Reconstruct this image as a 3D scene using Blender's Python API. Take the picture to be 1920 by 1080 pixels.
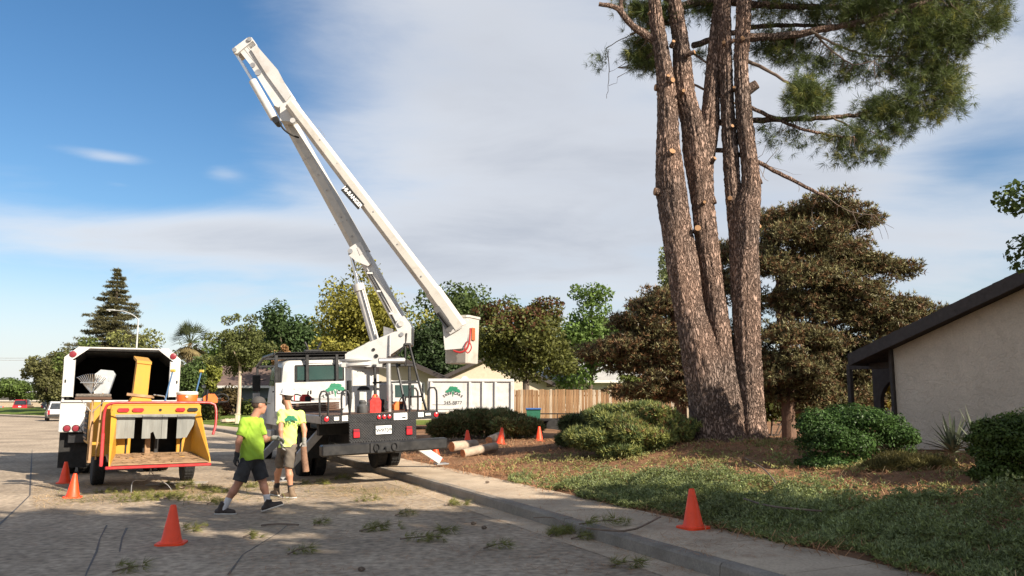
import bpy, math, random
import numpy as np
from mathutils import Matrix, Vector
random.seed(7); RNG = np.random.default_rng(11)
sc = bpy.context.scene
for o in list(bpy.data.objects): bpy.data.objects.remove(o)
COL = sc.collection
R = math.radians
# ------------------------------------------------------------------ camera
EYE = 1.72; FPX = 1500.0; PITCH = math.atan(210 / 1500)
cam_d = bpy.data.cameras.new('camera'); cam = bpy.data.objects.new('camera', cam_d); COL.objects.link(cam)
cam_d.sensor_width = 36; cam_d.lens = 36 * FPX / 1920; cam_d.clip_end = 3000
cam.location = (0, 0, EYE); cam.rotation_euler = (math.pi / 2 + PITCH, 0, 0)
sc.camera = cam
# ------------------------------------------------------------------ sky, sun, exposure
SUN_EL = R(31); SUN_AZ = math.atan2(0.79, -0.61)           # azimuth of the sun measured from +Y towards +X
SUN = Vector((math.sin(SUN_AZ) * math.cos(SUN_EL), math.cos(SUN_AZ) * math.cos(SUN_EL), math.sin(SUN_EL)))
world = bpy.data.worlds.new('World'); sc.world = world; world.use_nodes = True
def build_world():
    nt = world.node_tree; N = nt.nodes; L = nt.links; N.clear()
    def nd(t, **k):
        n = N.new(t)
        for a, b in k.items(): setattr(n, a, b)
        return n
    def mth(op, a, b=None, c=None, clamp=False):
        n = nd('ShaderNodeMath', operation=op); n.use_clamp = clamp
        for i, x in enumerate((a, b, c)):
            if x is None: continue
            if isinstance(x, (int, float)): n.inputs[i].default_value = x
            else: L.new(x, n.inputs[i])
        return n.outputs[0]
    def smooth(x, lo, hi):
        n = nd('ShaderNodeMapRange', interpolation_type='SMOOTHSTEP')
        L.new(x, n.inputs[0]); n.inputs[1].default_value = lo; n.inputs[2].default_value = hi
        return n.outputs[0]
    out = nd('ShaderNodeOutputWorld'); sky = nd('ShaderNodeTexSky', sky_type='NISHITA')
    sky.sun_disc = False; sky.sun_elevation = SUN_EL; sky.sun_rotation = SUN_AZ
    sky.air_density = 1.0; sky.dust_density = 0.6; sky.ozone_density = 2.0
    bg = nd('ShaderNodeBackground'); bg.inputs[1].default_value = 0.062
    hs = nd('ShaderNodeHueSaturation'); hs.inputs[1].default_value = 1.25; hs.inputs[2].default_value = 1.0
    L.new(sky.outputs[0], hs.inputs[4]); L.new(hs.outputs[0], bg.inputs[0])
    tc = nd('ShaderNodeTexCoord'); sp = nd('ShaderNodeSeparateXYZ'); L.new(tc.outputs['Generated'], sp.inputs[0])
    x, y, z = sp.outputs
    zz = mth('ADD', mth('MAXIMUM', z, 0.0), 0.16)
    cx = mth('DIVIDE', x, zz); cy = mth('DIVIDE', y, zz)
    def noise(vec, scale, det, rough, dist=0.0, off=(0, 0, 0), scl=(1, 1, 1), rot=0):
        mp = nd('ShaderNodeMapping'); L.new(vec, mp.inputs[0]); mp.inputs[1].default_value = off
        mp.inputs[2].default_value = (0, 0, rot); mp.inputs[3].default_value = scl
        n = nd('ShaderNodeTexNoise'); L.new(mp.outputs[0], n.inputs[0]); n.inputs['Scale'].default_value = scale
        n.inputs['Detail'].default_value = det; n.inputs['Roughness'].default_value = rough; n.inputs['Distortion'].default_value = dist
        return n.outputs[0]
    cb = nd('ShaderNodeCombineXYZ'); L.new(cx, cb.inputs[0]); L.new(cy, cb.inputs[1])
    v = cb.outputs[0]
    big = noise(v, 0.55, 5, 0.55, 0.3, (3.1, 1.2, 0), (1.0, 0.75, 1), 0.35)
    fib = noise(v, 1.8, 9, 0.60, 0.35, (0.4, 7.7, 0), (0.7, 1.25, 1), -0.25)
    # cloud banks that the photograph shows, as soft areas on the cloud layer
    def blob(u, vv, rx, ry, amp):
        t = math.tan(math.atan((u - 960) / FPX)); 
        yy = (540 - vv) / FPX; d = Vector(((u - 960) / FPX, math.cos(PITCH) - yy * math.sin(PITCH), math.sin(PITCH) + yy * math.cos(PITCH))).normalized()
        px, py, pz = d
        ax = mth('DIVIDE', mth('SUBTRACT', x, px), rx); az = mth('DIVIDE', mth('SUBTRACT', z, pz), ry)
        ay = mth('DIVIDE', mth('SUBTRACT', y, py), 0.6)
        q = mth('ADD', mth('ADD', mth('MULTIPLY', ax, ax), mth('MULTIPLY', az, az)), mth('MULTIPLY', ay, ay))
        return mth('MULTIPLY', mth('POWER', 2.718, mth('MULTIPLY', q, -1.0)), amp)
    bl = [blob(900, 200, 0.26, 0.22, 0.40), blob(760, 420, 0.22, 0.14, 0.20), blob(1330, 380, 0.30, 0.26, 0.24), blob(1620, 150, 0.16, 0.16, 0.30), blob(300, 450, 0.34, 0.030, 0.62), blob(470, 425, 0.12, 0.02, 0.25), blob(230, 570, 0.3, 0.04, 0.22),
          blob(120, 250, 0.22, 0.17, -0.32), blob(150, 50, 0.25, 0.12, -0.15), blob(1830, 300, 0.08, 0.055, -0.36), blob(190, 288, 0.055, 0.009, 0.46), blob(225, 300, 0.03, 0.006, 0.2), blob(418, 326, 0.022, 0.009, 0.33), blob(220, 345, 0.02, 0.005, 0.25), blob(50, 330, 0.05, 0.02, 0.25),
          blob(760, 20, 0.16, 0.1, 0.12), blob(1700, 460, 0.2, 0.05, 0.15)]
    s = bl[0]
    for b in bl[1:]: s = mth('ADD', s, b)
    dens = mth('ADD', mth('ADD', mth('MULTIPLY', big, 0.55), mth('MULTIPLY', fib, 0.74)), s)
    dens = mth('ADD', dens, mth('ADD', mth('MULTIPLY', smooth(x, 0.2, 0.9), 0.2), mth('MULTIPLY', smooth(y, 0.35, -0.4), 0.3)))   # mostly unseen cloud added right, overhead and behind for brighter, warmer fill
    mask = mth('MULTIPLY', smooth(dens, 0.50, 1.20), 0.92)
    low = mth('MULTIPLY', smooth(z, 0.20, 0.0), 0.85)       # pale band of thin far cloud along the horizon
    mask = mth('MAXIMUM', mask, mth('MULTIPLY', low, mth('ADD', mth('MULTIPLY', fib, 0.5), 0.72)))
    # thick parts of the cloud are greyer
    thick = smooth(mth('ADD', dens, mth('MULTIPLY', noise(v, 0.9, 4, 0.5, 0.4, (5, 2, 0), (0.6, 1.2, 1), 0.5), 0.55)), 1.06, 1.95)
    mx = nd('ShaderNodeMix', data_type='RGBA'); L.new(thick, mx.inputs[0])
    mx.inputs[6].default_value = (0.64, 0.655, 0.685, 1); mx.inputs[7].default_value = (0.34, 0.365, 0.425, 1)
    cbg = nd('ShaderNodeBackground'); L.new(mx.outputs[2], cbg.inputs[0]); cbg.inputs[1].default_value = 0.60
    ms = nd('ShaderNodeMixShader'); L.new(mask, ms.inputs[0]); L.new(bg.outputs[0], ms.inputs[1]); L.new(cbg.outputs[0], ms.inputs[2])
    L.new(ms.outputs[0], out.inputs[0])
build_world()
sd = bpy.data.lights.new('sun', 'SUN'); sun = bpy.data.objects.new('sun', sd); COL.objects.link(sun)
sd.energy = 4.7; sd.angle = R(0.55); sd.color = (1.0, 0.895, 0.75)
sun.rotation_euler = (-SUN).to_track_quat('-Z', 'Y').to_euler(); sun.location = SUN * 60
sc.view_settings.view_transform = 'Standard'; sc.view_settings.look = 'None'; sc.view_settings.gamma = 1; sc.view_settings.use_curve_mapping = False
sc.view_settings.exposure = 1.15
sc.cycles.use_denoising = True; sc.cycles.max_bounces = 6; sc.cycles.diffuse_bounces = 3; sc.cycles.transparent_max_bounces = 4
sc.cycles.sample_clamp_indirect = 4
# ------------------------------------------------------------------ measuring the place: a sight line through the camera to a point at forward distance Y
_c, _s = math.cos(PITCH), math.sin(PITCH)
def ray(u, v):
    a = (u - 960) / FPX; b = (540 - v) / FPX
    return (a, _c - b * _s, _s + b * _c)
def P(u, v, Y):
    d = ray(u, v); return Vector((d[0] / d[1] * Y, Y, EYE + d[2] / d[1] * Y))
def G(u, v, z=0.0):
    d = ray(u, v); t = (z - EYE) / d[2]; return Vector((d[0] * t, d[1] * t, z))
# ------------------------------------------------------------------ materials
MATS = {}
def mat(name, col, rough=0.6, metal=0.0, var=0.15, scale=6.0, bump=0.0, bscale=40.0, dirt=None, damt=0.5, dscale=3.0, spec=0.5, trans=0.0, island=0.0, stretch=None, coat=0.0, fine=0.0):
    if name in MATS: return MATS[name]
    m = bpy.data.materials.new(name); m.use_nodes = True; MATS[name] = m
    nt = m.node_tree; N = nt.nodes; L = nt.links
    b = N['Principled BSDF']; out = N['Material Output']
    tc = N.new('ShaderNodeTexCoord'); vec = tc.outputs['Object']
    if stretch:
        mp = N.new('ShaderNodeMapping'); mp.inputs[3].default_value = stretch; L.new(vec, mp.inputs[0]); vec = mp.outputs[0]
    def noise(s, d=5, r=0.55):
        n = N.new('ShaderNodeTexNoise'); L.new(vec, n.inputs[0]); n.inputs['Scale'].default_value = s
        n.inputs['Detail'].default_value = d; n.inputs['Roughness'].default_value = r; return n.outputs[0]
    def mapr(x, a, b_, c, d):
        n = N.new('ShaderNodeMapRange'); L.new(x, n.inputs[0])
        for i, q in enumerate((a, b_, c, d)): n.inputs[i + 1].default_value = q
        return n.outputs[0]
    def mul(colour, f):
        n = N.new('ShaderNodeMix'); n.data_type = 'RGBA'; n.blend_type = 'MULTIPLY'; n.inputs[0].default_value = 1
        if isinstance(colour, tuple): n.inputs[6].default_value = colour + (1,)
        else: L.new(colour, n.inputs[6])
        L.new(f, n.inputs[7]); return n.outputs[2]
    c = mul(tuple(col), mapr(noise(scale), 0.3, 0.7, 1 - var, 1 + var))
    if fine: c = mul(c, mapr(noise(scale * 22, 3), 0.3, 0.7, 1 - fine, 1 + fine))
    if island:
        g = N.new('ShaderNodeNewGeometry'); c = mul(c, mapr(g.outputs['Random Per Island'], 0, 1, 1 - island, 1 + island))
    if dirt:
        n = N.new('ShaderNodeMix'); n.data_type = 'RGBA'; L.new(c, n.inputs[6]); n.inputs[7].default_value = tuple(dirt) + (1,)
        L.new(mapr(noise(dscale, 8, 0.7), 0.5, 0.75, 0, damt), n.inputs[0]); c = n.outputs[2]
    L.new(c, b.inputs['Base Color'])
    L.new(mapr(noise(scale * 2.3), 0.3, 0.7, max(0.05, rough - 0.1), min(1, rough + 0.1)), b.inputs['Roughness'])
    b.inputs['Metallic'].default_value = metal; b.inputs['Specular IOR Level'].default_value = spec
    if coat: b.inputs['Coat Weight'].default_value = coat; b.inputs['Coat Roughness'].default_value = 0.15
    if bump:
        bp = N.new('ShaderNodeBump'); bp.inputs['Strength'].default_value = bump; bp.inputs['Distance'].default_value = 0.02
        L.new(noise(bscale, 6, 0.65), bp.inputs['Height']); L.new(bp.outputs[0], b.inputs['Normal'])
    if trans:
        t = N.new('ShaderNodeBsdfTranslucent'); L.new(c, t.inputs[0]); ms = N.new('ShaderNodeMixShader'); ms.inputs[0].default_value = trans
        L.new(b.outputs[0], ms.inputs[1]); L.new(t.outputs[0], ms.inputs[2]); L.new(ms.outputs[0], out.inputs[0])
    return m
def leafmat(name, col, island=0.45, trans=0.35, rough=0.55):
    return mat(name, col, rough, var=0.3, scale=0.7, island=island, trans=trans, spec=0.25)
# ------------------------------------------------------------------ mesh helpers
class MB:
    def __init__(s): s.v = []; s.f = []
    def add(s, vs, fs):
        b = len(s.v); s.v += [tuple(p) for p in vs]; s.f += [tuple(i + b for i in f) for f in fs]; return s
    def box(s, c, d, rot=None, ch=0.012):
        hx, hy, hz = d[0] / 2, d[1] / 2, d[2] / 2; ch = min(ch, hx * .45, hy * .45, hz * .45)
        vs = []; idx = {}
        for sx in (-1, 1):
            for sy in (-1, 1):
                for sz in (-1, 1):
                    for a in range(3):
                        q = [sx * hx, sy * hy, sz * hz]
                        for k in range(3):
                            if k != a: q[k] -= (sx, sy, sz)[k] * ch
                        idx[(sx, sy, sz, a)] = len(vs); vs.append(q)
        fs = []
        for a in range(3):
            b, c2 = (a + 1) % 3, (a + 2) % 3
            for sg in (-1, 1):
                def key(p, q):
                    k = [0, 0, 0]; k[a] = sg; k[b] = p; k[c2] = q; return idx[(k[0], k[1], k[2], a)]
                f = [key(-1, -1), key(1, -1), key(1, 1), key(-1, 1)]
                fs.append(f if sg > 0 else f[::-1])
            for p in (-1, 1):
                for q in (-1, 1):
                    def kk(t, ax):
                        k = [0, 0, 0]; k[a] = t; k[b] = p; k[c2] = q; return idx[(k[0], k[1], k[2], ax)]
                    f = [kk(-1, b), kk(1, b), kk(1, c2), kk(-1, c2)]
                    fs.append(f if p * q > 0 else f[::-1])
        for sx in (-1, 1):
            for sy in (-1, 1):
                for sz in (-1, 1):
                    f = [idx[(sx, sy, sz, a)] for a in range(3)]
                    fs.append(f if sx * sy * sz > 0 else f[::-1])
        c = Vector(c)
        if rot is None: return s.add([c + Vector(q) for q in vs], fs)
        return s.add([c + rot @ Vector(q) for q in vs], fs)
    def bar(s, p0, p1, w, h, up=(0, 0, 1), ch=0.01):
        p0, p1 = Vector(p0), Vector(p1); d = (p1 - p0); l = d.length; d.normalize()
        x = d.cross(Vector(up))
        if x.length < 1e-4: x = d.cross(Vector((0, 1, 0)))
        x.normalize(); z = x.cross(d)
        return s.box((p0 + p1) / 2, (w, l, h), Matrix((x, d, z)).transposed(), ch)
    def tube(s, pts, rad, n=10, caps=True, jit=0.0):
        pts = [Vector(p) for p in pts]; k = len(pts)
        if isinstance(rad, (int, float)): rad = [rad] * k
        ref = Vector((0.31, 0.17, 0.93)); vs = []; fs = []
        pu = None
        for i in range(k):
            t = pts[min(i + 1, k - 1)] - pts[max(i - 1, 0)]
            if t.length < 1e-9: t = Vector((0, 0, 1))
            t.normalize()
            if pu is None:
                u = t.cross(ref); u = u if u.length > 0.05 else t.cross(Vector((1, 0, 0)))
            else: u = pu - t * pu.dot(t)
            u.normalize(); pu = u; w = t.cross(u)
            for j in range(n):
                a = 2 * math.pi * j / n; r = rad[i] * (1 + jit * (random.random() - .5))
                vs.append(pts[i] + u * math.cos(a) * r + w * math.sin(a) * r)
        for i in range(k - 1):
            for j in range(n):
                fs.append((i * n + j, i * n + (j + 1) % n, (i + 1) * n + (j + 1) % n, (i + 1) * n + j))
        if caps: fs += [tuple(range(n))[::-1], tuple((k - 1) * n + j for j in range(n))]
        return s.add(vs, fs)
    def cyl(s, p0, p1, r0, r1=None, n=18):
        return s.tube([p0, p1], [r0, r0 if r1 is None else r1], n)
    def prism(s, poly, vec):
        poly = [Vector(p) for p in poly]; vec = Vector(vec); n = len(poly)
        nrm = Vector((0, 0, 0))
        for i in range(n): nrm += poly[i].cross(poly[(i + 1) % n])
        if nrm.dot(vec) < 0: poly = poly[::-1]
        fs = [tuple(range(n))[::-1], tuple(range(n, 2 * n))] + [(i, (i + 1) % n, n + (i + 1) % n, n + i) for i in range(n)]
        return s.add(poly + [p + vec for p in poly], fs)
    def lathe(s, prof, c=(0, 0, 0), axis=(0, 0, 1), n=24):
        ax = Vector(axis).normalized(); u = ax.cross(Vector((0.3, 0.9, 0.1))).normalized(); w = ax.cross(u); c = Vector(c)
        vs = []; fs = []; k = len(prof)
        for r, z in prof:
            for j in range(n):
                a = 2 * math.pi * j / n; vs.append(c + ax * z + (u * math.cos(a) + w * math.sin(a)) * r)
        for i in range(k - 1):
            for j in range(n): fs.append((i * n + j, i * n + (j + 1) % n, (i + 1) * n + (j + 1) % n, (i + 1) * n + j))
        fs += [tuple(range(n))[::-1], tuple((k - 1) * n + j for j in range(n))]
        return s.add(vs, fs)
    def disc(s, c, nrm, r, n=16, t=0.006):
        nrm = Vector(nrm).normalized(); return s.cyl(Vector(c), Vector(c) + nrm * t, r, r, n)
    def mesh(s, name, smooth=True, ang=35):
        me = bpy.data.meshes.new(name); me.from_pydata(s.v, [], s.f); me.update()
        if smooth: me.shade_smooth(); me.set_sharp_from_angle(angle=R(ang))
        return me
    def build(s, name, m, parent=None, smooth=True, ang=35, xf=None):
        me = s.mesh(name, smooth, ang)
        if xf is not None: me.transform(xf)
        return put(name, me, m, parent)
def put(name, me, m, parent=None):
    if m is not None: me.materials.append(m)
    o = bpy.data.objects.new(name, me); COL.objects.link(o); o.parent = parent; return o
def np_mesh(name, V, F, smooth=False):
    V = np.ascontiguousarray(V, dtype=np.float32); F = np.ascontiguousarray(F, dtype=np.int32); k = F.shape[1]
    me = bpy.data.meshes.new(name); me.vertices.add(len(V)); me.vertices.foreach_set('co', V.ravel())
    me.loops.add(F.size); me.loops.foreach_set('vertex_index', F.ravel())
    me.polygons.add(len(F)); me.polygons.foreach_set('loop_start', np.arange(len(F), dtype=np.int32) * k)
    me.update(calc_edges=True)
    if smooth: me.shade_smooth()
    return me
def rot_from_axis(ax, spin=None):
    """matrices (N,3,3) whose third column is ax, with a random spin"""
    ax = ax / (np.linalg.norm(ax, axis=1, keepdims=True) + 1e-9); n = len(ax)
    h = RNG.normal(size=(n, 3)); u = np.cross(ax, h); u /= np.linalg.norm(u, axis=1, keepdims=True) + 1e-9
    return np.stack([u, np.cross(ax, u), ax], axis=2)
def stamp(TV, TF, pos, rot, scl):
    TV = np.asarray(TV, float); TF = np.asarray(TF); n = len(pos)
    V = np.einsum('nij,kj->nki', rot, TV) * np.asarray(scl).reshape(-1, 1, 1) + pos[:, None, :]
    F = TF[None] + (np.arange(n) * len(TV))[:, None, None]
    return V.reshape(-1, 3), F.reshape(-1, TF.shape[1])
def join_np(parts):
    V = []; F = []; b = 0
    for v, f in parts: V.append(v); F.append(f + b); b += len(v)
    return np.concatenate(V), np.concatenate(F)
def tag(o, label=None, cat=None, group=None, kind=None):
    if label: o['label'] = label
    if cat: o['category'] = cat
    if group: o['group'] = group
    if kind: o['kind'] = kind
    return o
def thing(name, label, cat, loc=(0, 0, 0), yaw=0.0, group=None):
    o = bpy.data.objects.new(name, None); COL.objects.link(o); o.empty_display_size = 0.2
    o.location = loc; o.rotation_euler = (0, 0, yaw); return tag(o, label, cat, group)
def copy_tree(o, parent=None):
    c = o.copy(); COL.objects.link(c); c.parent = parent
    for ch in o.children: copy_tree(ch, c)
    return c
def text(s, size, m, parent, M, name='lettering', extrude=0.003, align='CENTER', bold=0.0):
    cu = bpy.data.curves.new('t', 'FONT'); cu.body = s; cu.size = size; cu.align_x = align; cu.align_y = 'CENTER'; cu.extrude = extrude; cu.offset = bold
    ob = bpy.data.objects.new('t', cu); me = bpy.data.meshes.new_from_object(ob); bpy.data.objects.remove(ob); bpy.data.curves.remove(cu)
    me.transform(M); me.name = name; return put(name, me, m, parent)
def frame(o, xd, zd):
    """matrix with text x along xd, text y along zd, facing their cross product"""
    x = Vector(xd).normalized(); y = Vector(zd).normalized(); z = x.cross(y)
    M = Matrix((x, y, z)).transposed().to_4x4(); M.translation = Vector(o); return M
# ================================================================== TERRAIN, ROAD, PAVEMENT
def catmull(pts, step):
    pts = [np.array(p, float) for p in pts]; out = []
    for i in range(len(pts) - 1):
        p0 = pts[max(i - 1, 0)]; p1 = pts[i]; p2 = pts[i + 1]; p3 = pts[min(i + 2, len(pts) - 1)]
        n = max(2, int(np.linalg.norm(p2 - p1) / step))
        for k in range(n):
            t = k / n
            out.append(0.5 * ((2 * p1) + (-p0 + p2) * t + (2 * p0 - 5 * p1 + 4 * p2 - p3) * t * t + (-p0 + 3 * p1 - 3 * p2 + p3) * t ** 3))
    out.append(pts[-1]); return np.array(out)
KERB = catmull([(8.6, -6.5), (5.25, 1.0), (1.95, 8.21), (0.80, 10.72), (-0.66, 13.95), (-2.85, 18.64), (-4.85, 22.7), (-8.7, 30.3), (-17.0, 46), (-30, 62), (-52, 84), (-90, 115)], 0.5)
_seg = KERB[1:] - KERB[:-1]; _len = np.linalg.norm(_seg, axis=1); ARC = np.concatenate([[0], np.cumsum(_len)])
_tan = _seg / _len[:, None]
_vt = np.vstack([_tan[:1], (_tan[1:] + _tan[:-1]) / 2, _tan[-1:]]); _vt /= np.linalg.norm(_vt, axis=1, keepdims=True)
NRM = np.stack([_vt[:, 1], -_vt[:, 0]], axis=1)           # to the right of the street
def kerb_at(s, d=0.0):
    x = np.interp(s, ARC, KERB[:, 0]); y = np.interp(s, ARC, KERB[:, 1]); nx = np.interp(s, ARC, NRM[:, 0]); ny = np.interp(s, ARC, NRM[:, 1])
    return x + nx * d, y + ny * d
def kerb_coords(X, Y):
    X = np.atleast_1d(np.asarray(X, float)); Y = np.atleast_1d(np.asarray(Y, float))
    D = np.full(X.shape, 1e9); S = np.zeros(X.shape)
    for i in range(0, len(_seg)):
        rx = X - KERB[i, 0]; ry = Y - KERB[i, 1]
        t = np.clip((rx * _seg[i, 0] + ry * _seg[i, 1]) / _len[i] ** 2, 0, 1)
        qx = rx - t * _seg[i, 0]; qy = ry - t * _seg[i, 1]; dd = np.hypot(qx, qy)
        m = dd < np.abs(D)
        sg = np.sign(rx * _tan[i, 1] - ry * _tan[i, 0]); sg[sg == 0] = 1
        D = np.where(m, dd * sg, D); S = np.where(m, ARC[i] + t * _len[i], S)
    return S, D
def sstep(a, b, x):
    t = np.clip((x - a) / (b - a), 0, 1); return t * t * (3 - 2 * t)
WALK = 1.32
def profile(d, X, Y):
    far = 0.42 - 0.20 * sstep(21, 27, Y) * (1 - sstep(42, 47, Y))
    z = 0.155 + 0.02 * np.clip(d / WALK, 0, 1) + far * sstep(WALK, 7.0, d)
    z = z + 0.24 * np.exp(-((X - 5.0) ** 2 + (Y - 18.6) ** 2) / (2 * 1.7 ** 2)) * (d > WALK)
    z = z + (0.05 * np.sin(X * 1.3 + Y * .7) * np.sin(Y * 1.1 - X * .5) + 0.02 * np.sin(X * 3.1) * np.sin(Y * 2.7)) * sstep(WALK, 3.5, d)
    return np.where(d < 0, 0.0, z)
def hz(x, y):
    S, D = kerb_coords([x], [y]); return float(profile(D, np.array([x]), np.array([y]))[0])
def on(x, y, dz=0.0): return Vector((x, y, hz(x, y) + dz))

m_asph = mat('weathered_asphalt', (0.355, 0.285, 0.212), 0.92, var=0.30, scale=0.45, bump=0.55, bscale=130, dirt=(0.17, 0.13, 0.095), damt=0.7, dscale=0.6, fine=0.38, spec=0.2)
m_conc = mat('old_concrete', (0.44, 0.35, 0.255), 0.9, var=0.16, scale=1.6, bump=0.3, bscale=90, dirt=(0.20, 0.145, 0.10), damt=0.6, dscale=1.1, fine=0.16, spec=0.2)
m_kerb = mat('kerb_concrete', (0.25, 0.22, 0.185), 0.9, var=0.2, scale=2.2, bump=0.35, bscale=70, dirt=(0.13, 0.105, 0.085), damt=0.6, dscale=1.6, fine=0.15, spec=0.2)
m_dirt = mat('pine_litter_soil', (0.225, 0.122, 0.068), 0.95, var=0.35, scale=1.4, bump=0.8, bscale=45, dirt=(0.12, 0.085, 0.05), damt=0.7, dscale=2.2, fine=0.3, spec=0.1)
m_lawn = mat('mown_grass', (0.105, 0.145, 0.030), 0.9, var=0.35, scale=0.6, bump=0.9, bscale=60, dirt=(0.20, 0.17, 0.06), damt=0.45, dscale=0.9, fine=0.4, spec=0.1)
m_far = mat('dry_ground', (0.20, 0.17, 0.11), 0.95, var=0.3, scale=0.05, dirt=(0.10, 0.12, 0.04), damt=0.6, dscale=0.02)
g = MB().add([(-1500, -600, -0.05), (1500, -600, -0.05), (1500, 2200, -0.05), (-1500, 2200, -0.05)], [(0, 1, 2, 3)]).build('ground', m_far); tag(g, kind='structure')
rp = [(x, y, 0.0) for x, y in KERB]
road = MB().add(rp + [(-150, 132, 0), (-320, 132, 0), (-320, -40, 0), (12, -40, 0)], [tuple(range(len(rp) + 4))]).build('road', m_asph, smooth=False); tag(road, kind='structure')
m_tar = mat('tar_seam', (0.085, 0.075, 0.066), 0.7, var=0.2)
for pts in ([(140, 1140), (165, 1073), (180, 1035), (190, 1010), (200, 985)], [(-20, 1000), (2, 983), (30, 955), (54, 929), (60, 890), (62, 842)], [(222, 1035), (230, 1010), (240, 990)], [(430, 1078), (455, 1040), (520, 1000), (540, 985)]):
    w = 0.014; q = [G(u + random.uniform(-3, 3), v) for u, v in pts]; vs = []
    for i, p in enumerate(q):
        t = (q[min(i + 1, len(q) - 1)] - q[max(i - 1, 0)]).normalized(); n = Vector((t.y, -t.x, 0)) * w * random.uniform(.5, 1.3)
        vs += [(p.x - n.x, p.y - n.y, 0.004), (p.x + n.x, p.y + n.y, 0.004)]
    MB().add(vs, [(2 * i, 2 * i + 1, 2 * i + 3, 2 * i + 2) for i in range(len(q) - 1)]).build('tar_seam', m_tar, road)
def strip(s0, s1, d0, d1, z0, z1, n):
    """vertices of a strip along the kerb"""
    vs = []
    for k in range(n + 1):
        s = s0 + (s1 - s0) * k / n
        for d, z in ((d0, z0), (d1, z1)):
            x, y = kerb_at(s, d); vs.append((x, y, z))
    return vs, [(2 * k, 2 * k + 1, 2 * k + 3, 2 * k + 2) for k in range(n)]
gut = MB().add(*strip(0, ARC[-1], -0.42, 0.0, 0.004, 0.004, 220)).build('gutter', m_conc); tag(gut, kind='structure')
def extruded(prof, s0, s1, n):
    vs = []; k = len(prof)
    for i in range(n + 1):
        for d, z in prof:
            x, y = kerb_at(s0 + (s1 - s0) * i / n, d); vs.append((x, y, z))
    fs = [(i * k + j, i * k + (j + 1) % k, (i + 1) * k + (j + 1) % k, (i + 1) * k + j) for i in range(n) for j in range(k)]
    fs += [tuple(range(k))[::-1], tuple(n * k + j for j in range(k))]
    return MB().add(vs, fs)
kerb = extruded([(0.03, -0.04), (0.03, 0.10), (0.10, 0.11), (0.10, -0.04)], 0, ARC[-1], 200).build('kerb', m_kerb); tag(kerb, kind='structure')
s = 0.0; k = 0
while s < ARC[-1] - 1:
    l = 3.2 if s < 50 else 9.0; dz = random.uniform(-.005, .005)
    extruded([(0.0, -0.03), (0.012, 0.125 + dz), (0.035, 0.152 + dz), (0.158, 0.158 + dz), (0.158, -0.03)], s, s + l - 0.014, 4).build('kerb_stone', m_kerb, kerb); s += l
walk = extruded([(0.165, -0.02), (0.165, 0.12), (WALK + .1, 0.125), (WALK + .1, -0.02)], 0, ARC[-1], 200).build('pavement', m_kerb); tag(walk, kind='structure')
s = 0.3
while s < ARC[-1] - 2:
    l = 1.5 if s < 45 else 6.0; a = random.uniform(-.004, .004)
    extruded([(0.166, 0.10), (0.168, 0.155 + a), (0.18, 0.160 + a), (WALK - .015, 0.172 - a), (WALK, 0.165 - a), (WALK, 0.10)], s, s + l - 0.012, 3).build('paving_slab', m_conc, walk); s += l
# the front yard and everything on that side of the street
ds = np.concatenate([np.linspace(WALK - .01, 10, 50), np.linspace(10.5, 40, 40), np.linspace(45, 160, 14)])
ss = np.concatenate([np.arange(0, 48, .35), np.arange(48, ARC[-1], 1.6)])
def grid_yard(s_list, d_list):
    SS, DD = np.meshgrid(s_list, d_list, indexing='ij'); X, Y = kerb_at(SS, DD)
    Z = profile(DD, X, Y) - 0.02 * (DD < WALK + .02); V = np.stack([X, Y, Z], -1).reshape(-1, 3)
    n, m = len(s_list), len(d_list); i, j = np.meshgrid(np.arange(n - 1), np.arange(m - 1), indexing='ij'); a = (i * m + j).ravel()
    return V, np.stack([a, a + 1, a + m + 1, a + m], 1)
yard_end = 50.0
V, F = grid_yard(ss[ss < yard_end], ds); o = put('front_yard', np_mesh('front_yard', V, F, True), m_dirt); tag(o, kind='structure')
V, F = grid_yard(np.concatenate([[ss[ss < yard_end][-1]], ss[ss >= yard_end]]), ds); o = put('lawn', np_mesh('lawn', V, F, True), m_lawn); tag(o, kind='structure')
# ================================================================== HOUSES
m_stucco = mat('beige_stucco', (0.58, 0.495, 0.40), 0.95, var=0.10, scale=1.2, bump=0.6, bscale=16, fine=0.10, spec=0.1, dirt=(0.30, 0.25, 0.19), damt=0.45, dscale=2.5)
def swirl(m, sc_, strength):                        # trowelled stucco ridges
    nt = m.node_tree; N = nt.nodes; L = nt.links; b = N['Principled BSDF']; tc = N.new('ShaderNodeTexCoord')
    n0 = N.new('ShaderNodeTexNoise'); L.new(tc.outputs['Object'], n0.inputs[0]); n0.inputs['Scale'].default_value = sc_; n0.inputs['Detail'].default_value = 4; n0.inputs['Distortion'].default_value = 2.2
    r = N.new('ShaderNodeMapRange'); L.new(n0.outputs[0], r.inputs[0]); r.inputs[1].default_value = .47; r.inputs[2].default_value = .53
    bp = N.new('ShaderNodeBump'); bp.inputs['Strength'].default_value = strength; bp.inputs['Distance'].default_value = 0.03; L.new(r.outputs[0], bp.inputs['Height']); L.new(bp.outputs[0], b.inputs['Normal'])
swirl(m_stucco, 3.6, 0.42)
m_dark = mat('dark_brown_timber', (0.040, 0.030, 0.026), 0.7, var=0.2, bump=0.2)
m_shing = mat('brown_shingle', (0.13, 0.085, 0.068), 0.9, var=0.25, scale=2.0, bump=0.8, bscale=14, fine=0.3)
m_shing_d = mat('dark_shingle', (0.060, 0.050, 0.046), 0.9, var=0.25, scale=3.0, bump=0.8, bscale=18, fine=0.3)
m_shing_l = mat('pale_shingle', (0.38, 0.38, 0.37), 0.85, var=0.12, scale=2.0, bump=0.6, bscale=12, fine=0.15)
m_white = mat('white_trim', (0.62, 0.61, 0.58), 0.6, var=0.06)
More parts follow.
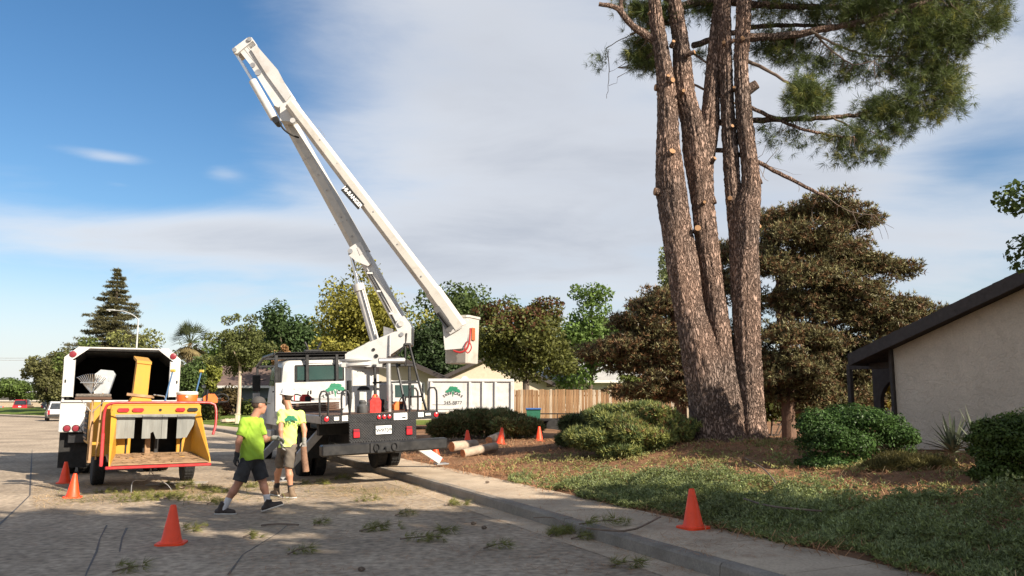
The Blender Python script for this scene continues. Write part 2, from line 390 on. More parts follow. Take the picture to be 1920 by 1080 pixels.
m_glassd = mat('dark_window_glass', (0.02, 0.025, 0.03), 0.08, var=0.1, spec=0.8)
m_cream = mat('cream_wall', (0.50, 0.42, 0.32), 0.9, var=0.08, bump=0.3, bscale=20)
m_grey_b = mat('slate_blue_wall', (0.16, 0.185, 0.20), 0.85, var=0.1)
m_palew = mat('pale_wall', (0.55, 0.50, 0.44), 0.9, var=0.1)
def gable_house(name, label, origin, yaw, w, l, zb, ze, rise, over, m_wall, m_roof, m_fascia, rake=0.35, windows=(), chim=None, th=0.16):
    """gable end in the local XZ plane at y=0 (facing -y), ridge along +y; w wide, l deep"""
    t = thing(name, label, 'house', origin, yaw)
    for nm, pts, vec in (('wall', [(0, 0, zb), (w, 0, zb), (w, 0, ze), (w / 2, 0, ze + rise), (0, 0, ze)], (0, 0.18, 0)), ('wall', [(0, l, zb), (w, l, zb), (w, l, ze), (w / 2, l, ze + rise), (0, l, ze)], (0, -0.18, 0))):
        MB().prism(pts, vec).build(nm, m_wall, t, False)
    MB().box((0.09, l / 2, (zb + ze) / 2), (0.18, l - .37, ze - zb)).build('wall', m_wall, t); MB().box((w - .09, l / 2, (zb + ze) / 2), (0.18, l - .37, ze - zb)).build('wall', m_wall, t)
    sl = rise / (w / 2)
    for sgn in (-1, 1):
        xe = w / 2 + sgn * (w / 2 + over); zz = ze - over * sl
        prof = [(xe, zz + .02), (w / 2, ze + rise + .02), (w / 2, ze + rise + th + .02), (xe, zz + th + .02)]
        MB().prism([(x, -rake, z) for x, z in prof], (0, l + 2 * rake, 0)).build('roof_slope', m_roof, t, False)
        MB().prism([(x, -rake - .035, z) for x, z in ((xe - sgn * -.02, zz - .06), (w / 2, ze + rise - .06), (w / 2, ze + rise + th + .03), (xe + sgn * .02, zz + th + .03))], (0, .033, 0)).build('barge_board', m_fascia, t, False)
        MB().box((xe + sgn * .012, l / 2, zz + .05), (.03, l + 2 * rake - .01, .2)).build('fascia', m_fascia, t)
    for (x0, x1, z0, z1) in windows:
        f = MB()
        for c, d in (((x0, z0, z1), 0), ((x1, z0, z1), 0)): f.box((c[0], -.02, (z0 + z1) / 2), (.08, .06, z1 - z0 + .08))
        for z in (z0, z1): f.box(((x0 + x1) / 2, -.025, z), (x1 - x0, .05, .08))
        fr = f.build('window', m_white, t); MB().box(((x0 + x1) / 2, -.005, (z0 + z1) / 2), (x1 - x0 - .06, .02, z1 - z0 - .06)).build('pane', m_glassd, fr)
    return t
# near house on the right: gable wall parallel to the street
SD = Vector((-0.423, 0.906, 0)); C0 = P(1684, 800, 19.4); C0.z = 0
zb = 0.35; ze = P(1684, 655, 19.4).z
yaw = math.atan2(SD.y, SD.x) + math.pi                     # local x runs from the far corner towards the camera
h1 = gable_house('stucco_house', 'beige stucco house with dark sloping gable roof at right edge', C0, yaw, 12.5, 9.0, zb - .3, ze, 2.05, 0.95, m_stucco, m_shing_d, m_dark, rake=0.42, th=.2)
# porch on its far side with an arch
def arch_panel(x0, x1, z0, z1, y, th, rad):
    cx = (x0 + x1) / 2; n = 14; pts = [(x0, z0), (x0, z1), (x1, z1), (x1, z0), (cx + rad, z0)] + [(cx + rad * math.cos(math.pi * i / n), z1 - .35 - rad + rad * math.sin(math.pi * i / n)) for i in range(n + 1)] + [(cx - rad, z0)]
    return MB().prism([(x, y, z) for x, z in pts], (0, th, 0))
arch_panel(-1.7, -0.03, zb - .3, ze - .32, 1.2, .14, .62).build('porch_arch', m_dark, h1, False)
MB().box((-1.62, .3, (zb + ze) / 2 - .3), (.12, .12, ze - zb)).build('porch_post', m_dark, h1); MB().box((-.8, .3, ze - .36), (1.7, .1, .16)).build('porch_beam', m_dark, h1)
MB().box((-.04, -.02, (zb + ze) / 2 - .15), (.09, .14, ze - zb + .3)).build('corner_board', m_dark, h1)
for sgn in (-1, 1):
    for k in range(28):
        f = (k + .5) / 28; xe = 6.25 + sgn * 7.2 * (1 - f); sl_ = 2.05 / 6.25; z_ = ze + 2.05 - abs(xe - 6.25) * sl_ + .235; o = MB().box((xe, 4.5, z_), (.30, 9.0 + .86 + random.uniform(-.03, .03), .022), Matrix.Rotation(sgn * (math.atan(sl_) - .05), 3, 'Y'), .004).build('shingle_course', m_shing_d, h1)
# house across the lawn on the left
hh = gable_house('brown_roofed_house', 'low slate blue house with brown roof behind the young lawn tree', (-14.5, 67, 0), R(86), 9, 17, 0.3, 3.0, 1.6, .7, m_grey_b, m_shing, m_white)
for (y0, z0, z1, w_) in ((5.0, 1.3, 2.3, 1.6), (2.2, 1.3, 2.3, 1.4)):
    f = MB().box((-.02, y0, (z0 + z1) / 2), (.06, w_, z1 - z0)).build('window', m_white, hh); MB().box((-.06, y0, (z0 + z1) / 2), (.02, w_ - .16, z1 - z0 - .16)).build('pane', m_glassd, f)
# two houses behind the bucket truck
h3 = gable_house('dark_gabled_house', 'house with dark gable overhang behind the truck ladder', P(640, 760, 47) * 1, 0, 5.6, 12, 0.2, 3.05, 1.22, .55, m_cream, m_dark, m_dark, rake=.8, windows=((3.6, 4.8, 1.6, 2.7),)); h3.location.z = 0
h4 = gable_house('cream_house', 'cream stucco house with brown roof behind the white lift bucket', P(815, 760, 54), R(8), 7.6, 12, 0.2, 2.9, 1.75, .5, m_cream, m_shing, m_dark, rake=.5); h4.location.z = 0
MB().disc((2.0, -.02, 3.05), (0, -1, 0), .27, 20, .05).build('round_vent', m_white, h4); MB().box((3.9, -.03, 4.2), (.7, .05, .4)).build('gable_vent', m_dark, h4)
# pale-roofed house beyond the fence
def pale_house():
    t = thing('pale_roofed_house', 'pale house with light grey roof and small gable beyond the board fence', 'house', (P(985, 760, 68).x, 68, 0), R(2))
    w, l, e, rg = 14.0, 9.0, 3.35, 5.1
    MB().box((w / 2, l / 2, e / 2 + .1), (w, l, e - .2)).build('wall', m_palew, t)
    MB().add([(-.8, -.8, e), (w + .8, -.8, e), (w + .8, l + .8, e), (-.8, l + .8, e), (3.4, l / 2, rg), (w - 3.4, l / 2, rg)], [(0, 1, 5, 4), (1, 2, 5), (2, 3, 4, 5), (3, 0, 4), (3, 2, 1, 0)]).build('roof_slope', m_shing_l, t, False)
    MB().box((w / 2, -.82, e - .1), (w + 1.64, .05, .22)).build('fascia', m_white, t)
    MB().prism([(2.3, .6, 4.05), (5.4, .6, 4.05), (3.85, .6, 4.85)], (0, 2.0, 0)).build('small_gable', m_shing, t, False)
    for sg in (-1, 1): MB().bar((3.85, .52, 4.98), (3.85 + sg * 1.85, .52, 4.0), .22, .1, up=(0, 0, 1)).build('barge_board', m_white, t)
    for x in (4.0, 7.3, 10.5):
        f = MB().box((x, -.03, 2.1), (1.3, .08, 1.3)).build('window', m_white, t); MB().box((x, -.08, 2.1), (1.1, .03, 1.1)).build('pane', m_glassd, f)
pale_house()
# ================================================================== BOARD FENCE
m_boards = [mat('fence_board_%d' % i, c, 0.85, var=0.28, scale=2.0, stretch=(6, 6, .8), bump=.4, bscale=12, dirt=(0.20, 0.13, 0.08), damt=.6, dscale=1.5) for i, c in enumerate([(0.33, 0.19, 0.09), (0.40, 0.25, 0.13), (0.27, 0.15, 0.07), (0.56, 0.46, 0.33)])]
fence = thing('board_fence', 'weathered brown vertical board fence behind the white dump truck', 'fence', (0, 0, 0))
fa, fb = P(925, 760, 43.5), P(1400, 760, 40.0); n = 92
meshes = []
for i, mm in enumerate(m_boards):
    me = MB().box((0, 0, .92), (.132, .02, 1.84), ch=.004).mesh('board'); me.materials.append(mm); meshes.append(me)
for i in range(n):
    p = fa.lerp(fb, i / (n - 1)); o = bpy.data.objects.new('board', meshes[random.choice([0, 0, 1, 1, 2, 3]) if i % 11 else 3]); COL.objects.link(o); o.parent = fence
    o.location = (p.x, p.y + random.uniform(-.006, .006), 0.42 + random.uniform(-.03, .03)); o.rotation_euler = (0, random.uniform(-.008, .008), math.atan2(fb.y - fa.y, fb.x - fa.x))
for z in (.75, 1.95): MB().bar((fa.x, fa.y + .05, z), (fb.x, fb.y + .05, z), .04, .09).build('rail', m_boards[2], fence)
# far wall at the end of the street
farw = thing('far_fence', 'pale low wall across the far end of the street', 'wall', (0, 0, 0))
MB().bar((-135, 134, .75), (-62, 131, .75), .15, 1.5).build('wall', mat('tan_wall', (.42, .34, .24), .9), farw); MB().bar((-135, 133.9, 1.55), (-62, 130.9, 1.55), .3, .12).build('coping', m_palew, farw)
fh = thing('distant_house', 'distant low house with white eave behind the red car', 'house', (-104, 150, 0))
MB().box((10, 4, 1.5), (34, 8, 3)).build('wall', m_palew, fh); MB().prism([(-8, -1, 3), (-8, 9, 3), (-8, 4, 4.6)], (36, 0, 0)).build('roof', m_shing_l, fh, False); MB().box((10, -1.05, 2.95), (36, .1, .35)).build('fascia', m_white, fh)
# ================================================================== VEGETATION
LEAF = np.array([(0, -.5, 0), (.32, 0, .06), (0, .5, 0), (-.32, 0, .06)]); LEAF_F = np.array([(0, 1, 2, 3)])
def sprig_template(n, spread, w, l0, l1, seed):
    """narrow leaflets fanning from one point around +z; one triangle each"""
    r = np.random.default_rng(seed); V = []; F = []
    for i in range(n):
        th = spread * math.sqrt(r.random()); ph = r.random() * 6.283; l = r.uniform(l0, l1)
        d = np.array([math.sin(th) * math.cos(ph), math.sin(th) * math.sin(ph), math.cos(th)]); q = np.cross(d, r.normal(size=3)); q /= np.linalg.norm(q)
        b = len(V); V += [d * l * .12 + q * w, d * l, d * l * .2 - q * w]; F.append((b, b + 1, b + 2))
    return np.array(V), np.array(F)
COVER = sprig_template(6, 1.15, .12, .45, 1.0, 15)
NEEDLE = sprig_template(24, 1.25, .018, .6, 1.0, 3)
JUNI = sprig_template(8, 1.0, .085, .5, 1.0, 5)
BROOM = sprig_template(6, 1.2, .12, .5, 1.0, 9)
def unit(n): q = RNG.normal(size=(n, 3)); return q / np.linalg.norm(q, axis=1, keepdims=True)
def blob_points(blobs, n, lo=.62, hi=1.06):
    """points near the shells of ellipsoids [(centre, radii)], shared by surface; returns points, outward directions"""
    w = np.array([(r[0] * r[1] + r[1] * r[2] + r[0] * r[2]) for c, r in blobs]); w = w / w.sum(); P_ = []; D_ = []
    for (c, r), k in zip(blobs, RNG.multinomial(n, w)):
        d = unit(k); rad = lo + (hi - lo) * RNG.random((k, 1)) ** .6
        P_.append(np.array(c) + d * rad * np.array(r)); D_.append(d / np.array(r))
    p = np.concatenate(P_); d = np.concatenate(D_); return p, d / np.linalg.norm(d, axis=1, keepdims=True)
def foliage(name, m, parent, pos, axis, T, size, jitter=.35):
    rot = rot_from_axis(axis); s = size * (1 + jitter * (RNG.random(len(pos)) * 2 - 1))
    V, F = stamp(T[0], T[1], pos, rot, s); return put(name, np_mesh(name, V, F), m, parent)
m_bark = mat('grey_brown_bark', (0.135, 0.105, 0.085), 0.95, var=0.3, scale=3, bump=0.9, bscale=9, stretch=(4, 4, .8), spec=.1)
def lobes(c, r, n, lr=(.3, .48), seed=0):
    """many small leafy masses spread through the crown, larger towards its middle"""
    rg = np.random.default_rng(seed); out = []
    for i in range(int(n * 1.9)):
        d = rg.normal(size=3); d /= np.linalg.norm(d); k = rg.uniform(.15, .92) ** .85 if i > 3 else .25; q = np.array(c) + d * k * np.array(r)
        s = rg.uniform(*lr) * (1.05 - .52 * k); out.append((q, np.array(r) * s * np.array([1, 1, .8])))
    return out
def broadleaf(name, label, u, Y, vt, vb, hw, col, n=8000, size=.34, nl=18, seed=1, trunk_col=None, leaf='m', trunk_r=.22, base_z=None, group=None, gaps=1.0, lr=(.3, .46), trunk=True, extra=None, barkm=None):
    zt = P(u, vt, Y).z; zb = P(u, vb, Y).z; rx = hw / FPX * Y; X = P(u, (vt + vb) / 2, Y).x
    bz = hz(X, Y) if base_z is None else base_z
    t = thing(name, label, 'tree', (X, Y, bz), 0, group); c = np.array([0, 0, (zt + zb) / 2 - bz]); r = np.array([rx * 1.14, rx * .9, (zt - zb) / 2 * 1.04])
    bl = lobes(c, r, nl, lr, seed)
    n = int(n * 2.0); size = size * .70; col = tuple(x * 1.5 for x in col); p, d = blob_points(bl, n, .35, 1.16)
    ax = d * .6 + unit(n) * .9 + np.array([0, 0, .25])
    q = p - c; keep = (q[:, 2] > -r[2] * 1.15)
    p, ax = p[keep], ax[keep]
    # a leaf faces roughly outward: stamp its flat side along the axis
    foliage('crown', leafmat('leaf_' + leaf, col), t, p, ax, (LEAF, LEAF_F), size, .45)
    if extra:
        m2, frac, where = extra; k = int(n * frac); pp, dd = blob_points(bl, k, .7, 1.1); s_ = where(pp - c, r); foliage('turning_leaves', m2, t, pp[s_], (dd * .6 + unit(k) * .9)[s_], (LEAF, LEAF_F), size, .45)
    if trunk:
        bm = barkm or m_bark; fork = c + np.array([0, 0, -r[2] * .55])
        MB().tube([(0, 0, -.1), (random.uniform(-.1, .1), 0, fork[2] * .5), tuple(fork)], [trunk_r * 1.2, trunk_r, trunk_r * .8], 10).build('trunk', bm, t)
        b = MB()
        for q, rr in bl[:12]:
            mid = (fork + q) / 2 + np.array([0, 0, .15 * rr[2]]); b.tube([tuple(fork), tuple(mid), tuple(q + np.array([0, 0, rr[2] * .3]))], [trunk_r * .6, trunk_r * .35, trunk_r * .1], 6)
        b.build('limbs', bm, t)
    return t
GB = 'background trees'
DG = (0.038, 0.062, 0.020); YG = (0.150, 0.140, 0.026); MG = (0.062, 0.090, 0.022); OL = (0.085, 0.085, 0.032)
broadleaf('broadleaf_tree', 'large yellow green tree directly behind the lift boom', 690, 62, 492, 745, 112, YG, 11000, .36, 24, 2, leaf='yellow', group=GB)
broadleaf('broadleaf_tree', 'dark green rounded tree left of the yellow green one', 545, 72, 552, 760, 80, DG, 7500, .42, 16, 3, leaf='dark', group=GB)
broadleaf('broadleaf_tree', 'small yellow shrubby tree below the yellow green crown above the cab', 630, 45, 628, 700, 42, YG, 2500, .26, 9, 33, leaf='yellow', group=GB, trunk_r=.1)
broadleaf('broadleaf_tree', 'dark green tree top right of the lift boom behind the bucket', 868, 70, 508, 755, 100, (0.055, .078, .024), 10000, .40, 20, 4, leaf='olive_dark', group=GB)
broadleaf('broadleaf_tree', 'deep green shaded tree between boom and bucket', 815, 58, 580, 745, 60, (.028, .045, .016), 5000, .34, 12, 41, leaf='deep', group=GB)
m_red = leafmat('leaf_russet', (0.105, 0.048, 0.022))
broadleaf('broadleaf_tree', 'green tree with russet brown top right of the bucket', 985, 46, 543, 722, 102, (0.075, 0.080, 0.020), 11000, .27, 24, 5, leaf='green_gold', group=GB, extra=(m_red, .75, lambda q, r: q[:, 2] > r[2] * (.0 + .35 * RNG.random(len(q)) + .35 * (q[:, 0] > r[0] * .3))), trunk_r=.2)
broadleaf('broadleaf_tree', 'bright green open tree right of the russet topped tree', 1108, 66, 530, 750, 90, (0.075, 0.115, 0.026), 6000, .40, 22, 6, leaf='bright', group=GB, lr=(.22, .36))
broadleaf('broadleaf_tree', 'thin grey green wispy tree beside the dark juniper tree', 1188, 52, 545, 735, 40, (0.10, 0.115, 0.055), 1500, .24, 14, 7, leaf='wispy', group=GB, lr=(.2, .35), trunk_r=.1)
broadleaf('broadleaf_tree', 'leafy yellow green shrub tree over the fence right end', 1195, 47, 700, 740, 42, (0.10, .12, .025), 2200, .22, 9, 71, leaf='bright2', group=GB, trunk_r=.08)
broadleaf('broadleaf_tree', 'pale green tree top rising behind the chipper truck', 262, 85, 612, 765, 72, (0.12, 0.125, 0.04), 6500, .42, 16, 8, leaf='pale', group=GB)
broadleaf('broadleaf_tree', 'mid green tree left of the redwood foot', 172, 82, 632, 770, 60, (0.065, 0.085, 0.022), 5000, .45, 14, 9, leaf='mid', group=GB)
broadleaf('broadleaf_tree', 'olive bushy tree left of the chipper truck with drooping crown', 95, 92, 645, 778, 46, OL, 5500, .42, 14, 10, leaf='olive', group=GB)
broadleaf('broadleaf_tree', 'low green tree at far left beside the street end', 22, 140, 700, 758, 52, MG, 3500, .6, 12, 12, leaf='mid2', group=GB)
broadleaf('broadleaf_tree', 'small dark tree beyond the parked dark car', 128, 120, 690, 770, 30, DG, 2500, .5, 10, 13, leaf='dark', group=GB)
for u, Y, vt, hw, c_, lb in ((600, 96, 570, 105, DG, 'far dark tree line behind the cab'), (760, 98, 560, 105, MG, 'far mid green tree behind the boom foot'), (1000, 98, 590, 110, DG, 'far dark tree behind the russet tree'), (1165, 92, 590, 90, MG, 'far green tree behind the pale roofed house'), (440, 100, 615, 95, MG, 'far green tree behind the brown roofed house'), (320, 105, 655, 60, OL, 'far olive tree behind the palm'), (1290, 84, 610, 100, MG, 'far green tree behind the dark shaggy conifer'), (1450, 80, 640, 100, OL, 'far olive tree low behind the conifer trunk'), (1620, 78, 650, 100, MG, 'far green tree behind the porch of the stucco house'), (505, 84, 600, 60, MG, 'far mid green tree left of the dark green one'), (700, 92, 560, 80, DG, 'far dark tree filling in below the yellow green crown')):
    broadleaf('broadleaf_tree', lb, u, Y, vt, 765, hw, c_, 3600, .6, 20, int(u), leaf='far%d' % u, group=GB)
broadleaf('broadleaf_tree', 'young open lawn tree with slim pale trunk', 452, 54, 588, 712, 62, (0.075, 0.085, 0.026), 6500, .22, 26, 14, leaf='young', trunk_r=.12, lr=(.2, .36), barkm=mat('pale_bark', (.42, .34, .25), .9, bump=.4))
broadleaf('broadleaf_tree', 'green tree under the palm right of the chipper truck', 352, 62, 655, 775, 38, (0.05, 0.075, 0.022), 4200, .30, 12, 15, leaf='mid3', group=GB)
broadleaf('broadleaf_tree', 'bright yellow green tree between palm and lawn tree', 395, 66, 672, 745, 24, (.14, .15, .03), 2000, .3, 9, 16, leaf='yellow2', group=GB)
broadleaf('broadleaf_tree', 'small dry tan tree beside the cab guard', 528, 58, 640, 700, 24, (0.26, 0.155, 0.075), 1800, .26, 9, 17, leaf='dry', group=GB, trunk_r=.1)
broadleaf('broadleaf_tree', 'tree of the right edge whose leaf tips hang into view', 2078, 13.2, 225, 560, 178, (.07, .095, .025), 9000, .16, 16, 18, leaf='edge', trunk_r=.16, lr=(.32, .5))
# street trees behind and beside the photographer: they shade the near road
for i, (x, y, h, r_) in enumerate([(7.0, 0.2, 12.4, 3.3), (11.0, 0.0, 12.3, 3.3), (15.2, 0.2, 12.4, 3.4), (19.6, 0.4, 12.2, 3.4), (24.0, 0.8, 12.0, 3.4)]):
    t = thing('shade_tree', ('first', 'second', 'third', 'fourth', 'fifth')[i] + ' leafy street tree in the row right of the photographer, outside the picture', 'tree', on(x, y), 0, 'street trees out of the picture')
    bl = lobes((0, 0, h * .56), (r_, r_, h * .44), 20, (.34, .5), 60 + i); p, d = blob_points(bl, 8000, .3, 1.05)
    foliage('crown', leafmat('leaf_shade', (.06, .085, .024)), t, p, d + unit(8000), (LEAF, LEAF_F), .44); MB().tube([(0, 0, -.1), (0, .1, h * .5)], [.26, .15], 10).build('trunk', m_bark, t)
def sub_blobs(bl, n, s, seed):
    rg = np.random.default_rng(seed); out = []
    for c, r in bl:
        for i in range(n):
            d = rg.normal(size=3); d /= np.linalg.norm(d); d[2] = abs(d[2]) * .35 + d[2] * .45; out.append((c + d * r * rg.uniform(.55, .95), np.full(3, (r[0] * r[1] * r[2]) ** (1 / 3)) * s * rg.uniform(.7, 1.3) * np.array([1.2, 1.2, .66])))
    return out
# bushes round the left lawn house
def bush(name, label, pos, blobs, col, n, size, leafname, T=(LEAF, LEAF_F), cat='bush', group=None, up=.3, lo=.55, stems=6, brown=None, shared=None):
    t = thing(name, label, cat, pos, 0, group); blobs = [(np.array(c, float), np.array(r, float)) for c, r in blobs]; rough = sub_blobs(blobs, 12, .30, 3) + [(c, r * .82) for c, r in blobs]; p, d = blob_points(rough, n, lo, 1.12); p2, d2 = blob_points(sub_blobs(blobs, 22, .13, 4), n // 4, .2, 1.9); p, d = np.vstack([p, p2]), np.vstack([d, d2]); k = p[:, 2] > -.02; p, d = p[k], d[k]
    ax = d * .8 + unit(len(p)) * .7 + np.array([0, 0, up])
    foliage('foliage', leafmat('leaf_' + leafname, col) if shared is None else shared, t, p, ax, T, size)
    if brown:
        bm, frac = brown; k = int(n * frac); pp, dd = blob_points(blobs, k, .7, 1.04); cell = np.sin(pp[:, 0] * 2.7 + 1) * np.sin(pp[:, 1] * 2.3) + np.sin(pp[:, 2] * 3.3 + pp[:, 0]); s_ = (cell > .35) & (pp[:, 2] > 0); foliage('brown_sprays', bm, t, pp[s_], (dd + unit(k) * .6)[s_], T, size)
    b = MB()
    for i in range(stems):
        c, r = blobs[i % len(blobs)]; a = random.uniform(0, 6.28); b.tube([(c[0] * .3 + .1 * math.cos(a), c[1] * .3 + .1 * math.sin(a), -.05), ((c[0] + r[0] * .3 * math.cos(a)) * .7, (c[1] + r[1] * .3 * math.sin(a)) * .7, c[2] * .7), (c[0] + r[0] * .6 * math.cos(a), c[1] + r[1] * .6 * math.sin(a), c[2] + r[2] * .4)], [.03, .02, .008], 6)
    b.build('stems', m_bark, t); return t
for u, Y, hw, h_, col, nm, lb in ((345, 60, 28, 2.2, (.075, .085, .025), 'b1', 'wide olive bush left of the small cream post'), (392, 58, 24, 1.6, (.095, .10, .03), 'b2', 'light green rounded bush left of the lawn tree trunk'),
        (412, 62, 20, 1.5, (.16, .07, .03), 'b3', 'reddish low bush behind the lawn tree'), (468, 62, 22, 1.3, (.11, .13, .03), 'b4', 'yellow green low bush right of the lawn tree trunk'),
        (432, 64, 22, 2.6, (.10, .075, .03), 'b5', 'tall bronze green bush under the lawn tree crown'), (505, 63, 18, 1.4, (.035, .05, .02), 'b6', 'dark clipped bush in front of the slate blue wall'), (318, 64, 22, 2.6, (.05, .065, .02), 'b7', 'tall dark bush between truck and lawn')):
    p = P(u, 760, Y); r_ = hw / FPX * Y; bush('garden_bush', lb, on(p.x, Y), [((0, 0, h_ * .45), (r_, r_ * .8, h_ * .55)), ((r_ * .5, 0, h_ * .35), (r_ * .6, r_ * .6, h_ * .42)), ((-r_ * .5, .2, h_ * .4), (r_ * .6, r_ * .6, h_ * .5))], col, 1500, .22, nm, group='bushes along the lawn house')
# redwood behind the street lamp
def redwood():
    Y = 108; b = P(205, 745, Y); top = P(207, 497, Y).z; t = thing('redwood_tree', 'tall conical redwood behind the street lamp', 'tree', (b.x, Y, 0), 0)
    MB().tube([(0, 0, -.2), (0, 0, top * .6), (0, 0, top - .3)], [.55, .3, .04], 10).build('trunk', m_bark, t)
    P_, A_ = [], []; z0 = 5.0; br = MB()
    z = z0
    while z < top - .4:
        f = (z - z0) / (top - z0); rad = (7.6 * (1 - f) ** 1.05 + .12)
        for k in range(7):
            a = random.uniform(0, 6.28); l = rad * random.uniform(.55, 1.15); n = int(12 + l * 34); tt = RNG.random(n) ** .7
            dz = -.16 * l * tt + .10 * l * tt ** 2; wob = RNG.normal(size=(n, 3)) * np.array([.12, .12, .07]) * (.4 + tt[:, None])
            side = RNG.normal(size=n) * .22 * l * (1 - tt * .6)
            P_.append(np.stack([np.cos(a) * l * tt - np.sin(a) * side, np.sin(a) * l * tt + np.cos(a) * side, z + dz], 1) + wob)
            A_.append(np.tile([math.cos(a), math.sin(a), -.15], (n, 1)) + unit(n) * .6); br.tube([(0, 0, z), (math.cos(a) * l * .8, math.sin(a) * l * .8, z - .1 * l)], [.05, .015], 4)
        z += .55
    br.build('limbs', m_bark, t); foliage('crown', leafmat('leaf_redwood', (.12, .11, .05)), t, np.concatenate(P_), np.concatenate(A_), BROOM, .33)
redwood()
def palm():
    Y = 64; b = P(352, 745, Y); top = P(352, 640, Y).z; t = thing('fan_palm', 'fan palm with shaggy skirt right of the chipper truck', 'palm', on(b.x, Y), 0)
    MB().tube([(0, 0, -.1), (0, 0, top - b.z + .6)], [.3, .25], 10).build('trunk', m_bark, t); h0 = top - hz(b.x, Y)
    def fans(n, lo, hi, name, m, ln):
        for i in range(n):
            a = random.uniform(0, 6.28); e = random.uniform(lo, hi); d = Vector((math.cos(a) * math.cos(e), math.sin(a) * math.cos(e), math.sin(e))); c = Vector((0, 0, h0)) + d * ln * .5
            x = d.cross(Vector((0, 0, 1))).normalized(); mb = MB(); mb.tube([(0, 0, h0 - .1), tuple(c)], [.03, .02], 4); up = x.cross(d)
            for k in range(13):
                g_ = (k - 6) / 6 * 1.15; q = (d * math.cos(g_) + x * math.sin(g_)); tip = c + q * ln * .62 - Vector((0, 0, .18 * ln * abs(g_))); w_ = up.cross(q).normalized() * .045
                mb.add([tuple(c), tuple(c.lerp(tip, .5) + w_), tuple(tip), tuple(c.lerp(tip, .5) - w_)], [(0, 1, 2, 3)])
            mb.build(name, m, t, False)
    fans(26, -.2, 1.4, 'frond', leafmat('leaf_palm', (.085, .10, .045)), 1.7); fans(16, -1.35, -.5, 'dry_frond', leafmat('leaf_palm_dry', (.19, .15, .07)), 1.5)
palm()
# ------------------------------------------------------------------ the multi-stemmed pine
PY = 18.7
def pine_bark():
    m = bpy.data.materials.new('pine_bark'); m.use_nodes = True; nt = m.node_tree; N = nt.nodes; L = nt.links; b = N['Principled BSDF']; b.inputs['Roughness'].default_value = .95; b.inputs['Specular IOR Level'].default_value = .1
    tc = N.new('ShaderNodeTexCoord'); mp = N.new('ShaderNodeMapping'); mp.inputs[3].default_value = (1, 1, .24); L.new(tc.outputs['Object'], mp.inputs[0])
    n0 = N.new('ShaderNodeTexNoise'); n0.inputs['Scale'].default_value = 7; n0.inputs['Detail'].default_value = 4; L.new(mp.outputs[0], n0.inputs[0])
    va = N.new('ShaderNodeVectorMath'); va.operation = 'MULTIPLY_ADD'; L.new(n0.outputs[1], va.inputs[0]); va.inputs[1].default_value = (.42, .42, .30); L.new(mp.outputs[0], va.inputs[2])
    vo = N.new('ShaderNodeTexVoronoi'); vo.feature = 'DISTANCE_TO_EDGE'; vo.inputs['Scale'].default_value = 16; L.new(va.outputs[0], vo.inputs[0])
    vc = N.new('ShaderNodeTexVoronoi'); vc.inputs['Scale'].default_value = 16; L.new(va.outputs[0], vc.inputs[0])
    n1 = N.new('ShaderNodeTexNoise'); n1.inputs['Scale'].default_value = 42; n1.inputs['Detail'].default_value = 6; L.new(mp.outputs[0], n1.inputs[0])
    n2 = N.new('ShaderNodeTexNoise'); n2.inputs['Scale'].default_value = .9; n2.inputs['Detail'].default_value = 3; L.new(tc.outputs['Object'], n2.inputs[0])
    cr = N.new('ShaderNodeValToRGB'); cr.color_ramp.elements[0].position = .0; cr.color_ramp.elements[0].color = (.105, .076, .062, 1); cr.color_ramp.elements[1].position = .22; cr.color_ramp.elements[1].color = (.355, .280, .235, 1); L.new(vo.outputs[0], cr.inputs[0])
    mx = N.new('ShaderNodeMix'); mx.data_type = 'RGBA'; mx.blend_type = 'MULTIPLY'; mx.inputs[0].default_value = .6; L.new(cr.outputs[0], mx.inputs[6]); bw = N.new('ShaderNodeRGBToBW'); L.new(vc.outputs['Color'], bw.inputs[0]); br_ = N.new('ShaderNodeMapRange'); L.new(bw.outputs[0], br_.inputs[0]); br_.inputs[3].default_value = .7; br_.inputs[4].default_value = 1.15; L.new(br_.outputs[0], mx.inputs[7])
    r2 = N.new('ShaderNodeValToRGB'); r2.color_ramp.elements[0].color = (.75, .72, .72, 1); r2.color_ramp.elements[1].color = (1.25, 1.08, 1.0, 1); r2.color_ramp.elements[0].position = .35; r2.color_ramp.elements[1].position = .65; L.new(n2.outputs[0], r2.inputs[0])
    m2 = N.new('ShaderNodeMix'); m2.data_type = 'RGBA'; m2.blend_type = 'MULTIPLY'; m2.inputs[0].default_value = 1; L.new(mx.outputs[2], m2.inputs[6]); L.new(r2.outputs[0], m2.inputs[7])
    r3 = N.new('ShaderNodeMapRange'); L.new(n1.outputs[0], r3.inputs[0]); r3.inputs[1].default_value = .3; r3.inputs[2].default_value = .7; r3.inputs[3].default_value = .65; r3.inputs[4].default_value = 1.35
    m3 = N.new('ShaderNodeMix'); m3.data_type = 'RGBA'; m3.blend_type = 'MULTIPLY'; m3.inputs[0].default_value = 1; L.new(m2.outputs[2], m3.inputs[6]); L.new(r3.outputs[0], m3.inputs[7]); L.new(m3.outputs[2], b.inputs['Base Color'])
    ad = N.new('ShaderNodeMath'); ad.operation = 'MULTIPLY_ADD'; L.new(n1.outputs[0], ad.inputs[0]); ad.inputs[1].default_value = .25
    mr = N.new('ShaderNodeMapRange'); L.new(vo.outputs[0], mr.inputs[0]); mr.inputs[2].default_value = .25; L.new(mr.outputs[0], ad.inputs[2])
    bp = N.new('ShaderNodeBump'); bp.inputs['Strength'].default_value = 1.0; bp.inputs['Distance'].default_value = .06; L.new(ad.outputs[0], bp.inputs['Height']); L.new(bp.outputs[0], b.inputs['Normal'])
    return m
m_pbark = pine_bark(); m_cut = mat('fresh_cut_wood', (.33, .18, .085), .8, var=.2, scale=14, stretch=(1, 1, 1))
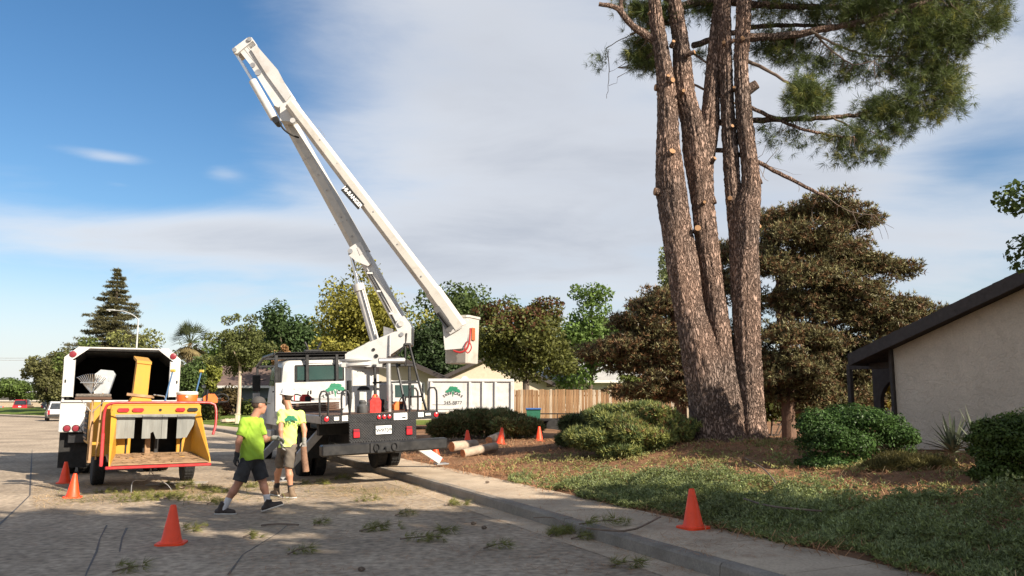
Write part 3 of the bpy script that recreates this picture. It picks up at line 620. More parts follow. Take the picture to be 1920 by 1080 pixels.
m_needle = leafmat('pine_needles', (.085, .112, .034), .5, .3, .5); m_needle_y = leafmat('pine_needles_light', (.20, .205, .055), .4, .35, .5)
m_twig = mat('twig_bark', (.17, .125, .095), .9, var=.3)
pine = thing('pine_tree', 'tall multi-stemmed pine with sawn limb stubs beside the pavement', 'tree', on(5.02, 18.7), 0); PB = Vector(pine.location)
def L3(u, v, y): return P(u, v, PY + y) - PB
def stem_mesh(path, dy, seed, top_ext=0.0, flare=False):
    """path [(u,v,half width px)]; a trunk with bark plates standing proud of furrows"""
    pts = np.array([[*L3(u, v, (dy(v) if callable(dy) else dy)), hw / FPX * PY * .955] for u, v, hw in path])
    if top_ext:
        d = pts[-1] - pts[-2]; d[:3] /= np.linalg.norm(d[:3]); e = pts[-1].copy(); e[:3] += d[:3] * top_ext; e[3] *= .55; pts = np.vstack([pts, e])
    cp = catmull(pts, .06); n = 72; k = len(cp); th = np.arange(n) / n * 2 * np.pi; rg = np.random.default_rng(seed)
    t = np.gradient(cp[:, :3], axis=0); t /= np.linalg.norm(t, axis=1, keepdims=True); U = np.cross(t, [0, 1, 0.02]); U /= np.linalg.norm(U, axis=1, keepdims=True); W = np.cross(t, U)
    zz = np.arange(k)[:, None] * .06; T = th[None]
    ph = rg.random(8) * 6.28; ridge = np.zeros((k, n))
    for i, (a, b_) in enumerate([(11, 1.1), (17, -1.7), (23, 2.3), (29, -1.1), (7, .8), (14, 3.1)]): ridge += np.abs(np.sin(T * a / 2 + np.sin(zz * b_ + ph[i]) * 1.2 + ph[i])) 
    ridge = ridge / 6 - .62 + .12 * rg.normal(size=(k, n)).clip(-2, 2)
    low = .05 * np.sin(2 * T + zz * .9 + ph[0]) + .04 * np.sin(3 * T - zz * 1.7 + ph[1]) + .03 * np.sin(zz * 3.1 + ph[2])
    rr = cp[:, 3][:, None] * (1 + low) + ridge * .065
    if flare: rr = rr * (1 + .28 * np.exp(-(zz / .35)) * (1 + .5 * np.sin(4 * T + ph[3])))
    V = cp[:, None, :3] + U[:, None] * (np.cos(T) * rr)[..., None] + W[:, None] * (np.sin(T) * rr)[..., None]
    i, j = np.meshgrid(np.arange(k - 1), np.arange(n), indexing='ij'); a = i * n + j; b_ = i * n + (j + 1) % n
    return V.reshape(-1, 3), np.stack([a, b_, b_ + n, a + n], -1).reshape(-1, 4)
stems = [stem_mesh([(1352, 850, 50), (1340, 800, 46), (1325, 720, 40), (1308, 640, 34), (1290, 570, 30), (1276, 480, 29), (1264, 390, 28.5), (1253, 290, 24), (1250, 175, 18.5), (1241, 97, 16), (1231, 39, 13.5), (1227, 0, 11)], lambda v: -.15, 1, 3.0, True),
         stem_mesh([(1358, 850, 40), (1356, 780, 36), (1353, 700, 29), (1348, 640, 26), (1340, 570, 24), (1329, 480, 22.5), (1319, 400, 22), (1310, 300, 26), (1298, 230, 22), (1283, 175, 20), (1276, 78, 17), (1263, 0, 15)], lambda v: -.1 + .0003 * (850 - v), 2, 4.0, True),
         stem_mesh([(1318, 330, 18), (1326, 262, 19), (1331, 214, 17.5), (1337, 136, 14), (1345, 39, 12), (1349, 0, 11)], .22, 3, 3.0),
         stem_mesh([(1387, 470, 18), (1381, 410, 16.5), (1374, 350, 15.5), (1366, 233, 13), (1360, 117, 12.5), (1357, 0, 13)], .02, 4, 3.5),
         stem_mesh([(1412, 850, 32), (1410, 800, 27), (1407, 740, 25), (1402, 650, 24.5), (1398, 570, 25), (1396, 480, 27), (1400, 400, 25), (1408, 340, 18.5), (1397, 240, 16), (1392, 170, 15.5), (1390, 117, 12.5), (1395, 0, 14)], -.12, 5, 4.0, True)]
for v_, f_ in stems: put('trunk', np_mesh('trunk', v_, f_, True), m_pbark, pine)
def stub(u, v, y, du, dv, dyy, l, r, cutn=True):
    r *= .8; c = L3(u, v, y); d = Vector((du + random.uniform(-.25, .25), dyy, -dv + random.uniform(-.2, .3))).normalized(); e = c + d * l; rt = r * .92
    s_ = MB().tube([tuple(c - d * .14), tuple(c), tuple(e)], [r * 1.35, r * 1.12, rt], 12, jit=.1).build('branch_stub', m_pbark, pine)
    MB().tube([tuple(e), tuple(e + d * .006)], [rt * .97, rt * .95], 14).build('cut_face', m_cut, s_)
for a in [(1257, 290, -.36, .0, -.5, -1, .13, .105), (1308, 430, -.38, -.1, -.2, -1, .09, .10), (1337, 300, -.15, .4, -.3, -1, .07, .065), (1252, 146, -.38, .1, -.35, -1, .07, .06), (1257, 152, -.38, .5, .1, -1, .10, .085), (1280, 172, -.33, .1, .1, -1, .08, .06),
          (1262, 80, -.36, -.1, -.2, -1, .05, .055), (1295, 100, -.2, .9, -.2, -.6, .10, .07), (1357, 82, -.15, -.1, -.1, -1, .08, .06), (1368, 80, -.10, .8, -.2, -.8, .12, .07), (1388, 77, -.22, 0, -.2, -1, .12, .085), (1371, 239, -.12, 0, -.2, -1, .07, .06),
          (1369, 372, -.15, -.2, .1, -1, .05, .075), (1397, 172, -.1, .8, -.5, -.25, .32, .155), (1238, 165, -.15, -1, .1, -.2, .13, .11), (1238, 360, -.2, -1, .2, -.2, .14, .13), (1330, 378, -.05, 1, -.1, -.3, .15, .13), (1420, 342, -.1, 1, 0, -.2, .1, .10),
          (1320, 380, -.3, 0, 0, -1, .06, .05), (1422, 425, -.25, .6, 0, -1, .05, .06), (1225, 30, -.15, -.8, -.6, -.3, .14, .09), (1377, 165, -.2, -.5, 0, -1, .05, .045)]: stub(*a)
limbs = []
def limb(path, dy0, dy1, r0, r1, name='limb', end_cut=False):
    n = len(path); pts = np.array([[*L3(u, v, dy0 + (dy1 - dy0) * i / (n - 1)), r0 + (r1 - r0) * i / (n - 1)] for i, (u, v) in enumerate(path)]); cp = catmull(pts, .12)
    cp[:, :3] += RNG.normal(size=(len(cp), 3)) * .008
    o = MB().tube([tuple(q[:3]) for q in cp], [q[3] * random.uniform(.93, 1.07) for q in cp], 9).build(name, m_pbark if r0 > .05 else m_twig, pine)
    if end_cut: d = Vector(cp[-1][:3]) - Vector(cp[-2][:3]); d.normalize(); MB().disc(cp[-1][:3], d, cp[-1][3] * .95).build('cut_face', m_cut, o)
    limbs.append(cp); return cp
limb([(1232, 80), (1205, 60), (1185, 48), (1165, 22), (1150, 12), (1122, 8)], -.1, -.5, .105, .05, end_cut=True); limb([(1168, 28), (1164, 5), (1166, -30)], -.3, -.4, .06, .04)
limb([(1275, 40), (1225, 50), (1180, 66)], .2, .8, .06, .03)
limb([(1395, 72), (1480, 66), (1540, 55), (1620, 40), (1700, 16), (1780, -15)], .2, -.6, .105, .05)
limb([(1300, 86), (1345, 70), (1420, 50), (1500, 48), (1580, 50), (1660, 62)], .5, .9, .085, .03)
limb([(1270, 15), (1330, 0), (1400, 8), (1500, 12), (1600, 14), (1700, 20), (1800, 10)], .5, .3, .11, .04)
limb([(1398, 112), (1440, 132), (1470, 150), (1500, 170), (1520, 185)], .3, -.4, .048, .02)
limb([(1345, 230), (1400, 226), (1450, 224), (1500, 223), (1560, 220), (1620, 212), (1680, 192), (1740, 168), (1775, 150)], .4, -.3, .085, .025)
limb([(1402, 200), (1440, 216), (1500, 240), (1560, 254), (1602, 258)], .2, -.6, .055, .022, end_cut=True)
limb([(1335, 283), (1365, 284), (1415, 300), (1460, 325), (1510, 350), (1552, 370)], .3, -.3, .062, .04, end_cut=True)
limb([(1548, 368), (1580, 390), (1610, 400), (1640, 402)], -.3, -.4, .012, .006)
limb([(1520, 58), (1570, 85), (1640, 105), (1740, 103), (1775, 100)], -.2, .2, .035, .012); limb([(1530, 65), (1560, 95), (1600, 120), (1650, 110)], 0, -.5, .03, .01)
limb([(1600, 45), (1640, 60), (1700, 62), (1760, 50)], 0, .5, .035, .012); limb([(1300, 158), (1330, 172), (1370, 190), (1400, 205)], .5, .3, .03, .025); limb([(1300, 100), (1340, 130)], .5, .5, .03, .02)
limb([(1560, 220), (1600, 240), (1640, 250), (1660, 280)], 0, -.3, .025, .008); limb([(1600, 215), (1650, 225), (1700, 218)], -.1, .4, .025, .008)
limb([(1180, 66), (1140, 90), (1135, 120)], .8, .8, .012, .006); limb([(1140, 95), (1142, 140), (1137, 185)], .8, .8, .012, .005)
limb([(1142, 135), (1158, 128)], .8, .8, .006, .003); limb([(1140, 160), (1156, 155), (1158, 145)], .8, .8, .006, .003)
# limbs above the picture
limb([(1260, 10), (1200, -60), (1120, -110), (1040, -140)], .2, .8, .10, .03); limb([(1395, -20), (1480, -90), (1600, -130), (1720, -150)], 0, -1.2, .11, .03); limb([(1357, -10), (1330, -120), (1300, -230)], .3, 1.6, .1, .03); limb([(1390, -40), (1450, -150), (1520, -260)], .2, 1.5, .1, .03); limb([(1600, -130), (1750, -110), (1850, -70)], -.9, -1.0, .05, .02)
# foliage: tufts of needles at the ends of short twigs
T_pos, T_ax, tw = [], [], MB()
def tufts(u, v, ru, rv, n, y0=0.0, ry=.9, droop=0.15, yellow=0.25, twigs=.5):
    for i in range(n):
        a = random.uniform(0, 6.28); q = math.sqrt(random.random()); p = np.array(L3(u + ru * q * math.cos(a), v + rv * q * math.sin(a), y0 + random.uniform(-ry, ry) * (1 - .5 * q)))
        best = None; bd = 9e9
        for cp in limbs:
            d = ((cp[:, :3] - p) ** 2).sum(1); k = d.argmin()
            if d[k] < bd: bd = d[k]; best = cp[k, :3]
        d = p - best; ln = np.linalg.norm(d) + 1e-6; ax = d / ln * .5 + np.array([math.cos(a) * .6, random.uniform(-.6, .6), random.uniform(-.45, .5) - droop]); T_pos.append(p); T_ax.append(ax); 
        if random.random() < twigs and ln > .15:
            m = (best + p) / 2 + np.array([0, 0, -.06 * ln]); m2 = p - ax / (np.linalg.norm(ax) + 1e-6) * .12
            s0 = best if ln < 1.2 else p - d / ln * random.uniform(.5, 1.0)
            tw.tube([tuple(s0), tuple((s0 + m2) / 2 + np.array([random.uniform(-.04, .04), 0, -.03])), tuple(p)], [.011, .008, .004], 4, caps=False)
for a in [(1790, 20, 100, 62, 300, 0, 1.1), (1700, 40, 110, 58, 230, .2, 1.2), (1610, 25, 110, 40, 130, .4, 1.0), (1745, 100, 68, 42, 95, .1, .9), (1640, 95, 80, 30, 44, .2, .9), (1560, 12, 110, 22, 66, .6, .8), (1660, 130, 70, 18, 36, .2, .6), (1590, 140, 34, 14, 14, 0, .4), (1750, 135, 26, 16, 24, 0, .4),
          (1514, 180, 33, 30, 95, -.4, .4), (1478, 88, 42, 24, 70, .5, .5), (1530, 118, 26, 14, 22, .2, .4), (1440, 75, 30, 26, 30, .6, .5), (1720, 195, 78, 32, 120, -.1, .7), (1770, 150, 32, 26, 52, -.2, .5), (1660, 205, 60, 22, 40, .1, .6), (1640, 242, 66, 20, 44, -.1, .6), (1580, 262, 38, 14, 26, -.4, .4), (1640, 288, 28, 10, 16, -.3, .3), (1595, 288, 34, 10, 14, -.3, .3), (1500, 250, 60, 26, 16, 0, .5), (1455, 262, 40, 30, 8, 0, .3),
          (1206, 98, 26, 30, 90, .5, .5), (1225, 25, 42, 20, 70, .5, .5), (1325, 12, 40, 16, 45, .7, .5), (1350, 100, 40, 20, 16, .7, .4), (1128, 118, 8, 10, 4, .8, .1), (1180, 12, 30, 14, 18, .3, .4), (1440, 15, 50, 20, 40, .7, .6),
          (1080, -130, 90, 50, 130, .6, 1.2), (1600, -120, 180, 55, 300, -.8, 1.4), (1800, -80, 90, 40, 120, -.8, 1.0), (1310, -200, 110, 60, 150, 1.4, 1.3), (1500, -230, 110, 60, 160, 1.4, 1.3)]: tufts(*a)
TP = np.array(T_pos); TA = np.array(T_ax); sel = RNG.random(len(TP)) < .28
# each point carries a little spray of tufts
def spray(p, a, k, sp):
    q = np.repeat(p, k, 0) + RNG.normal(size=(len(p) * k, 3)) * sp; return q, np.repeat(a, k, 0) + RNG.normal(size=(len(p) * k, 3)) * .45
p_, a_ = spray(TP[~sel], TA[~sel], 5, .12); foliage('needles', m_needle, pine, p_, a_, NEEDLE, .27, .25)
p_, a_ = spray(TP[sel], TA[sel], 3, .11); foliage('light_needles', m_needle_y, pine, p_, a_, NEEDLE, .24, .25)  # brighter needle colour mixed in at random to stand in for sunlit tips
for i in range(70):        # bare hanging twigs
    cp = random.choice(limbs[3:14]); q = cp[random.randrange(len(cp) // 3, len(cp)), :3]; pts = [q]
    d = np.array([random.uniform(-.2, .3), random.uniform(-.2, .2), -.25])
    for k in range(random.randint(2, 5)): pts.append(pts[-1] + d * random.uniform(.4, .8) + RNG.normal(size=3) * .06)
    tw.tube([tuple(x) for x in pts], [.009 - .0015 * k for k in range(len(pts))], 4, caps=False)
tw.build('twigs', m_twig, pine)
# ------------------------------------------------------------------ brown-green conifers behind the pine
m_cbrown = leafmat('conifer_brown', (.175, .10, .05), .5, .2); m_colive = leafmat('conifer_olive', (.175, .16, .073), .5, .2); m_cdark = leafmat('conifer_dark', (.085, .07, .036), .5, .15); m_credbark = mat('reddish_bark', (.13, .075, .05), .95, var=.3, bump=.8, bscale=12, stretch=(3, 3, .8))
def px_blobs(lst, Y, base, grow=1.0):
    out = []
    for (u, v, ru, rv, dy) in lst:
        yy = Y + dy; c = np.array(P(u, v, yy) - base); k = yy / FPX; out.append((c, np.array([ru * k, (ru * .5 + rv * .5) * k, rv * k]) * np.array([grow, grow, grow * (1.12 if grow > 1 else 1)])))
    return out
def conifer(label, u, vb, Y, blobs, n, seed, tr, fr=(.45, .35, .2), size=.26, trunk_top=0.7, path=None):
    base = P(u, vb, Y); base.z = hz(base.x, Y); t = thing('conifer_tree', label, 'tree', base, 0); bl = px_blobs(blobs, Y, base, 1.12); sb = sub_blobs(bl, 20, .33, seed); rgc = np.random.default_rng(seed + 50)
    for c, r in bl:
        for i in range(16):
            a = rgc.uniform(0, 6.28); q = c + r * np.array([math.cos(a), math.sin(a), rgc.uniform(-.5, .6)]) * rgc.uniform(.95, 1.3); q[2] -= .12 * rgc.random(); sb.append((q, np.array([.34, .3, .13]) * rgc.uniform(.6, 1.2)))
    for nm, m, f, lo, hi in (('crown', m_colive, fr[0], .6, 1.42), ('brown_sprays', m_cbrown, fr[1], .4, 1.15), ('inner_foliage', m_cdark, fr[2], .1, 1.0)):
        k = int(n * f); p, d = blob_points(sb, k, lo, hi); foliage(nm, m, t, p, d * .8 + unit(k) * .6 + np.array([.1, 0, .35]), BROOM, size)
    top = max(c[2] + r[2] for c, r in bl); pts = [(0, 0, -.1), (.05, 0, top * .3), (-.1, .1, top * .6), (.1, .1, top * trunk_top)] if path is None else path
    MB().tube(pts, [tr * 1.1, tr * .9, tr * .6, tr * .25], 12, jit=.12).build('trunk', m_credbark, t); b = MB()
    for c, r in bl: z = max(.6, min(c[2] * .8, top * .6)); b.tube([(0, 0, z), tuple((c + np.array([0, 0, z])) / 2), tuple(c)], [tr * .4, tr * .25, tr * .08], 7)
    b.build('limbs', m_credbark, t); return t
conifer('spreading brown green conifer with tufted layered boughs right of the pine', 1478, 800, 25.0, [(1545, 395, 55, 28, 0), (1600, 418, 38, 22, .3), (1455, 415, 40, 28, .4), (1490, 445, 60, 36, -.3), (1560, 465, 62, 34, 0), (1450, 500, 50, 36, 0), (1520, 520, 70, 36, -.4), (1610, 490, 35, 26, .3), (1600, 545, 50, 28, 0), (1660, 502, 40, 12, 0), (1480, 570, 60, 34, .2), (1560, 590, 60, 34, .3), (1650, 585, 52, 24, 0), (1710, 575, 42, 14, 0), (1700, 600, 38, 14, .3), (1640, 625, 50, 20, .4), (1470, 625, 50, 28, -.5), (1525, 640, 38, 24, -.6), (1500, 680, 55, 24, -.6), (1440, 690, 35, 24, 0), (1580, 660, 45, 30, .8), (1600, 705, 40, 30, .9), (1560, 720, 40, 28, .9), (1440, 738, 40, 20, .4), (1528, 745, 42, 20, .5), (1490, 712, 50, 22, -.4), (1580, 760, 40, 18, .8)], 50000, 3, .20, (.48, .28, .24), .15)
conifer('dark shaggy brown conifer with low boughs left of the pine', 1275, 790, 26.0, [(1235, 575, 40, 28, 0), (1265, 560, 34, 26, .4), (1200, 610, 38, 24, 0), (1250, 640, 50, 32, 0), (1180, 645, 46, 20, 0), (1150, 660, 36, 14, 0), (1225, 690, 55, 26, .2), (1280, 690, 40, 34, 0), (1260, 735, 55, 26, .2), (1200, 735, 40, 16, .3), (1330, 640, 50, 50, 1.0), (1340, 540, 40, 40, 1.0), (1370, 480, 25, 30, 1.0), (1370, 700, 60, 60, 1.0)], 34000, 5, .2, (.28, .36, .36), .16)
# birch-like sprays hanging left of the pine
broadleaf('birch_tree', 'slender weeping birch whose pale sprays hang left of the pine trunks', 1262, 28, 385, 720, 34, (.12, .14, .06), 1300, .17, 20, 21, leaf='birch', trunk_r=.06, lr=(.2, .4))
# ------------------------------------------------------------------ junipers, hedges, shrubs
m_juni = leafmat('juniper_green', (.125, .165, .062), .5, .3); m_juni_l = leafmat('juniper_light', (.26, .275, .085), .45, .3); m_juni_b = leafmat('juniper_brown', (.24, .135, .06), .4, .2); m_juni_d = leafmat('juniper_dark', (.075, .09, .038), .5, .2)
def juniper(label, u, vb, Y, blobs, n, size, m1, m2, frac2, seed, brown=.0):
    base = P(u, vb, Y); base.z = hz(base.x, Y); t = thing('juniper_bush', label, 'bush', base, 0); bl = px_blobs(blobs, Y, base); sb = sub_blobs(bl, 9, .42, seed) + [(c, r * .8) for c, r in bl]
    for nm, m, f, lo, hi in (('foliage', m1, 1 - frac2 - brown, .55, 1.1), ('light_tips', m2, frac2, .9, 1.15), ('dead_sprays', m_juni_b, brown, .75, 1.05)):
        k = int(n * f)
        if k < 5: continue
        p, d = blob_points(sb, k, lo, hi); a = d * .6 + unit(k) * .45 + np.array([0, 0, .5])
        if nm == 'dead_sprays': s_ = np.sin(p[:, 0] * 2.2 + .6) + np.sin(p[:, 2] * 4 + p[:, 1] * 2) > .55; p, a = p[s_], a[s_]
        s_ = p[:, 2] > -.1; foliage(nm, m, t, p[s_], a[s_], JUNI, size)
    b = MB()
    for c, r in bl: b.tube([(0, 0, -.1), tuple(c * np.array([.5, .5, .35])), tuple(c)], [.06, .04, .015], 6)
    b.build('stems', m_bark, t); return t
juniper('large sunlit green juniper bush with brown patches left of the pine', 1175, 848, 18.5, [(1165, 802, 58, 28, 0), (1230, 785, 48, 24, 0), (1200, 822, 62, 22, -.4), (1258, 808, 42, 30, -.2), (1128, 826, 52, 20, -.2), (1150, 780, 46, 20, .5), (1095, 820, 40, 22, .3), (1212, 768, 36, 14, .2), (1165, 846, 40, 12, -.7), (1280, 830, 26, 20, 0), (1185, 772, 30, 14, .3)], 27000, .135, m_juni, m_juni_l, .32, 3, .26)
juniper('dark green juniper bush between the cones and the sunlit juniper', 1085, 838, 21.0, [(1098, 815, 46, 22, 0), (1090, 797, 36, 18, .2), (1128, 792, 40, 22, .3), (1068, 826, 22, 12, 0)], 9000, .15, m_juni_d, m_juni, .2, 7)
juniper('long low olive juniper hedge in front of the dump truck', 905, 822, 28.5, [(850, 800, 42, 22, 0), (900, 792, 46, 26, .2), (950, 795, 46, 26, 0), (980, 803, 36, 18, .2), (875, 785, 30, 16, .6), (930, 782, 30, 14, .5), (825, 808, 24, 14, 0)], 13000, .17, leafmat('juniper_olive', (.20, .175, .075), .5, .3), m_juni, .25, 8)
SM = np.array([(0, -.5, 0), (.3, -.1, .08), (0, .5, 0), (-.3, -.1, .08)])
def pblob(u, v, Y, ru, rv, base, ry=None): k = Y / FPX; c = np.array(P(u, v, Y) - base); return (c, np.array([ru * k, ru * k * .8 if ry is None else ry, rv * k]))
def pbush(name, label, u, vb, Y, lst, col, n, size, leafname, T, shared=None, lo=.5, brown=None):
    base = P(u, vb, Y); base.z = hz(base.x, Y); return bush(name, label, base, [pblob(a, b, Y + dy, ru, rv, base) for a, b, ru, rv, dy in lst], col, n, size, leafname, T, lo=lo, shared=shared, brown=brown)
pbush('clipped_bush', 'large dark green clipped bush left of the stucco wall', 1600, 890, 14.6, [(1565, 830, 78, 58, 0), (1640, 815, 72, 56, .2), (1530, 800, 40, 42, 0), (1600, 790, 70, 36, .2), (1690, 825, 34, 40, .3), (1560, 870, 64, 24, -.2)], (.055, .105, .026), 28000, .050, 'hedge_a', (SM, LEAF_F), lo=.7)
pbush('clipped_bush', 'tall green bush cut off by the right edge of the picture', 1880, 925, 11.8, [(1890, 845, 70, 74, 0), (1930, 820, 70, 60, .1), (1870, 890, 52, 36, -.1), (1850, 820, 34, 40, 0)], (.085, .125, .028), 22000, .050, 'hedge_b', (SM, LEAF_F))
pbush('low_shrub', 'low brownish green shrub between the two clipped bushes', 1700, 902, 13.4, [(1690, 878, 56, 28, 0), (1745, 880, 42, 24, 0), (1650, 885, 36, 20, -.1)], (.15, .13, .045), 9000, .07, 'lowshrub', (JUNI[0] * 1.6, JUNI[1]))
pbush('yellow_shrub', 'sunlit yellow green shrub seen through the porch arch', 1660, 770, 31, [(1665, 735, 40, 32, 0), (1640, 755, 36, 20, 0), (1700, 740, 30, 30, .5)], (.24, .20, .03), 3500, .16, 'yellowshrub', (LEAF, LEAF_F))
pbush('garden_shrub', 'green shrub behind the conifer trunk by the dark blue car', 1440, 790, 30, [(1440, 765, 44, 30, 0), (1490, 770, 34, 26, .3), (1400, 770, 30, 26, .3)], (.09, .10, .025), 3500, .17, 'rearshrub', (LEAF, LEAF_F))
def yucca(label, u, vb, Y, n, ln, col, seed):
    base = P(u, vb, Y); base.z = hz(base.x, Y); t = thing('yucca_plant', label, 'plant', base, 0); rg = random.Random(seed); m = leafmat('yucca_leaf', col, .3, .15)
    for i in range(n):
        a = rg.uniform(0, 6.28); e = rg.uniform(.15, 1.4); l = ln * rg.uniform(.7, 1.1); d = Vector((math.cos(a) * math.cos(e), math.sin(a) * math.cos(e), math.sin(e))); x = d.cross(Vector((0, 0, 1))).normalized(); st = Vector((0, 0, .25)); vs = []
        for k, (f, w) in enumerate(((0, .022), (.35, .028), (.7, .02), (1, .002))):
            c = st + d * l * f - Vector((0, 0, .22 * l * f * f * math.cos(e))); vs += [tuple(c - x * w + Vector((0, 0, w * .5))), tuple(c), tuple(c + x * w + Vector((0, 0, w * .5)))]
        MB().add(vs, [q for k in range(3) for q in ((3 * k, 3 * k + 1, 3 * k + 4, 3 * k + 3), (3 * k + 1, 3 * k + 2, 3 * k + 5, 3 * k + 4))]).build('leaf', m, t)
yucca('spiky grey green yucca against the stucco wall left of the right bush', 1790, 885, 13.9, 44, .72, (.10, .115, .075), 1); yucca('smaller spiky yucca tight beside the right edge bush', 1838, 872, 13.4, 30, .8, (.085, .10, .06), 2)
# ------------------------------------------------------------------ ground cover, needle litter, twigs
def vnoise(x, y, f, seed=0):
    return (np.sin(x * f + seed) * np.sin(y * f * 1.13 + seed * 2.1) + .6 * np.sin(x * f * 2.3 + y * f * 1.1 + seed) * np.sin(y * f * 1.9 - x * f * .7 + seed * .7) + .4 * np.sin(x * f * 4.1 - y * f * 3.7 + seed * 3)) / 2
def ground_pts(n, s0, s1, d0, d1):
    S = RNG.uniform(s0, s1, n); D = RNG.uniform(d0, d1, n); X, Y = kerb_at(S, D); return S, D, X, Y
def cover(name, label, m, n, cond, T, size, zlo, zhi, lean=.5, dmax=5.6):
    S, D, X, Y = ground_pts(n, 6, 27, WALK - .1, dmax); q = X / np.maximum(Y, .1); k = cond(S, D, X, Y) & (q < .75) & (Y > 4.2); X, Y, D = X[k], Y[k], D[k]
    hgt = np.clip(.5 + .55 * vnoise(X, Y, 1.9, 2) + .5 * vnoise(X, Y, 4.6, 6), .05, 1.4) * (.55 + .45 * sstep(1.3, 2.2, D)); Z = profile(np.maximum(D, .05), X, Y) + (zlo + (zhi - zlo) * RNG.random(len(X))) * hgt
    pos = np.stack([X, Y, Z], 1); ax = unit(len(X)) * lean + np.array([-.25, -.1, .8]); o = foliage(name, m, None, pos, ax, T, size); tag(o, label, 'ground cover', kind='stuff'); return o
edge = lambda S, D: WALK - .05 + .16 * np.sin(S * 2.1) + .08 * np.sin(S * 5.3)
near = lambda X, Y: np.exp(-((X - 5) ** 2 + (Y - 18.6) ** 2) / (2 * 2.2 ** 2))
def band(S, D, X, Y):         # 1 along the pavement, less towards the pine
    a = 1 - sstep(2.4, 4.6, D + .5 * vnoise(X, Y, .9, 1)); b = sstep(15.6, 14.0, Y + .6 * vnoise(X, Y, 1.3, 4)); return a * b + .5 * sstep(.35, .6, vnoise(X, Y, 1.1, 5)) * (1 - near(X, Y)) * sstep(19, 15, Y)
m_cov = leafmat('cover_green', (.215, .25, .088), .6, .25); m_cov2 = leafmat('cover_blue_green', (.235, .275, .125), .5, .25); m_cov3 = leafmat('cover_olive', (.28, .27, .10), .5, .2)
cover('juniper_ground_cover', 'low spreading green juniper carpeting the yard edge along the pavement', m_cov, 120000, lambda S, D, X, Y: (D > edge(S, D)) & (RNG.random(len(X)) < band(S, D, X, Y)), COVER, .072, .0, .27)
cover('juniper_ground_cover', 'bluish green tips of the creeping juniper beside the pavement', m_cov2, 60000, lambda S, D, X, Y: (D > edge(S, D) + .05) & (RNG.random(len(X)) < band(S, D, X, Y)), COVER, .066, .12, .33)
cover('juniper_ground_cover', 'sparse olive ground plants among the brown needles', m_cov3, 42000, lambda S, D, X, Y: (D > WALK + .3) & (RNG.random(len(X)) < .16 + .6 * sstep(-.1, .5, vnoise(X, Y, 1.6, 8))) & (Y < 24), COVER, .085, .0, .13, dmax=10)
STRAW_V = np.array([(-.5, -.018, 0), (.5, -.014, .02), (.5, .014, .02), (-.5, .018, 0)]); 
def litter(name, label, m, pos, ln, tilt=.16):
    n = len(pos); a = RNG.random(n) * 6.283; t = RNG.normal(size=n) * tilt; c, s_ = np.cos(a), np.sin(a); ct, st = np.cos(t), np.sin(t)
    rot = np.stack([np.stack([c * ct, s_ * ct, st], 1), np.stack([-s_, c, np.zeros(n)], 1), np.stack([-c * st, -s_ * st, ct], 1)], 2); V, F = stamp(STRAW_V, LEAF_F, pos, rot, ln * (.6 + .8 * RNG.random(n)))
    return tag(put(name, np_mesh(name, V, F), m), label, 'litter', kind='stuff')
m_straw = mat('pine_straw', (.34, .175, .088), .9, var=.3, scale=1.2, island=.45, spec=.1); m_straw_p = mat('pale_straw', (.46, .32, .17), .9, var=.3, scale=1.2, island=.4, spec=.1); m_straw_g = leafmat('green_straw', (.15, .16, .04), .5, .2)
S, D, X, Y = ground_pts(90000, 8, 34, WALK - .3, 11); k = (RNG.random(len(X)) < .25 + .75 * sstep(-.2, .4, vnoise(X, Y, 1.0, 9))) & (X / Y < .7); X, Y, D = X[k], Y[k], D[k]; n2 = len(X)
litter('pine_straw', 'thick red brown pine needle litter over the yard', m_straw, np.stack([X, Y, profile(D, X, Y) + .01 + .05 * RNG.random(n2)], 1), .17, .3)
S, D, X, Y = ground_pts(11000, 8, 34, WALK, 11); k = (X / Y < .7); X, Y, D = X[k], Y[k], D[k]; litter('pine_straw', 'pale dry stalks scattered over the yard litter', m_straw_p, np.stack([X, Y, profile(D, X, Y) + .03 + .06 * RNG.random(len(X))], 1), .13, .3)
def road_litter(n, u0, u1, v0, v1, cond):
    U = RNG.uniform(u0, u1, n); Vv = v0 + (v1 - v0) * RNG.random(n); gp = np.array([G(a, b) for a, b in zip(U, Vv)]); S, D = kerb_coords(gp[:, 0], gp[:, 1]); k = cond(U, Vv, gp[:, 0], gp[:, 1], D); gp = gp[k]; D = D[k]
    gp[:, 2] = np.where(D > 0, .168, .006) + .012 * RNG.random(len(gp)); return gp
gp = road_litter(60000, 60, 1000, 880, 965, lambda u, v, x, y, d: (d < .1) & (RNG.random(len(u)) < np.clip(.10 + 1.1 * np.exp(-((v - 915 - 10 * np.sin(u * .02)) / 20) ** 2) * (.55 + .8 * vnoise(x, y, 1.7, 3)), 0, 1)))
litter('needle_litter', 'tan pine needles strewn over the road behind the chipper', m_straw_p, gp, .11, .12)
gp = road_litter(20000, 380, 1500, 880, 1079, lambda u, v, x, y, d: (d < 1.4) & (RNG.random(len(u)) < np.clip(.14 + .5 * np.exp(-(d / .9) ** 2) + .4 * vnoise(x, y, 2.2, 6), 0, 1)))
litter('needle_litter', 'brown needles and scraps along the kerb and pavement', m_straw, gp, .10, .12)
gp = road_litter(9000, 100, 800, 900, 960, lambda u, v, x, y, d: (d < 0) & (RNG.random(len(u)) < np.clip(.9 * np.exp(-((v - 930 + .03 * (u - 300)) / 12) ** 2) * (.3 + vnoise(x, y, 2.1, 1)), 0, 1)))
litter('needle_litter', 'fresh green needles dropped behind the chipper', m_straw_g, gp, .2, .25)
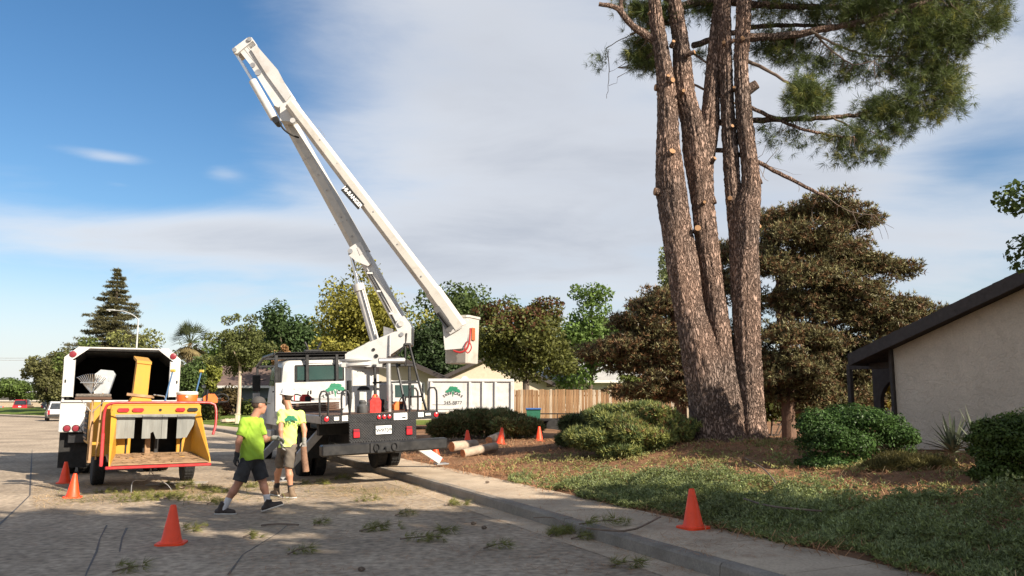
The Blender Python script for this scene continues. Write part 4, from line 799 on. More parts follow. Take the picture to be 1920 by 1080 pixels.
# cut pine sprigs on the road and pavement
def sprig(label, u, v, z, ln, yaw, dense=14, group='cut pine sprigs on the road', m=None):
    p = G(u, v, z); dense = int(dense * 1.9); t = thing('pine_sprig', label, 'branch', p, yaw, group); pts = [(-ln * .5, 0, .02), (0, .04, .05), (ln * .5, 0, .07)]; MB().tube(pts, [.010, .008, .004], 5).build('twig', m_twig, t)
    q = RNG.random((dense, 1)); pos = np.concatenate([(q - .45) * ln, RNG.normal(size=(dense, 1)) * ln * .13, .015 + .07 * RNG.random((dense, 1))], 1); foliage('needles', m or m_needle_y, t, pos, unit(dense) * np.array([.8, .8, .16]) + np.array([.5, 0, .04]), (NEEDLE[0] * np.array([.55, .55, 1.0]), NEEDLE[1]), .19)
GR = 'cut pine sprigs on the road'
for u, v, ln, yw, dn, lb in [(290, 932, .9, .2, 26, 'largest green pine sprig at the near edge of the trimmings heap'), (345, 938, .8, -.2, 24, 'pine sprig nearest the front cone in the trimmings heap'), (255, 940, .7, .5, 18, 'pine sprig at the lower left edge of the trimmings heap'), (205, 925, .5, .1, 12, 'leftmost small pine sprig right of the paired cones'), (330, 912, .7, .8, 18, 'pine sprig under the chipper table on the plywood edge'), (375, 918, .8, -.3, 22, 'pine sprig below the chipper right wheel'), (410, 925, .6, .3, 16, 'pine sprig between the chipper and the walking man'), (455, 915, .5, .5, 12, 'pine sprig on the road behind the walking man'), (590, 908, .6, .1, 14, 'pine sprig right of the helmeted man shoes'), (640, 900, .5, .4, 12, 'pine sprig in front of the bucket truck left rear wheel')]: sprig(lb, u, v, .0, ln, yw, dn, GR)
for u, v, z, ln, yw, dn, lb in [(403, 945, 0, .35, 1.2, 10, 'upright little pine sprig beside the walking man'), (365, 997, 0, .3, .1, 6, 'single pine sprig right of the front traffic cone'), (710, 995, 0, .55, .6, 16, 'green pine sprig in the shaded road middle'), (790, 1015, 0, .55, -.2, 14, 'pine sprig flattened on the road near the gutter'), (240, 1075, 0, .3, .2, 6, 'pine sprig at the bottom edge of the picture'), (1052, 1003, .0, .55, 1.0, 26, 'pine branch tip leaning on the kerb face'), (1100, 1012, .0, .4, .2, 9, 'sparse pine twig in the gutter'), (1130, 985, .17, .6, .1, 12, 'pine twig lying on the pavement slabs'), (860, 948, .0, .45, .3, 12, 'pine sprig in the sunlit gutter'), (1170, 1065, 0, .3, 0, 8, 'brown tinged sprig on the gutter edge near the bottom'), (690, 940, 0, .4, .7, 8, 'pine sprig on the sunlit road'), (760, 968, 0, .3, .2, 6, 'small pine sprig in shade left of the gutter'), (600, 985, 0, .25, 1.1, 5, 'tiny pine sprig alone right of the dark stick'), (830, 1000, 0, .3, -.5, 6, 'small pine sprig between two pine cones and the gutter'), (560, 1040, 0, .25, .6, 5, 'tiny pine sprig on the bare shaded road'), (930, 1030, 0, .3, .3, 6, 'small pine sprig on the concrete gutter strip'), (470, 1010, 0, .2, 0, 4, 'tiny pine sprig right of the front cone and below the walking man')]: sprig(lb, u, v, z, ln, yw, dn, None)
def stick(label, pts, r, name='fallen_branch'):
    q = [G(u, v, z) for u, v, z in pts]; o = MB().tube(catmull([tuple(p) for p in q], .1), r, 7, jit=.15).build(name, m_twig); tag(o, label, 'branch')
stick('long bare curved branch lying across the pavement toward the right cone', [(1100, 990, .2), (1150, 995, .2), (1190, 992, .22), (1238, 969, .25)], .012); stick('thin bare stick lying along the kerb edge', [(1000, 971, .19), (1035, 970, .20), (1060, 985, .2)], .007)
stick('pale bent branch on the brown needles left of the low shrub', [(1395, 935, .42), (1440, 948, .42), (1500, 955, .42), (1540, 958, .40)], .012); stick('leaning pale stick at the foot of the pine', [(1390, 855, .60), (1430, 878, .56), (1455, 905, .48)], .012); stick('short dark stick on the road right of the walker', [(490, 985, .02), (520, 982, .02), (560, 984, .02)], .012)
def pinecone(label, u, v, z):
    p = G(u, v, z); mb = MB()
    for i in range(40): f = i / 40; a = i * 2.4; r_ = .02 * math.sin(math.pi * (.15 + .8 * f)); mb.box((p.x - .035 + f * .07, p.y + r_ * math.cos(a), p.z + .022 + r_ * math.sin(a)), (.012, .015, .009))
    tag(mb.build('pine_cone', m_twig), label, 'pine cone')
for a in [('pine cone at the bottom edge of the road', 678, 1071, 0), ('pine cone on the pavement near the kerb', 914, 906, .17), ('pine cone on the shaded road by the gutter', 888, 984, 0), ('pine cone resting beside the kerb face', 908, 992, 0)]: pinecone(*a)
# ================================================================== VEHICLE MATERIALS
m_tw = mat('white_truck_paint', (.53, .52, .50), .38, var=.06, scale=2, dirt=(.28, .24, .19), damt=.55, dscale=2.6, coat=.15)
m_tw2 = mat('worn_white_paint', (.46, .45, .435), .5, var=.08, scale=2, dirt=(.30, .24, .18), damt=.6, dscale=3.2)
m_boom = mat('boom_white_gelcoat', (.47, .445, .40), .42, var=.07, scale=1.2, dirt=(.26, .22, .17), damt=.65, dscale=3.0, coat=.1)
m_blk = mat('black_paint', (.012, .012, .013), .42, var=.3, scale=4, dirt=(.05, .043, .036), damt=.4, dscale=5)
m_blkm = mat('matte_black', (.012, .012, .012), .8, var=.3)
m_rub = mat('tyre_rubber', (.014, .0135, .013), .85, var=.3, scale=6, dirt=(.05, .043, .036), damt=.5, dscale=4, bump=.3, bscale=30)
m_steel = mat('galvanised_steel', (.36, .36, .36), .45, metal=.6, var=.15, scale=5, dirt=(.16, .11, .08), damt=.5)
m_chrome = mat('polished_rod', (.7, .7, .7), .12, metal=1, var=.05)
m_lens = mat('red_lens', (.55, .02, .03), .25, var=.1, spec=.7); m_lensd = mat('dark_red_lens', (.20, .02, .03), .3, var=.1); m_amber = mat('clear_lens', (.75, .74, .70), .3, var=.08)
m_plate = mat('licence_plate_white', (.78, .78, .76), .45, var=.05); m_ink = mat('dark_ink', (.02, .025, .03), .7, var=.1); m_inkg = mat('logo_green', (.01, .17, .085), .6, var=.1); m_inkw = mat('white_ink', (.8, .8, .8), .6, var=.05)
m_rwin = mat('cab_window_glass', (.03, .06, .055), .06, var=.2, scale=1.2, spec=.9); m_lumber = mat('brown_lumber', (.10, .055, .035), .85, var=.3, stretch=(1, 8, 8), bump=.3)
m_yel = mat('chipper_yellow', (.50, .25, .022), .5, var=.12, scale=2, dirt=(.25, .14, .05), damt=.6, dscale=4); m_redp = mat('red_paint', (.36, .018, .02), .45, var=.15, dirt=(.20, .06, .04), damt=.5, dscale=5)
m_curt = mat('grey_rubber_curtain', (.20, .205, .19), .85, var=.2, scale=2, stretch=(4, 4, .6), dirt=(.10, .09, .075), damt=.6, dscale=3); m_rust = mat('rusty_scraped_steel', (.30, .185, .10), .75, var=.35, scale=4, dirt=(.12, .075, .05), damt=.7, dscale=3, bump=.2)
def diamond():
    m = mat('diamond_plate', (.030, .030, .032), .42, metal=.2, var=.2, scale=3, dirt=(.055, .048, .04), damt=.5, dscale=4); nt = m.node_tree; N = nt.nodes; L = nt.links; b = N['Principled BSDF']
    tc = N.new('ShaderNodeTexCoord'); mp = N.new('ShaderNodeMapping'); mp.inputs[2].default_value = (0, R(45), 0); mp.inputs[3].default_value = (26, 26, 26); L.new(tc.outputs['Object'], mp.inputs[0])
    ck = N.new('ShaderNodeTexVoronoi'); ck.inputs['Scale'].default_value = 1; ck.inputs['Randomness'].default_value = 0.0; L.new(mp.outputs[0], ck.inputs[0])
    mr = N.new('ShaderNodeMapRange'); L.new(ck.outputs[0], mr.inputs[0]); mr.inputs[1].default_value = .42; mr.inputs[2].default_value = .25
    bp = N.new('ShaderNodeBump'); bp.inputs['Strength'].default_value = 1; bp.inputs['Distance'].default_value = .012; L.new(mr.outputs[0], bp.inputs['Height']); L.new(bp.outputs[0], b.inputs['Normal']); return m
m_diam = diamond()
def wheel(parent, c, r, w, rim_m, axis=(1, 0, 0), side=-1, hub=True):
    """tyre with tread blocks and a dished rim; side says where the outside is"""
    ax = Vector(axis); c = Vector(c); wl = thing_part('wheel', parent)
    prof = [(r * .58, -w / 2), (r * .80, -w / 2), (r * .95, -w * .46), (r, -w * .36), (r, w * .36), (r * .95, w * .46), (r * .80, w / 2), (r * .58, w / 2)]; t = MB().lathe(prof, c, ax, 36)
    ty = t.build('tyre', m_rub, wl, True, 30); tb = MB(); u = ax.cross(Vector((0, 0, 1))).normalized(); v = u.cross(ax)
    for k in range(30):
        a = 2 * math.pi * k / 30; d = u * math.cos(a) + v * math.sin(a); tt = ax.cross(d)
        for q in (-.25, .0, .25): tb.box(c + d * (r + .002) + ax * (q * w + (.02 if k % 2 else -.02) * w), (w * .2, r * .13, .014), Matrix((ax, tt, d)).transposed(), .003)
    tag(tb.build('tread', m_rub, wl), kind='stuff')
    s_ = side; MB().lathe([(r * .10, s_ * w * .12), (r * .44, s_ * w * .16), (r * .50, s_ * w * .46), (r * .585, s_ * w * .49), (r * .585, s_ * w * .1)], c, ax, 28).build('rim', rim_m, wl)
    if hub: MB().cyl(c + ax * s_ * w * .1, c + ax * s_ * w * .45, r * .2, r * .15, 16).build('hub', m_steel, wl)
    return wl
def thing_part(name, parent):
    o = bpy.data.objects.new(name, None); COL.objects.link(o); o.parent = parent; o.empty_display_size = .1; return o
def hoop(pts, r, n=8): return MB().tube(catmull(pts, .05), r, n)
def tree_logo(parent, o, xd, zd, sc_, text_m, green_m, arc=True):
    """a spreading tree over arched lettering"""
    M = frame(o, xd, zd); rg = random.Random(5)
    mb = MB(); k = 0
    for (cx, cy, rx, ry) in ((0, .12, .20, .09), (-.17, .05, .14, .07), (.18, .05, .14, .07), (-.06, .18, .13, .07), (.09, .17, .12, .06), (-.27, 0, .08, .05), (.28, 0, .08, .05)):
        pts = []
        for i in range(18): a = 2 * math.pi * i / 18; q = rg.uniform(.78, 1.12); pts.append((cx + rx * q * math.cos(a), cy + ry * q * math.sin(a), .0015 * k))
        mb.prism(pts, (0, 0, .003)); k += 1
    mb.prism([(-.02, -.22, 0), (.01, -.22, 0), (.02, -.1, 0), (.06, .05, 0), (.03, .05, 0), (.0, -.05, 0), (-.04, .05, 0), (-.07, .05, 0), (-.03, -.1, 0)], (0, 0, .003))
    mb.build('tree_emblem', green_m, parent, False, xf=M @ Matrix.Scale(sc_, 4)); s_ = 'TREE CARE'; 
    for i, ch in enumerate(s_):
        if ch == ' ': continue
        f = (i - 4) / 4; a = -f * .55; big = .17 if i in (0, 5) else .135
        text(ch, big, text_m, parent, M @ Matrix.Scale(sc_, 4) @ Matrix.Translation((f * .40, -.06 - .15 * f * f, .012)) @ Matrix.Rotation(a, 4, 'Z'), extrude=.003, bold=.004)
# ================================================================== BUCKET TRUCK
def bucket_truck():
    yaw = R(25); Wr = Vector((-2.65, 16.7, 0.04)); t = thing('bucket_truck', 'white bucket lift truck with raised folded boom parked half over the kerb', 'truck', Wr, 0)
    t.rotation_euler = (0, R(-2.2), yaw); t.rotation_mode = 'XYZ'
    MW = Matrix.Translation(Wr) @ Matrix.Rotation(yaw, 4, 'Z') @ Matrix.Rotation(R(-2.2), 4, 'Y'); MI = MW.inverted()
    def WL(p): return MI @ Vector(p)
    def B(name, c, d, m, p=None, ch=.012): return MB().box(c, d, ch=ch).build(name, m, p or t)
    # chassis and bed
    for x in (-.42, .42): B('chassis_rail', (x, 4.6, .86), (.1, 9.2, .26), m_blk)
    bed = B('flat_bed', (0, 2.93, 1.36), (2.40, 5.82, .10), m_steel)
    for x in (-1.21, 1.21): B('bed_side_rail', (x, 2.95, 1.335), (.06, 5.86, .17), m_steel)
    for i in range(9): B('deck_board', (0, .35 + i * .62, 1.418), (2.3, .60, .014), m_lumber, bed, .004)
    B('underbed_box', (-.95, 4.6, 1.02), (.45, 1.9, .45), m_blk); B('underbed_box', (.95, 4.6, 1.02), (.45, 1.9, .45), m_blk); B('cross_member', (0, 1.2, 1.12), (2.1, .2, .3), m_blkm); B('fuel_tank', (-.85, 6.6, .85), (.5, 1.2, .5), m_blk)
    # tail
    tb = B('tail_panel', (0, -.02, 1.335), (2.46, .05, .17), m_diam, None, .006); B('tail_panel', (.035, -.022, 1.05), (1.41, .05, .40), m_diam, None, .006)
    bp = B('bumper', (.04, -.14, .735), (2.62, .26, .23), m_blk, None, .03); B('bumper_plate', (0, -.285, .74), (.62, .02, .2), m_blk)
    for x in (-.2, .17):
        MB().tube([(x + .055 * math.cos(a) + .02, -.31, .74 + .075 * math.sin(a)) for a in np.linspace(0, 6.28, 17)], .013, 6).build('tow_ring', m_blkm, t)
    B('hitch_receiver', (.03, -.33, .70), (.11, .12, .11), m_blkm, None, .02); B('drawbar', (-.09, -.33, .665), (.2, .08, .06), m_blkm)
    for x in (-.06, .05, .16): l = MB().lathe([(.042, 0), (.038, .022), (.015, .03)], (x, -.045, 1.335), (0, -1, 0), 18).build('marker_light', m_lens, t)
    for x, z in ((-1.13, 1.345), (1.18, 1.33)): MB().lathe([(.05, 0), (.046, .02), (.015, .03)], (x, -.045, z), (0, -1, 0), 18).build('marker_light', m_lens, t)
    for x, w, h in ((-.93, .10, .075), (-.76, .12, .11), (.84, .12, .10), (1.0, .12, .05)): B('reverse_light', (x, -.052, 1.345), (w, .02, h), m_amber, None, .004)
    wp = B('warning_plate', (.40, -.05, 1.33), (.29, .012, .14), m_plate, None, .003); B('warning_text_block', (.47, -.058, 1.30), (.08, .004, .03), m_ink, wp, .001)
    for x in (-.52, .59):
        rc = B('light_recess', (x, -.048, 1.03), (.17, .012, .22), m_blkm, None, .003); B('tail_light', (x - .012, -.062, 1.03), (.125, .04, .17), m_lens, rc, .015); B('reverse_strip', (x - .012, -.085, 1.085), (.12, .006, .05), m_lensd, rc, .002)
    lr = B('plate_recess', (.045, -.048, 1.09), (.40, .012, .23), m_blkm, None, .004); lp = B('licence_plate', (.035, -.062, 1.075), (.33, .012, .17), m_plate, None, .004)
    text('7W97389', .105, m_ink, lp, frame((.035, -.0695, 1.062), (1, 0, 0), (0, 0, 1)), extrude=.002, bold=.0025); text('California', .035, m_lensd, lp, frame((.035, -.0695, 1.138), (1, 0, 0), (0, 0, 1)), extrude=.001)
    MB().prism([(-.16, -.046, 1.03), (-.10, -.046, 1.06), (-.06, -.046, 1.05), (-.03, -.046, 1.03), (-.06, -.046, 1.01), (-.10, -.046, 1.0)], (0, -.006, 0)).build('sticker', m_plate, t, False)
    # wheels
    for x in (-.72, -1.05): wheel(t, (x, 2.9, .46), .50, .27, m_tw2, side=-1)
    for x in (.72, 1.05): wheel(t, (x, 2.9, .54), .50, .27, m_tw2, side=1)
    wheel(t, (-1.02, 8.9, .47), .50, .28, m_tw2, side=-1); wheel(t, (1.02, 8.9, .53), .50, .28, m_tw2, side=1)
    for x in (-.88, .88): B('mud_flap', (x, 2.3, .72), (.6, .02, .62), m_rub)
    B('axle', (0, 2.9, .5), (1.6, .16, .16), m_blk); B('axle', (0, 8.9, .5), (1.7, .12, .12), m_blk)
    # cab: rounded shell, window, doors
    def ring(y, z0, z1, w0, w1, rr):
        pts = []
        for sx in (1, -1):
            a = [(sx * w0, z0), (sx * (w0 + (w1 - w0) * .45), z0 + (z1 - z0) * .45)] + [(sx * (w1 - rr + rr * math.cos(q)), z1 - rr + rr * math.sin(q)) for q in (0, .4, .8, 1.2, 1.57)]
            pts += a if sx > 0 else a[::-1]
        return [(x, y, z) for x, z in pts]
    rings = [ring(6.06, 1.15, 2.66, 1.02, .90, .2), ring(6.10, 1.1, 2.76, 1.10, .98, .22), ring(6.22, 1.05, 2.82, 1.14, 1.02, .22), ring(7.4, 1.05, 2.84, 1.14, 1.02, .22), ring(7.75, 1.05, 2.78, 1.14, 1.0, .22), ring(8.2, 1.05, 2.05, 1.14, 1.06, .15)]
    n = len(rings[0]); vs = [p for r_ in rings for p in r_]; fs = [(i * n + j, i * n + (j + 1) % n, (i + 1) * n + (j + 1) % n, (i + 1) * n + j) for i in range(len(rings) - 1) for j in range(n)] + [tuple(range(n))[::-1], tuple((len(rings) - 1) * n + j for j in range(n))]
    cab = MB().add(vs, fs).build('cab', m_tw, t)
    gs = MB(); gs.box((0, 6.035, 2.42), (1.34, .03, .46), ch=.012).build('window_seal', m_blkm, cab); MB().box((0, 6.015, 2.42), (1.24, .02, .37), ch=.006).build('rear_window', m_rwin, cab)
    for sx in (-1, 1):
        MB().prism([(sx * 1.085, 6.35, 2.12), (sx * 1.085, 7.75, 2.12), (sx * 1.04, 7.5, 2.62), (sx * 1.04, 6.4, 2.62)], (sx * .03, 0, 0)).build('door_window', m_rwin, cab, False); B('door_handle', (sx * 1.165, 6.6, 1.95), (.03, .16, .04), m_blk, cab)
        B('pillar_trim', (sx * 1.07, 6.25, 2.35), (.10, .16, .5), m_blkm, cab, .03)
    B('roof_panel', (.12, 6.06, 2.73), (.95, .035, .09), m_tw, cab, .015)
    B('windscreen', (0, 8.0, 2.42), (1.8, .04, .55), m_rwin, cab); B('hood', (0, 9.0, 1.55), (1.7, 1.7, .6), m_tw, None, .12)
    for sx in (-1, 1):
        pf = [(8.15, .75), (8.15, 1.2), (8.35, 1.45), (8.7, 1.56), (9.2, 1.52), (9.6, 1.35), (9.75, 1.0), (9.6, .8), (9.45, .95), (9.3, 1.08), (8.9, 1.12), (8.55, 1.05), (8.4, .85)]
        fd = MB().prism([(sx * .82, y, z) for y, z in pf], (sx * .40, 0, 0)).build('fender', m_tw, t, False); MB().lathe([(.05, 0), (.03, .03)], (sx * 1.22, 8.7, 1.42), (sx, 0, 0), 14).build('marker_light', m_lensd, fd)
        B('step', (sx * 1.05, 7.2, .75), (.3, .9, .3), m_tw)
        MB().tube([(sx * 1.15, 8.0, 2.3), (sx * 1.42, 8.05, 2.3), (sx * 1.42, 8.05, 1.7), (sx * 1.15, 8.0, 1.7)], .015, 6).build('mirror_arm', m_blk, t); B('mirror', (sx * 1.42, 8.03, 2.22), (.22, .07, .46), m_blkm, None, .03); B('mirror', (sx * 1.42, 8.03, 1.85), (.2, .07, .18), m_steel, None, .03)
    B('front_bumper', (0, 10.0, .75), (2.4, .2, .35), m_tw)
    # bulkhead with the emblem
    bh = B('bulkhead', (0, 5.88, 1.80), (2.44, .05, .76), m_tw2); tree_logo(bh, (.38, 5.853, 1.93), (1, 0, 0), (0, 0, 1), .80, m_ink, m_inkg)
    B('red_scrape', (-.72, 5.853, 1.78), (.03, .004, .16), m_lens, bh, .001); B('red_scrape', (-.70, 5.852, 1.68), (.2, .004, .012), m_lens, bh, .001); B('scuff', (-.78, 5.853, 2.0), (.14, .004, .012), m_rust, bh, .001)
    # cab guard
    rack = thing_part('cab_guard', t)
    for x in (-1.18, -.36, .45, 1.18): MB().bar((x, 5.97, 1.42), (x, 5.97, 2.93), .085, .07).build('guard_post', m_blk, rack)
    for y in (5.97, 7.2, 8.2): MB().bar((-1.25, y, 2.95 - max(0, y - 8) * .1), (1.25, y, 2.95 - max(0, y - 8) * .1), .08, .08).build('guard_cross_bar', m_blk, rack)
    for x in (-1.22, 1.22):
        MB().tube([(x, 5.97, 2.95), (x, 8.0, 2.95), (x, 9.35, 2.74)], .045, 8).build('guard_side_bar', m_blk, rack); MB().tube([(x, 9.35, 2.74), (x, 9.4, .9)], .035, 8).build('guard_leg', m_blk, rack)
    MB().bar((-1.22, 9.35, 2.74), (1.22, 9.35, 2.74), .07, .07).build('guard_cross_bar', m_blk, rack); MB().box((0, 6.9, 2.985), (2.36, 2.1, .02)).build('guard_sheet', m_blk, rack)
    for x in (-.30, -.02): MB().tube([(x, 6.1, 3.0), (x - .02, 6.1, 3.12), (x + (.08 if x > -.1 else -.1), 6.1, 3.28)], .028, 7).build('boom_hook', m_blk, rack)
    B('hook_base', (-.16, 6.1, 3.04), (.5, .12, .06), m_blk, rack)
    # lumber, boxes, tank on the bed
    for i in range(4): B('bed_plank', (-.52, 4.15, 1.455 + i * .052), (1.12, .5, .044), m_lumber, None, .004)
    B('tool_box', (.30, 2.2, 1.62), (.34, .4, .38), m_tw2, None, .02); B('battery_box', (.12, .62, 1.56), (.26, .22, .26), m_blkm); tk = MB().lathe([(.30, 0), (.33, .03), (.33, .60), (.28, .64)], (.72, 2.7, 1.42), (0, 0, 1), 28).build('water_tank', m_tw2, t); MB().cyl((.72, 2.7, 2.06), (.72, 2.7, 2.1), .07).build('tank_cap', m_blkm, tk)
    B('side_bin', (.98, 3.6, 1.75), (.4, 1.4, .66), m_tw2)
    # hand hoops, ladder, boom rest frame
    for x in (-1.16, -.72): MB().tube(catmull([(x - .08, .04, 1.40), (x - .08, .04, 1.82), (x, .04, 1.9), (x + .08, .04, 1.82), (x + .08, .04, 1.40)], .04), .02, 8).build('hand_hoop', m_blk, t)
    for x in (.72, 1.14): MB().tube(catmull([(x - .09, .04, 1.40), (x - .09, .04, 1.83), (x, .04, 1.9), (x + .09, .04, 1.83), (x + .09, .04, 1.40)], .04), .02, 8).build('hand_hoop', m_blk, t)
    MB().tube([(-.60, .2, 1.42), (-.60, .2, 1.68), (-.60, .2, 2.1)], [.02, .045, .045], 10).build('control_lever', m_blkm, t)
    MB().cyl((.27, .32, 1.42), (.27, .32, 2.44), .05).build('boom_rest_post', m_steel, t); MB().cyl((.06, .32, 2.50), (.62, .32, 2.50), .06).build('boom_rest_roller', m_steel, t)
    fr = thing_part('ladder_frame', t)
    for x, y in ((.16, 1.0), (.95, 1.0)): MB().bar((x, y, 1.42), (x, y, 2.4), .06, .06).build('frame_post', m_blk, fr)
    MB().bar((.1, .98, 2.42), (1.1, .98, 2.42), .06, .06).build('frame_bar', m_blk, fr); MB().bar((.1, .98, 2.05), (1.1, .98, 2.05), .04, .04).build('frame_bar', m_blk, fr)
    ld = thing_part('ladder', t)
    for a, b in (((.58, .12, 1.42), (.50, .5, 2.45)), ((1.02, .12, 1.42), (.86, .7, 2.85))): MB().bar(a, b, .045, .045).build('ladder_rail', m_blk, ld)
    MB().bar((.78, .75, 2.4), (.78, .75, 2.85), .04, .04).build('ladder_rail', m_blk, ld); MB().box((.82, .73, 2.87), (.16, .08, .05)).build('ladder_cap', m_blk, ld)
    for z, x0, x1 in ((1.72, .56, .98), (2.02, .54, .94)): MB().bar((x0, .12 + (z - 1.42) * .38, z), (x1, .12 + (z - 1.42) * .40, z), .04, .04).build('rung', m_blk, ld)
    # outriggers
    for (x0, z0, x1, z1, y, m) in ((-.85, 1.05, -1.75, .10, 1.75, m_steel), (-.85, 1.05, -1.80, .12, 5.4, m_steel), (.80, .95, 1.90, .20, 1.75, m_tw2), (.85, .95, 1.85, .26, 5.4, m_tw2)):
        og = MB().bar((x0, y, z0), (x1, y, z1), .17, .10, up=(0, 1, 0)).build('outrigger', m, t); sg = 1 if x1 > 0 else -1; MB().box((x1 + sg * .02, y, z1 - .07), (.30, .26, .03)).build('foot_pad', m_steel, og)
    # pedestal
    ped = MB().box((0, 1.5, 1.93), (.62, .62, 1.02), ch=.02).build('pedestal', m_tw, t)
    MB().prism([(-.56, 1.18, 1.43), (-.05, 1.18, 2.0), (-.05, 1.18, 1.43)], (0, .02, 0)).build('gusset', m_tw2, ped, False); MB().prism([(.30, 1.18, 1.43), (.05, 1.18, 1.6), (.05, 1.18, 1.43)], (0, .02, 0)).build('gusset', m_tw2, ped, False)
    MB().prism([(-.05 + .14 * math.cos(a), 1.172, 1.90 + .09 * math.sin(a)) for a in np.linspace(0, math.pi, 12)], (0, .012, 0)).build('access_hole', m_blkm, ped, False); MB().box((0, 1.184, 2.40), (.05, .012, .05)).build('bolt_hole', m_blkm, ped)
    for i in range(3): MB().box((-.17 + i * .05, 1.186, 2.31), (.03, .006, .014), ch=.001).build('stencil_mark', m_ink, ped)
    MB().box((-.33, 1.42, 1.95), (.05, .12, .34), ch=.02).build('pedestal_handle', m_blkm, ped)
    MB().lathe([(.50, 0), (.50, .05), (.44, .06), (.44, .10), (.50, .11), (.50, .15)], (0, 1.5, 2.44), (0, 0, 1), 40).build('turntable', m_tw, t)
    # turret and booms: laid out where they stand, in the vertical plane of the boom
    Y0 = 17.95
    def W(u, v, y): return WL(P(u, v, y))
    def plate(name, px, y0, y1, m, par): 
        a = [W(u, v, y0) for u, v in px]; d = W(px[0][0], px[0][1], y1) - a[0]; return MB().prism(a, WL(Vector((0, y1 - y0, 0))) - WL(Vector((0, 0, 0)))).build(name, m, par, False)
    tp = [(647, 664), (689, 643), (739, 622), (756, 620), (759, 624), (759, 647), (728, 668), (712, 682), (647, 684)]
    tur = plate('turret_plate', tp, 17.62, 17.66, m_tw, t); plate('turret_plate', [(u + 4, v - 3) for u, v in tp], 18.30, 18.34, m_tw, t)
    plate('turret_core', [(652, 668), (690, 647), (735, 634), (742, 640), (745, 650), (725, 668), (708, 680), (652, 682)], 17.67, 18.29, m_tw2, t); plate('turret_floor', [(640, 680), (716, 680), (716, 688), (640, 688)], 17.6, 18.4, m_tw, t)
    for u, v, r_ in ((700.5, 655.5, .035), (705.5, 667.5, .045)): q = P(u, v, 17.615); MB().cyl(WL(q), WL(q + Vector((0, -.012, 0))), r_ + .0, None, 16).build('lightening_hole', m_blkm, tur)
    q = P(753, 627, 17.615); MB().cyl(WL(q), WL(q + Vector((0, -.02, 0))), .045).build('pivot_pin', m_steel, tur)
    plate('valve_block', [(719, 612), (737, 617), (737, 636), (719, 634)], 17.75, 17.95, m_steel, t); MB().tube([W(731, 628, 17.6), W(731, 668, 17.58)], .018, 8).build('control_rod', m_steel, t)
    MB().tube(catmull([tuple(W(762, 625, 17.7)), tuple(W(757, 650, 17.62)), tuple(W(735, 672, 17.6)), tuple(W(712, 688, 17.7))], .06), .02, 7).build('hydraulic_hose', m_blkm, t)
    def beam(name, a, b, wa, wb, ya, yb, da, db, m, ch=.05):
        """tapered box beam between two points; w in metres across the picture, d in metres in depth"""
        A, Bq = P(*a, ya), P(*b, yb); d = (Bq - A).normalized(); yv = Vector((0, 1, 0)); x = d.cross(yv).normalized(); yv = x.cross(d); vs = []
        for q, w, dd in ((A, wa, da), (Bq, wb, db)):
            c_ = min(w, dd) * .28
            for sx, sy in ((-1, -1), (1, -1), (1, 1), (-1, 1)):
                pr = [(sx * w / 2, sy * (dd / 2 - c_)), (sx * (w / 2 - c_), sy * dd / 2)]
                if sx * sy > 0: pr = pr
                else: pr = pr[::-1]
                pr = pr if sx * sy < 0 else pr
                for X_, Y_ in pr: vs.append(WL(q + x * X_ + yv * Y_))
        # order the eight corners round the section
        def order(v8, q):
            cc = sum((Vector(v) for v in v8), Vector()) / 8; ux = (WL(q + x) - WL(q)); uy = (WL(q + yv) - WL(q)); return sorted(v8, key=lambda v: math.atan2((Vector(v) - cc).dot(uy), (Vector(v) - cc).dot(ux)))
        v0, v1 = order(vs[:8], A), order(vs[8:], Bq); mb = MB(); mb.add(v0 + v1, [(j, (j + 1) % 8, 8 + (j + 1) % 8, 8 + j) for j in range(8)] + [tuple(range(8))[::-1], tuple(range(8, 16))]); return mb.build(name, m, t, True, 30)
    lb = beam('lower_boom', (758, 617), (676, 468), .31, .30, 18.0, 18.05, .34, .32, m_tw); beam('lower_boom_insulator', (681, 478), (525, 196), .36, .30, 18.06, 18.10, .36, .30, m_boom)
    plate('boom_knuckle', [(741, 612), (747, 597), (757, 592), (768, 606), (771, 614), (770, 646), (760, 650)], 17.72, 18.28, m_tw, lb); q = P(752, 607, 17.71); MB().cyl(WL(q), WL(q + Vector((0, -.03, 0))), .06).build('pivot_pin', m_tw2, lb)
    br = plate('cylinder_bracket', [(653, 470), (656, 464), (669, 455), (676, 454), (696, 494), (690, 499), (668, 490), (653, 478)], 17.82, 17.86, m_tw, t); q = P(657, 471, 17.81); MB().cyl(WL(q), WL(q + Vector((0, -.04, 0))), .055).build('pivot_pin', m_steel, br); plate('bracket_slot', [(669, 465), (675, 462), (680, 475), (675, 479)], 17.812, 17.818, m_tw2, br)
    MB().cyl(W(657, 471, 18.0), W(673, 540, 18.0), .042).build('cylinder_rod', m_chrome, t); cy = MB().cyl(W(673, 536, 18.0), W(705, 646, 18.0), .105).build('lift_cylinder', m_tw, t); MB().cyl(W(672, 533, 18.0), W(675, 546, 18.0), .135).build('cylinder_gland', m_tw2, cy); MB().tube([W(682, 540, 17.85), W(710, 640, 17.85)], .022, 7).build('cylinder_pipe', m_tw, cy)
    ub = beam('upper_boom', (545, 196), (838, 580), .27, .33, 17.62, 17.50, .27, .30, m_boom); beam('upper_boom_foot', (812, 546), (862, 616), .37, .37, 17.51, 17.49, .33, .33, m_boom)
    for dx, y_ in ((-3, 17.86), (3, 17.86)):
        MB().tube(catmull([tuple(W(744 + dx, 606, y_)), tuple(W(715 + dx, 552, y_ - .01)), tuple(W(690 + dx, 508, y_))], .2), .014, 6).build('hydraulic_hose', m_blkm, t)
    for u, v in ((735, 588), (712, 546), (694, 512)): q = P(u, v, 17.845); MB().box(WL(q), (.16, .03, .05)).build('hose_clamp', m_steel, t)
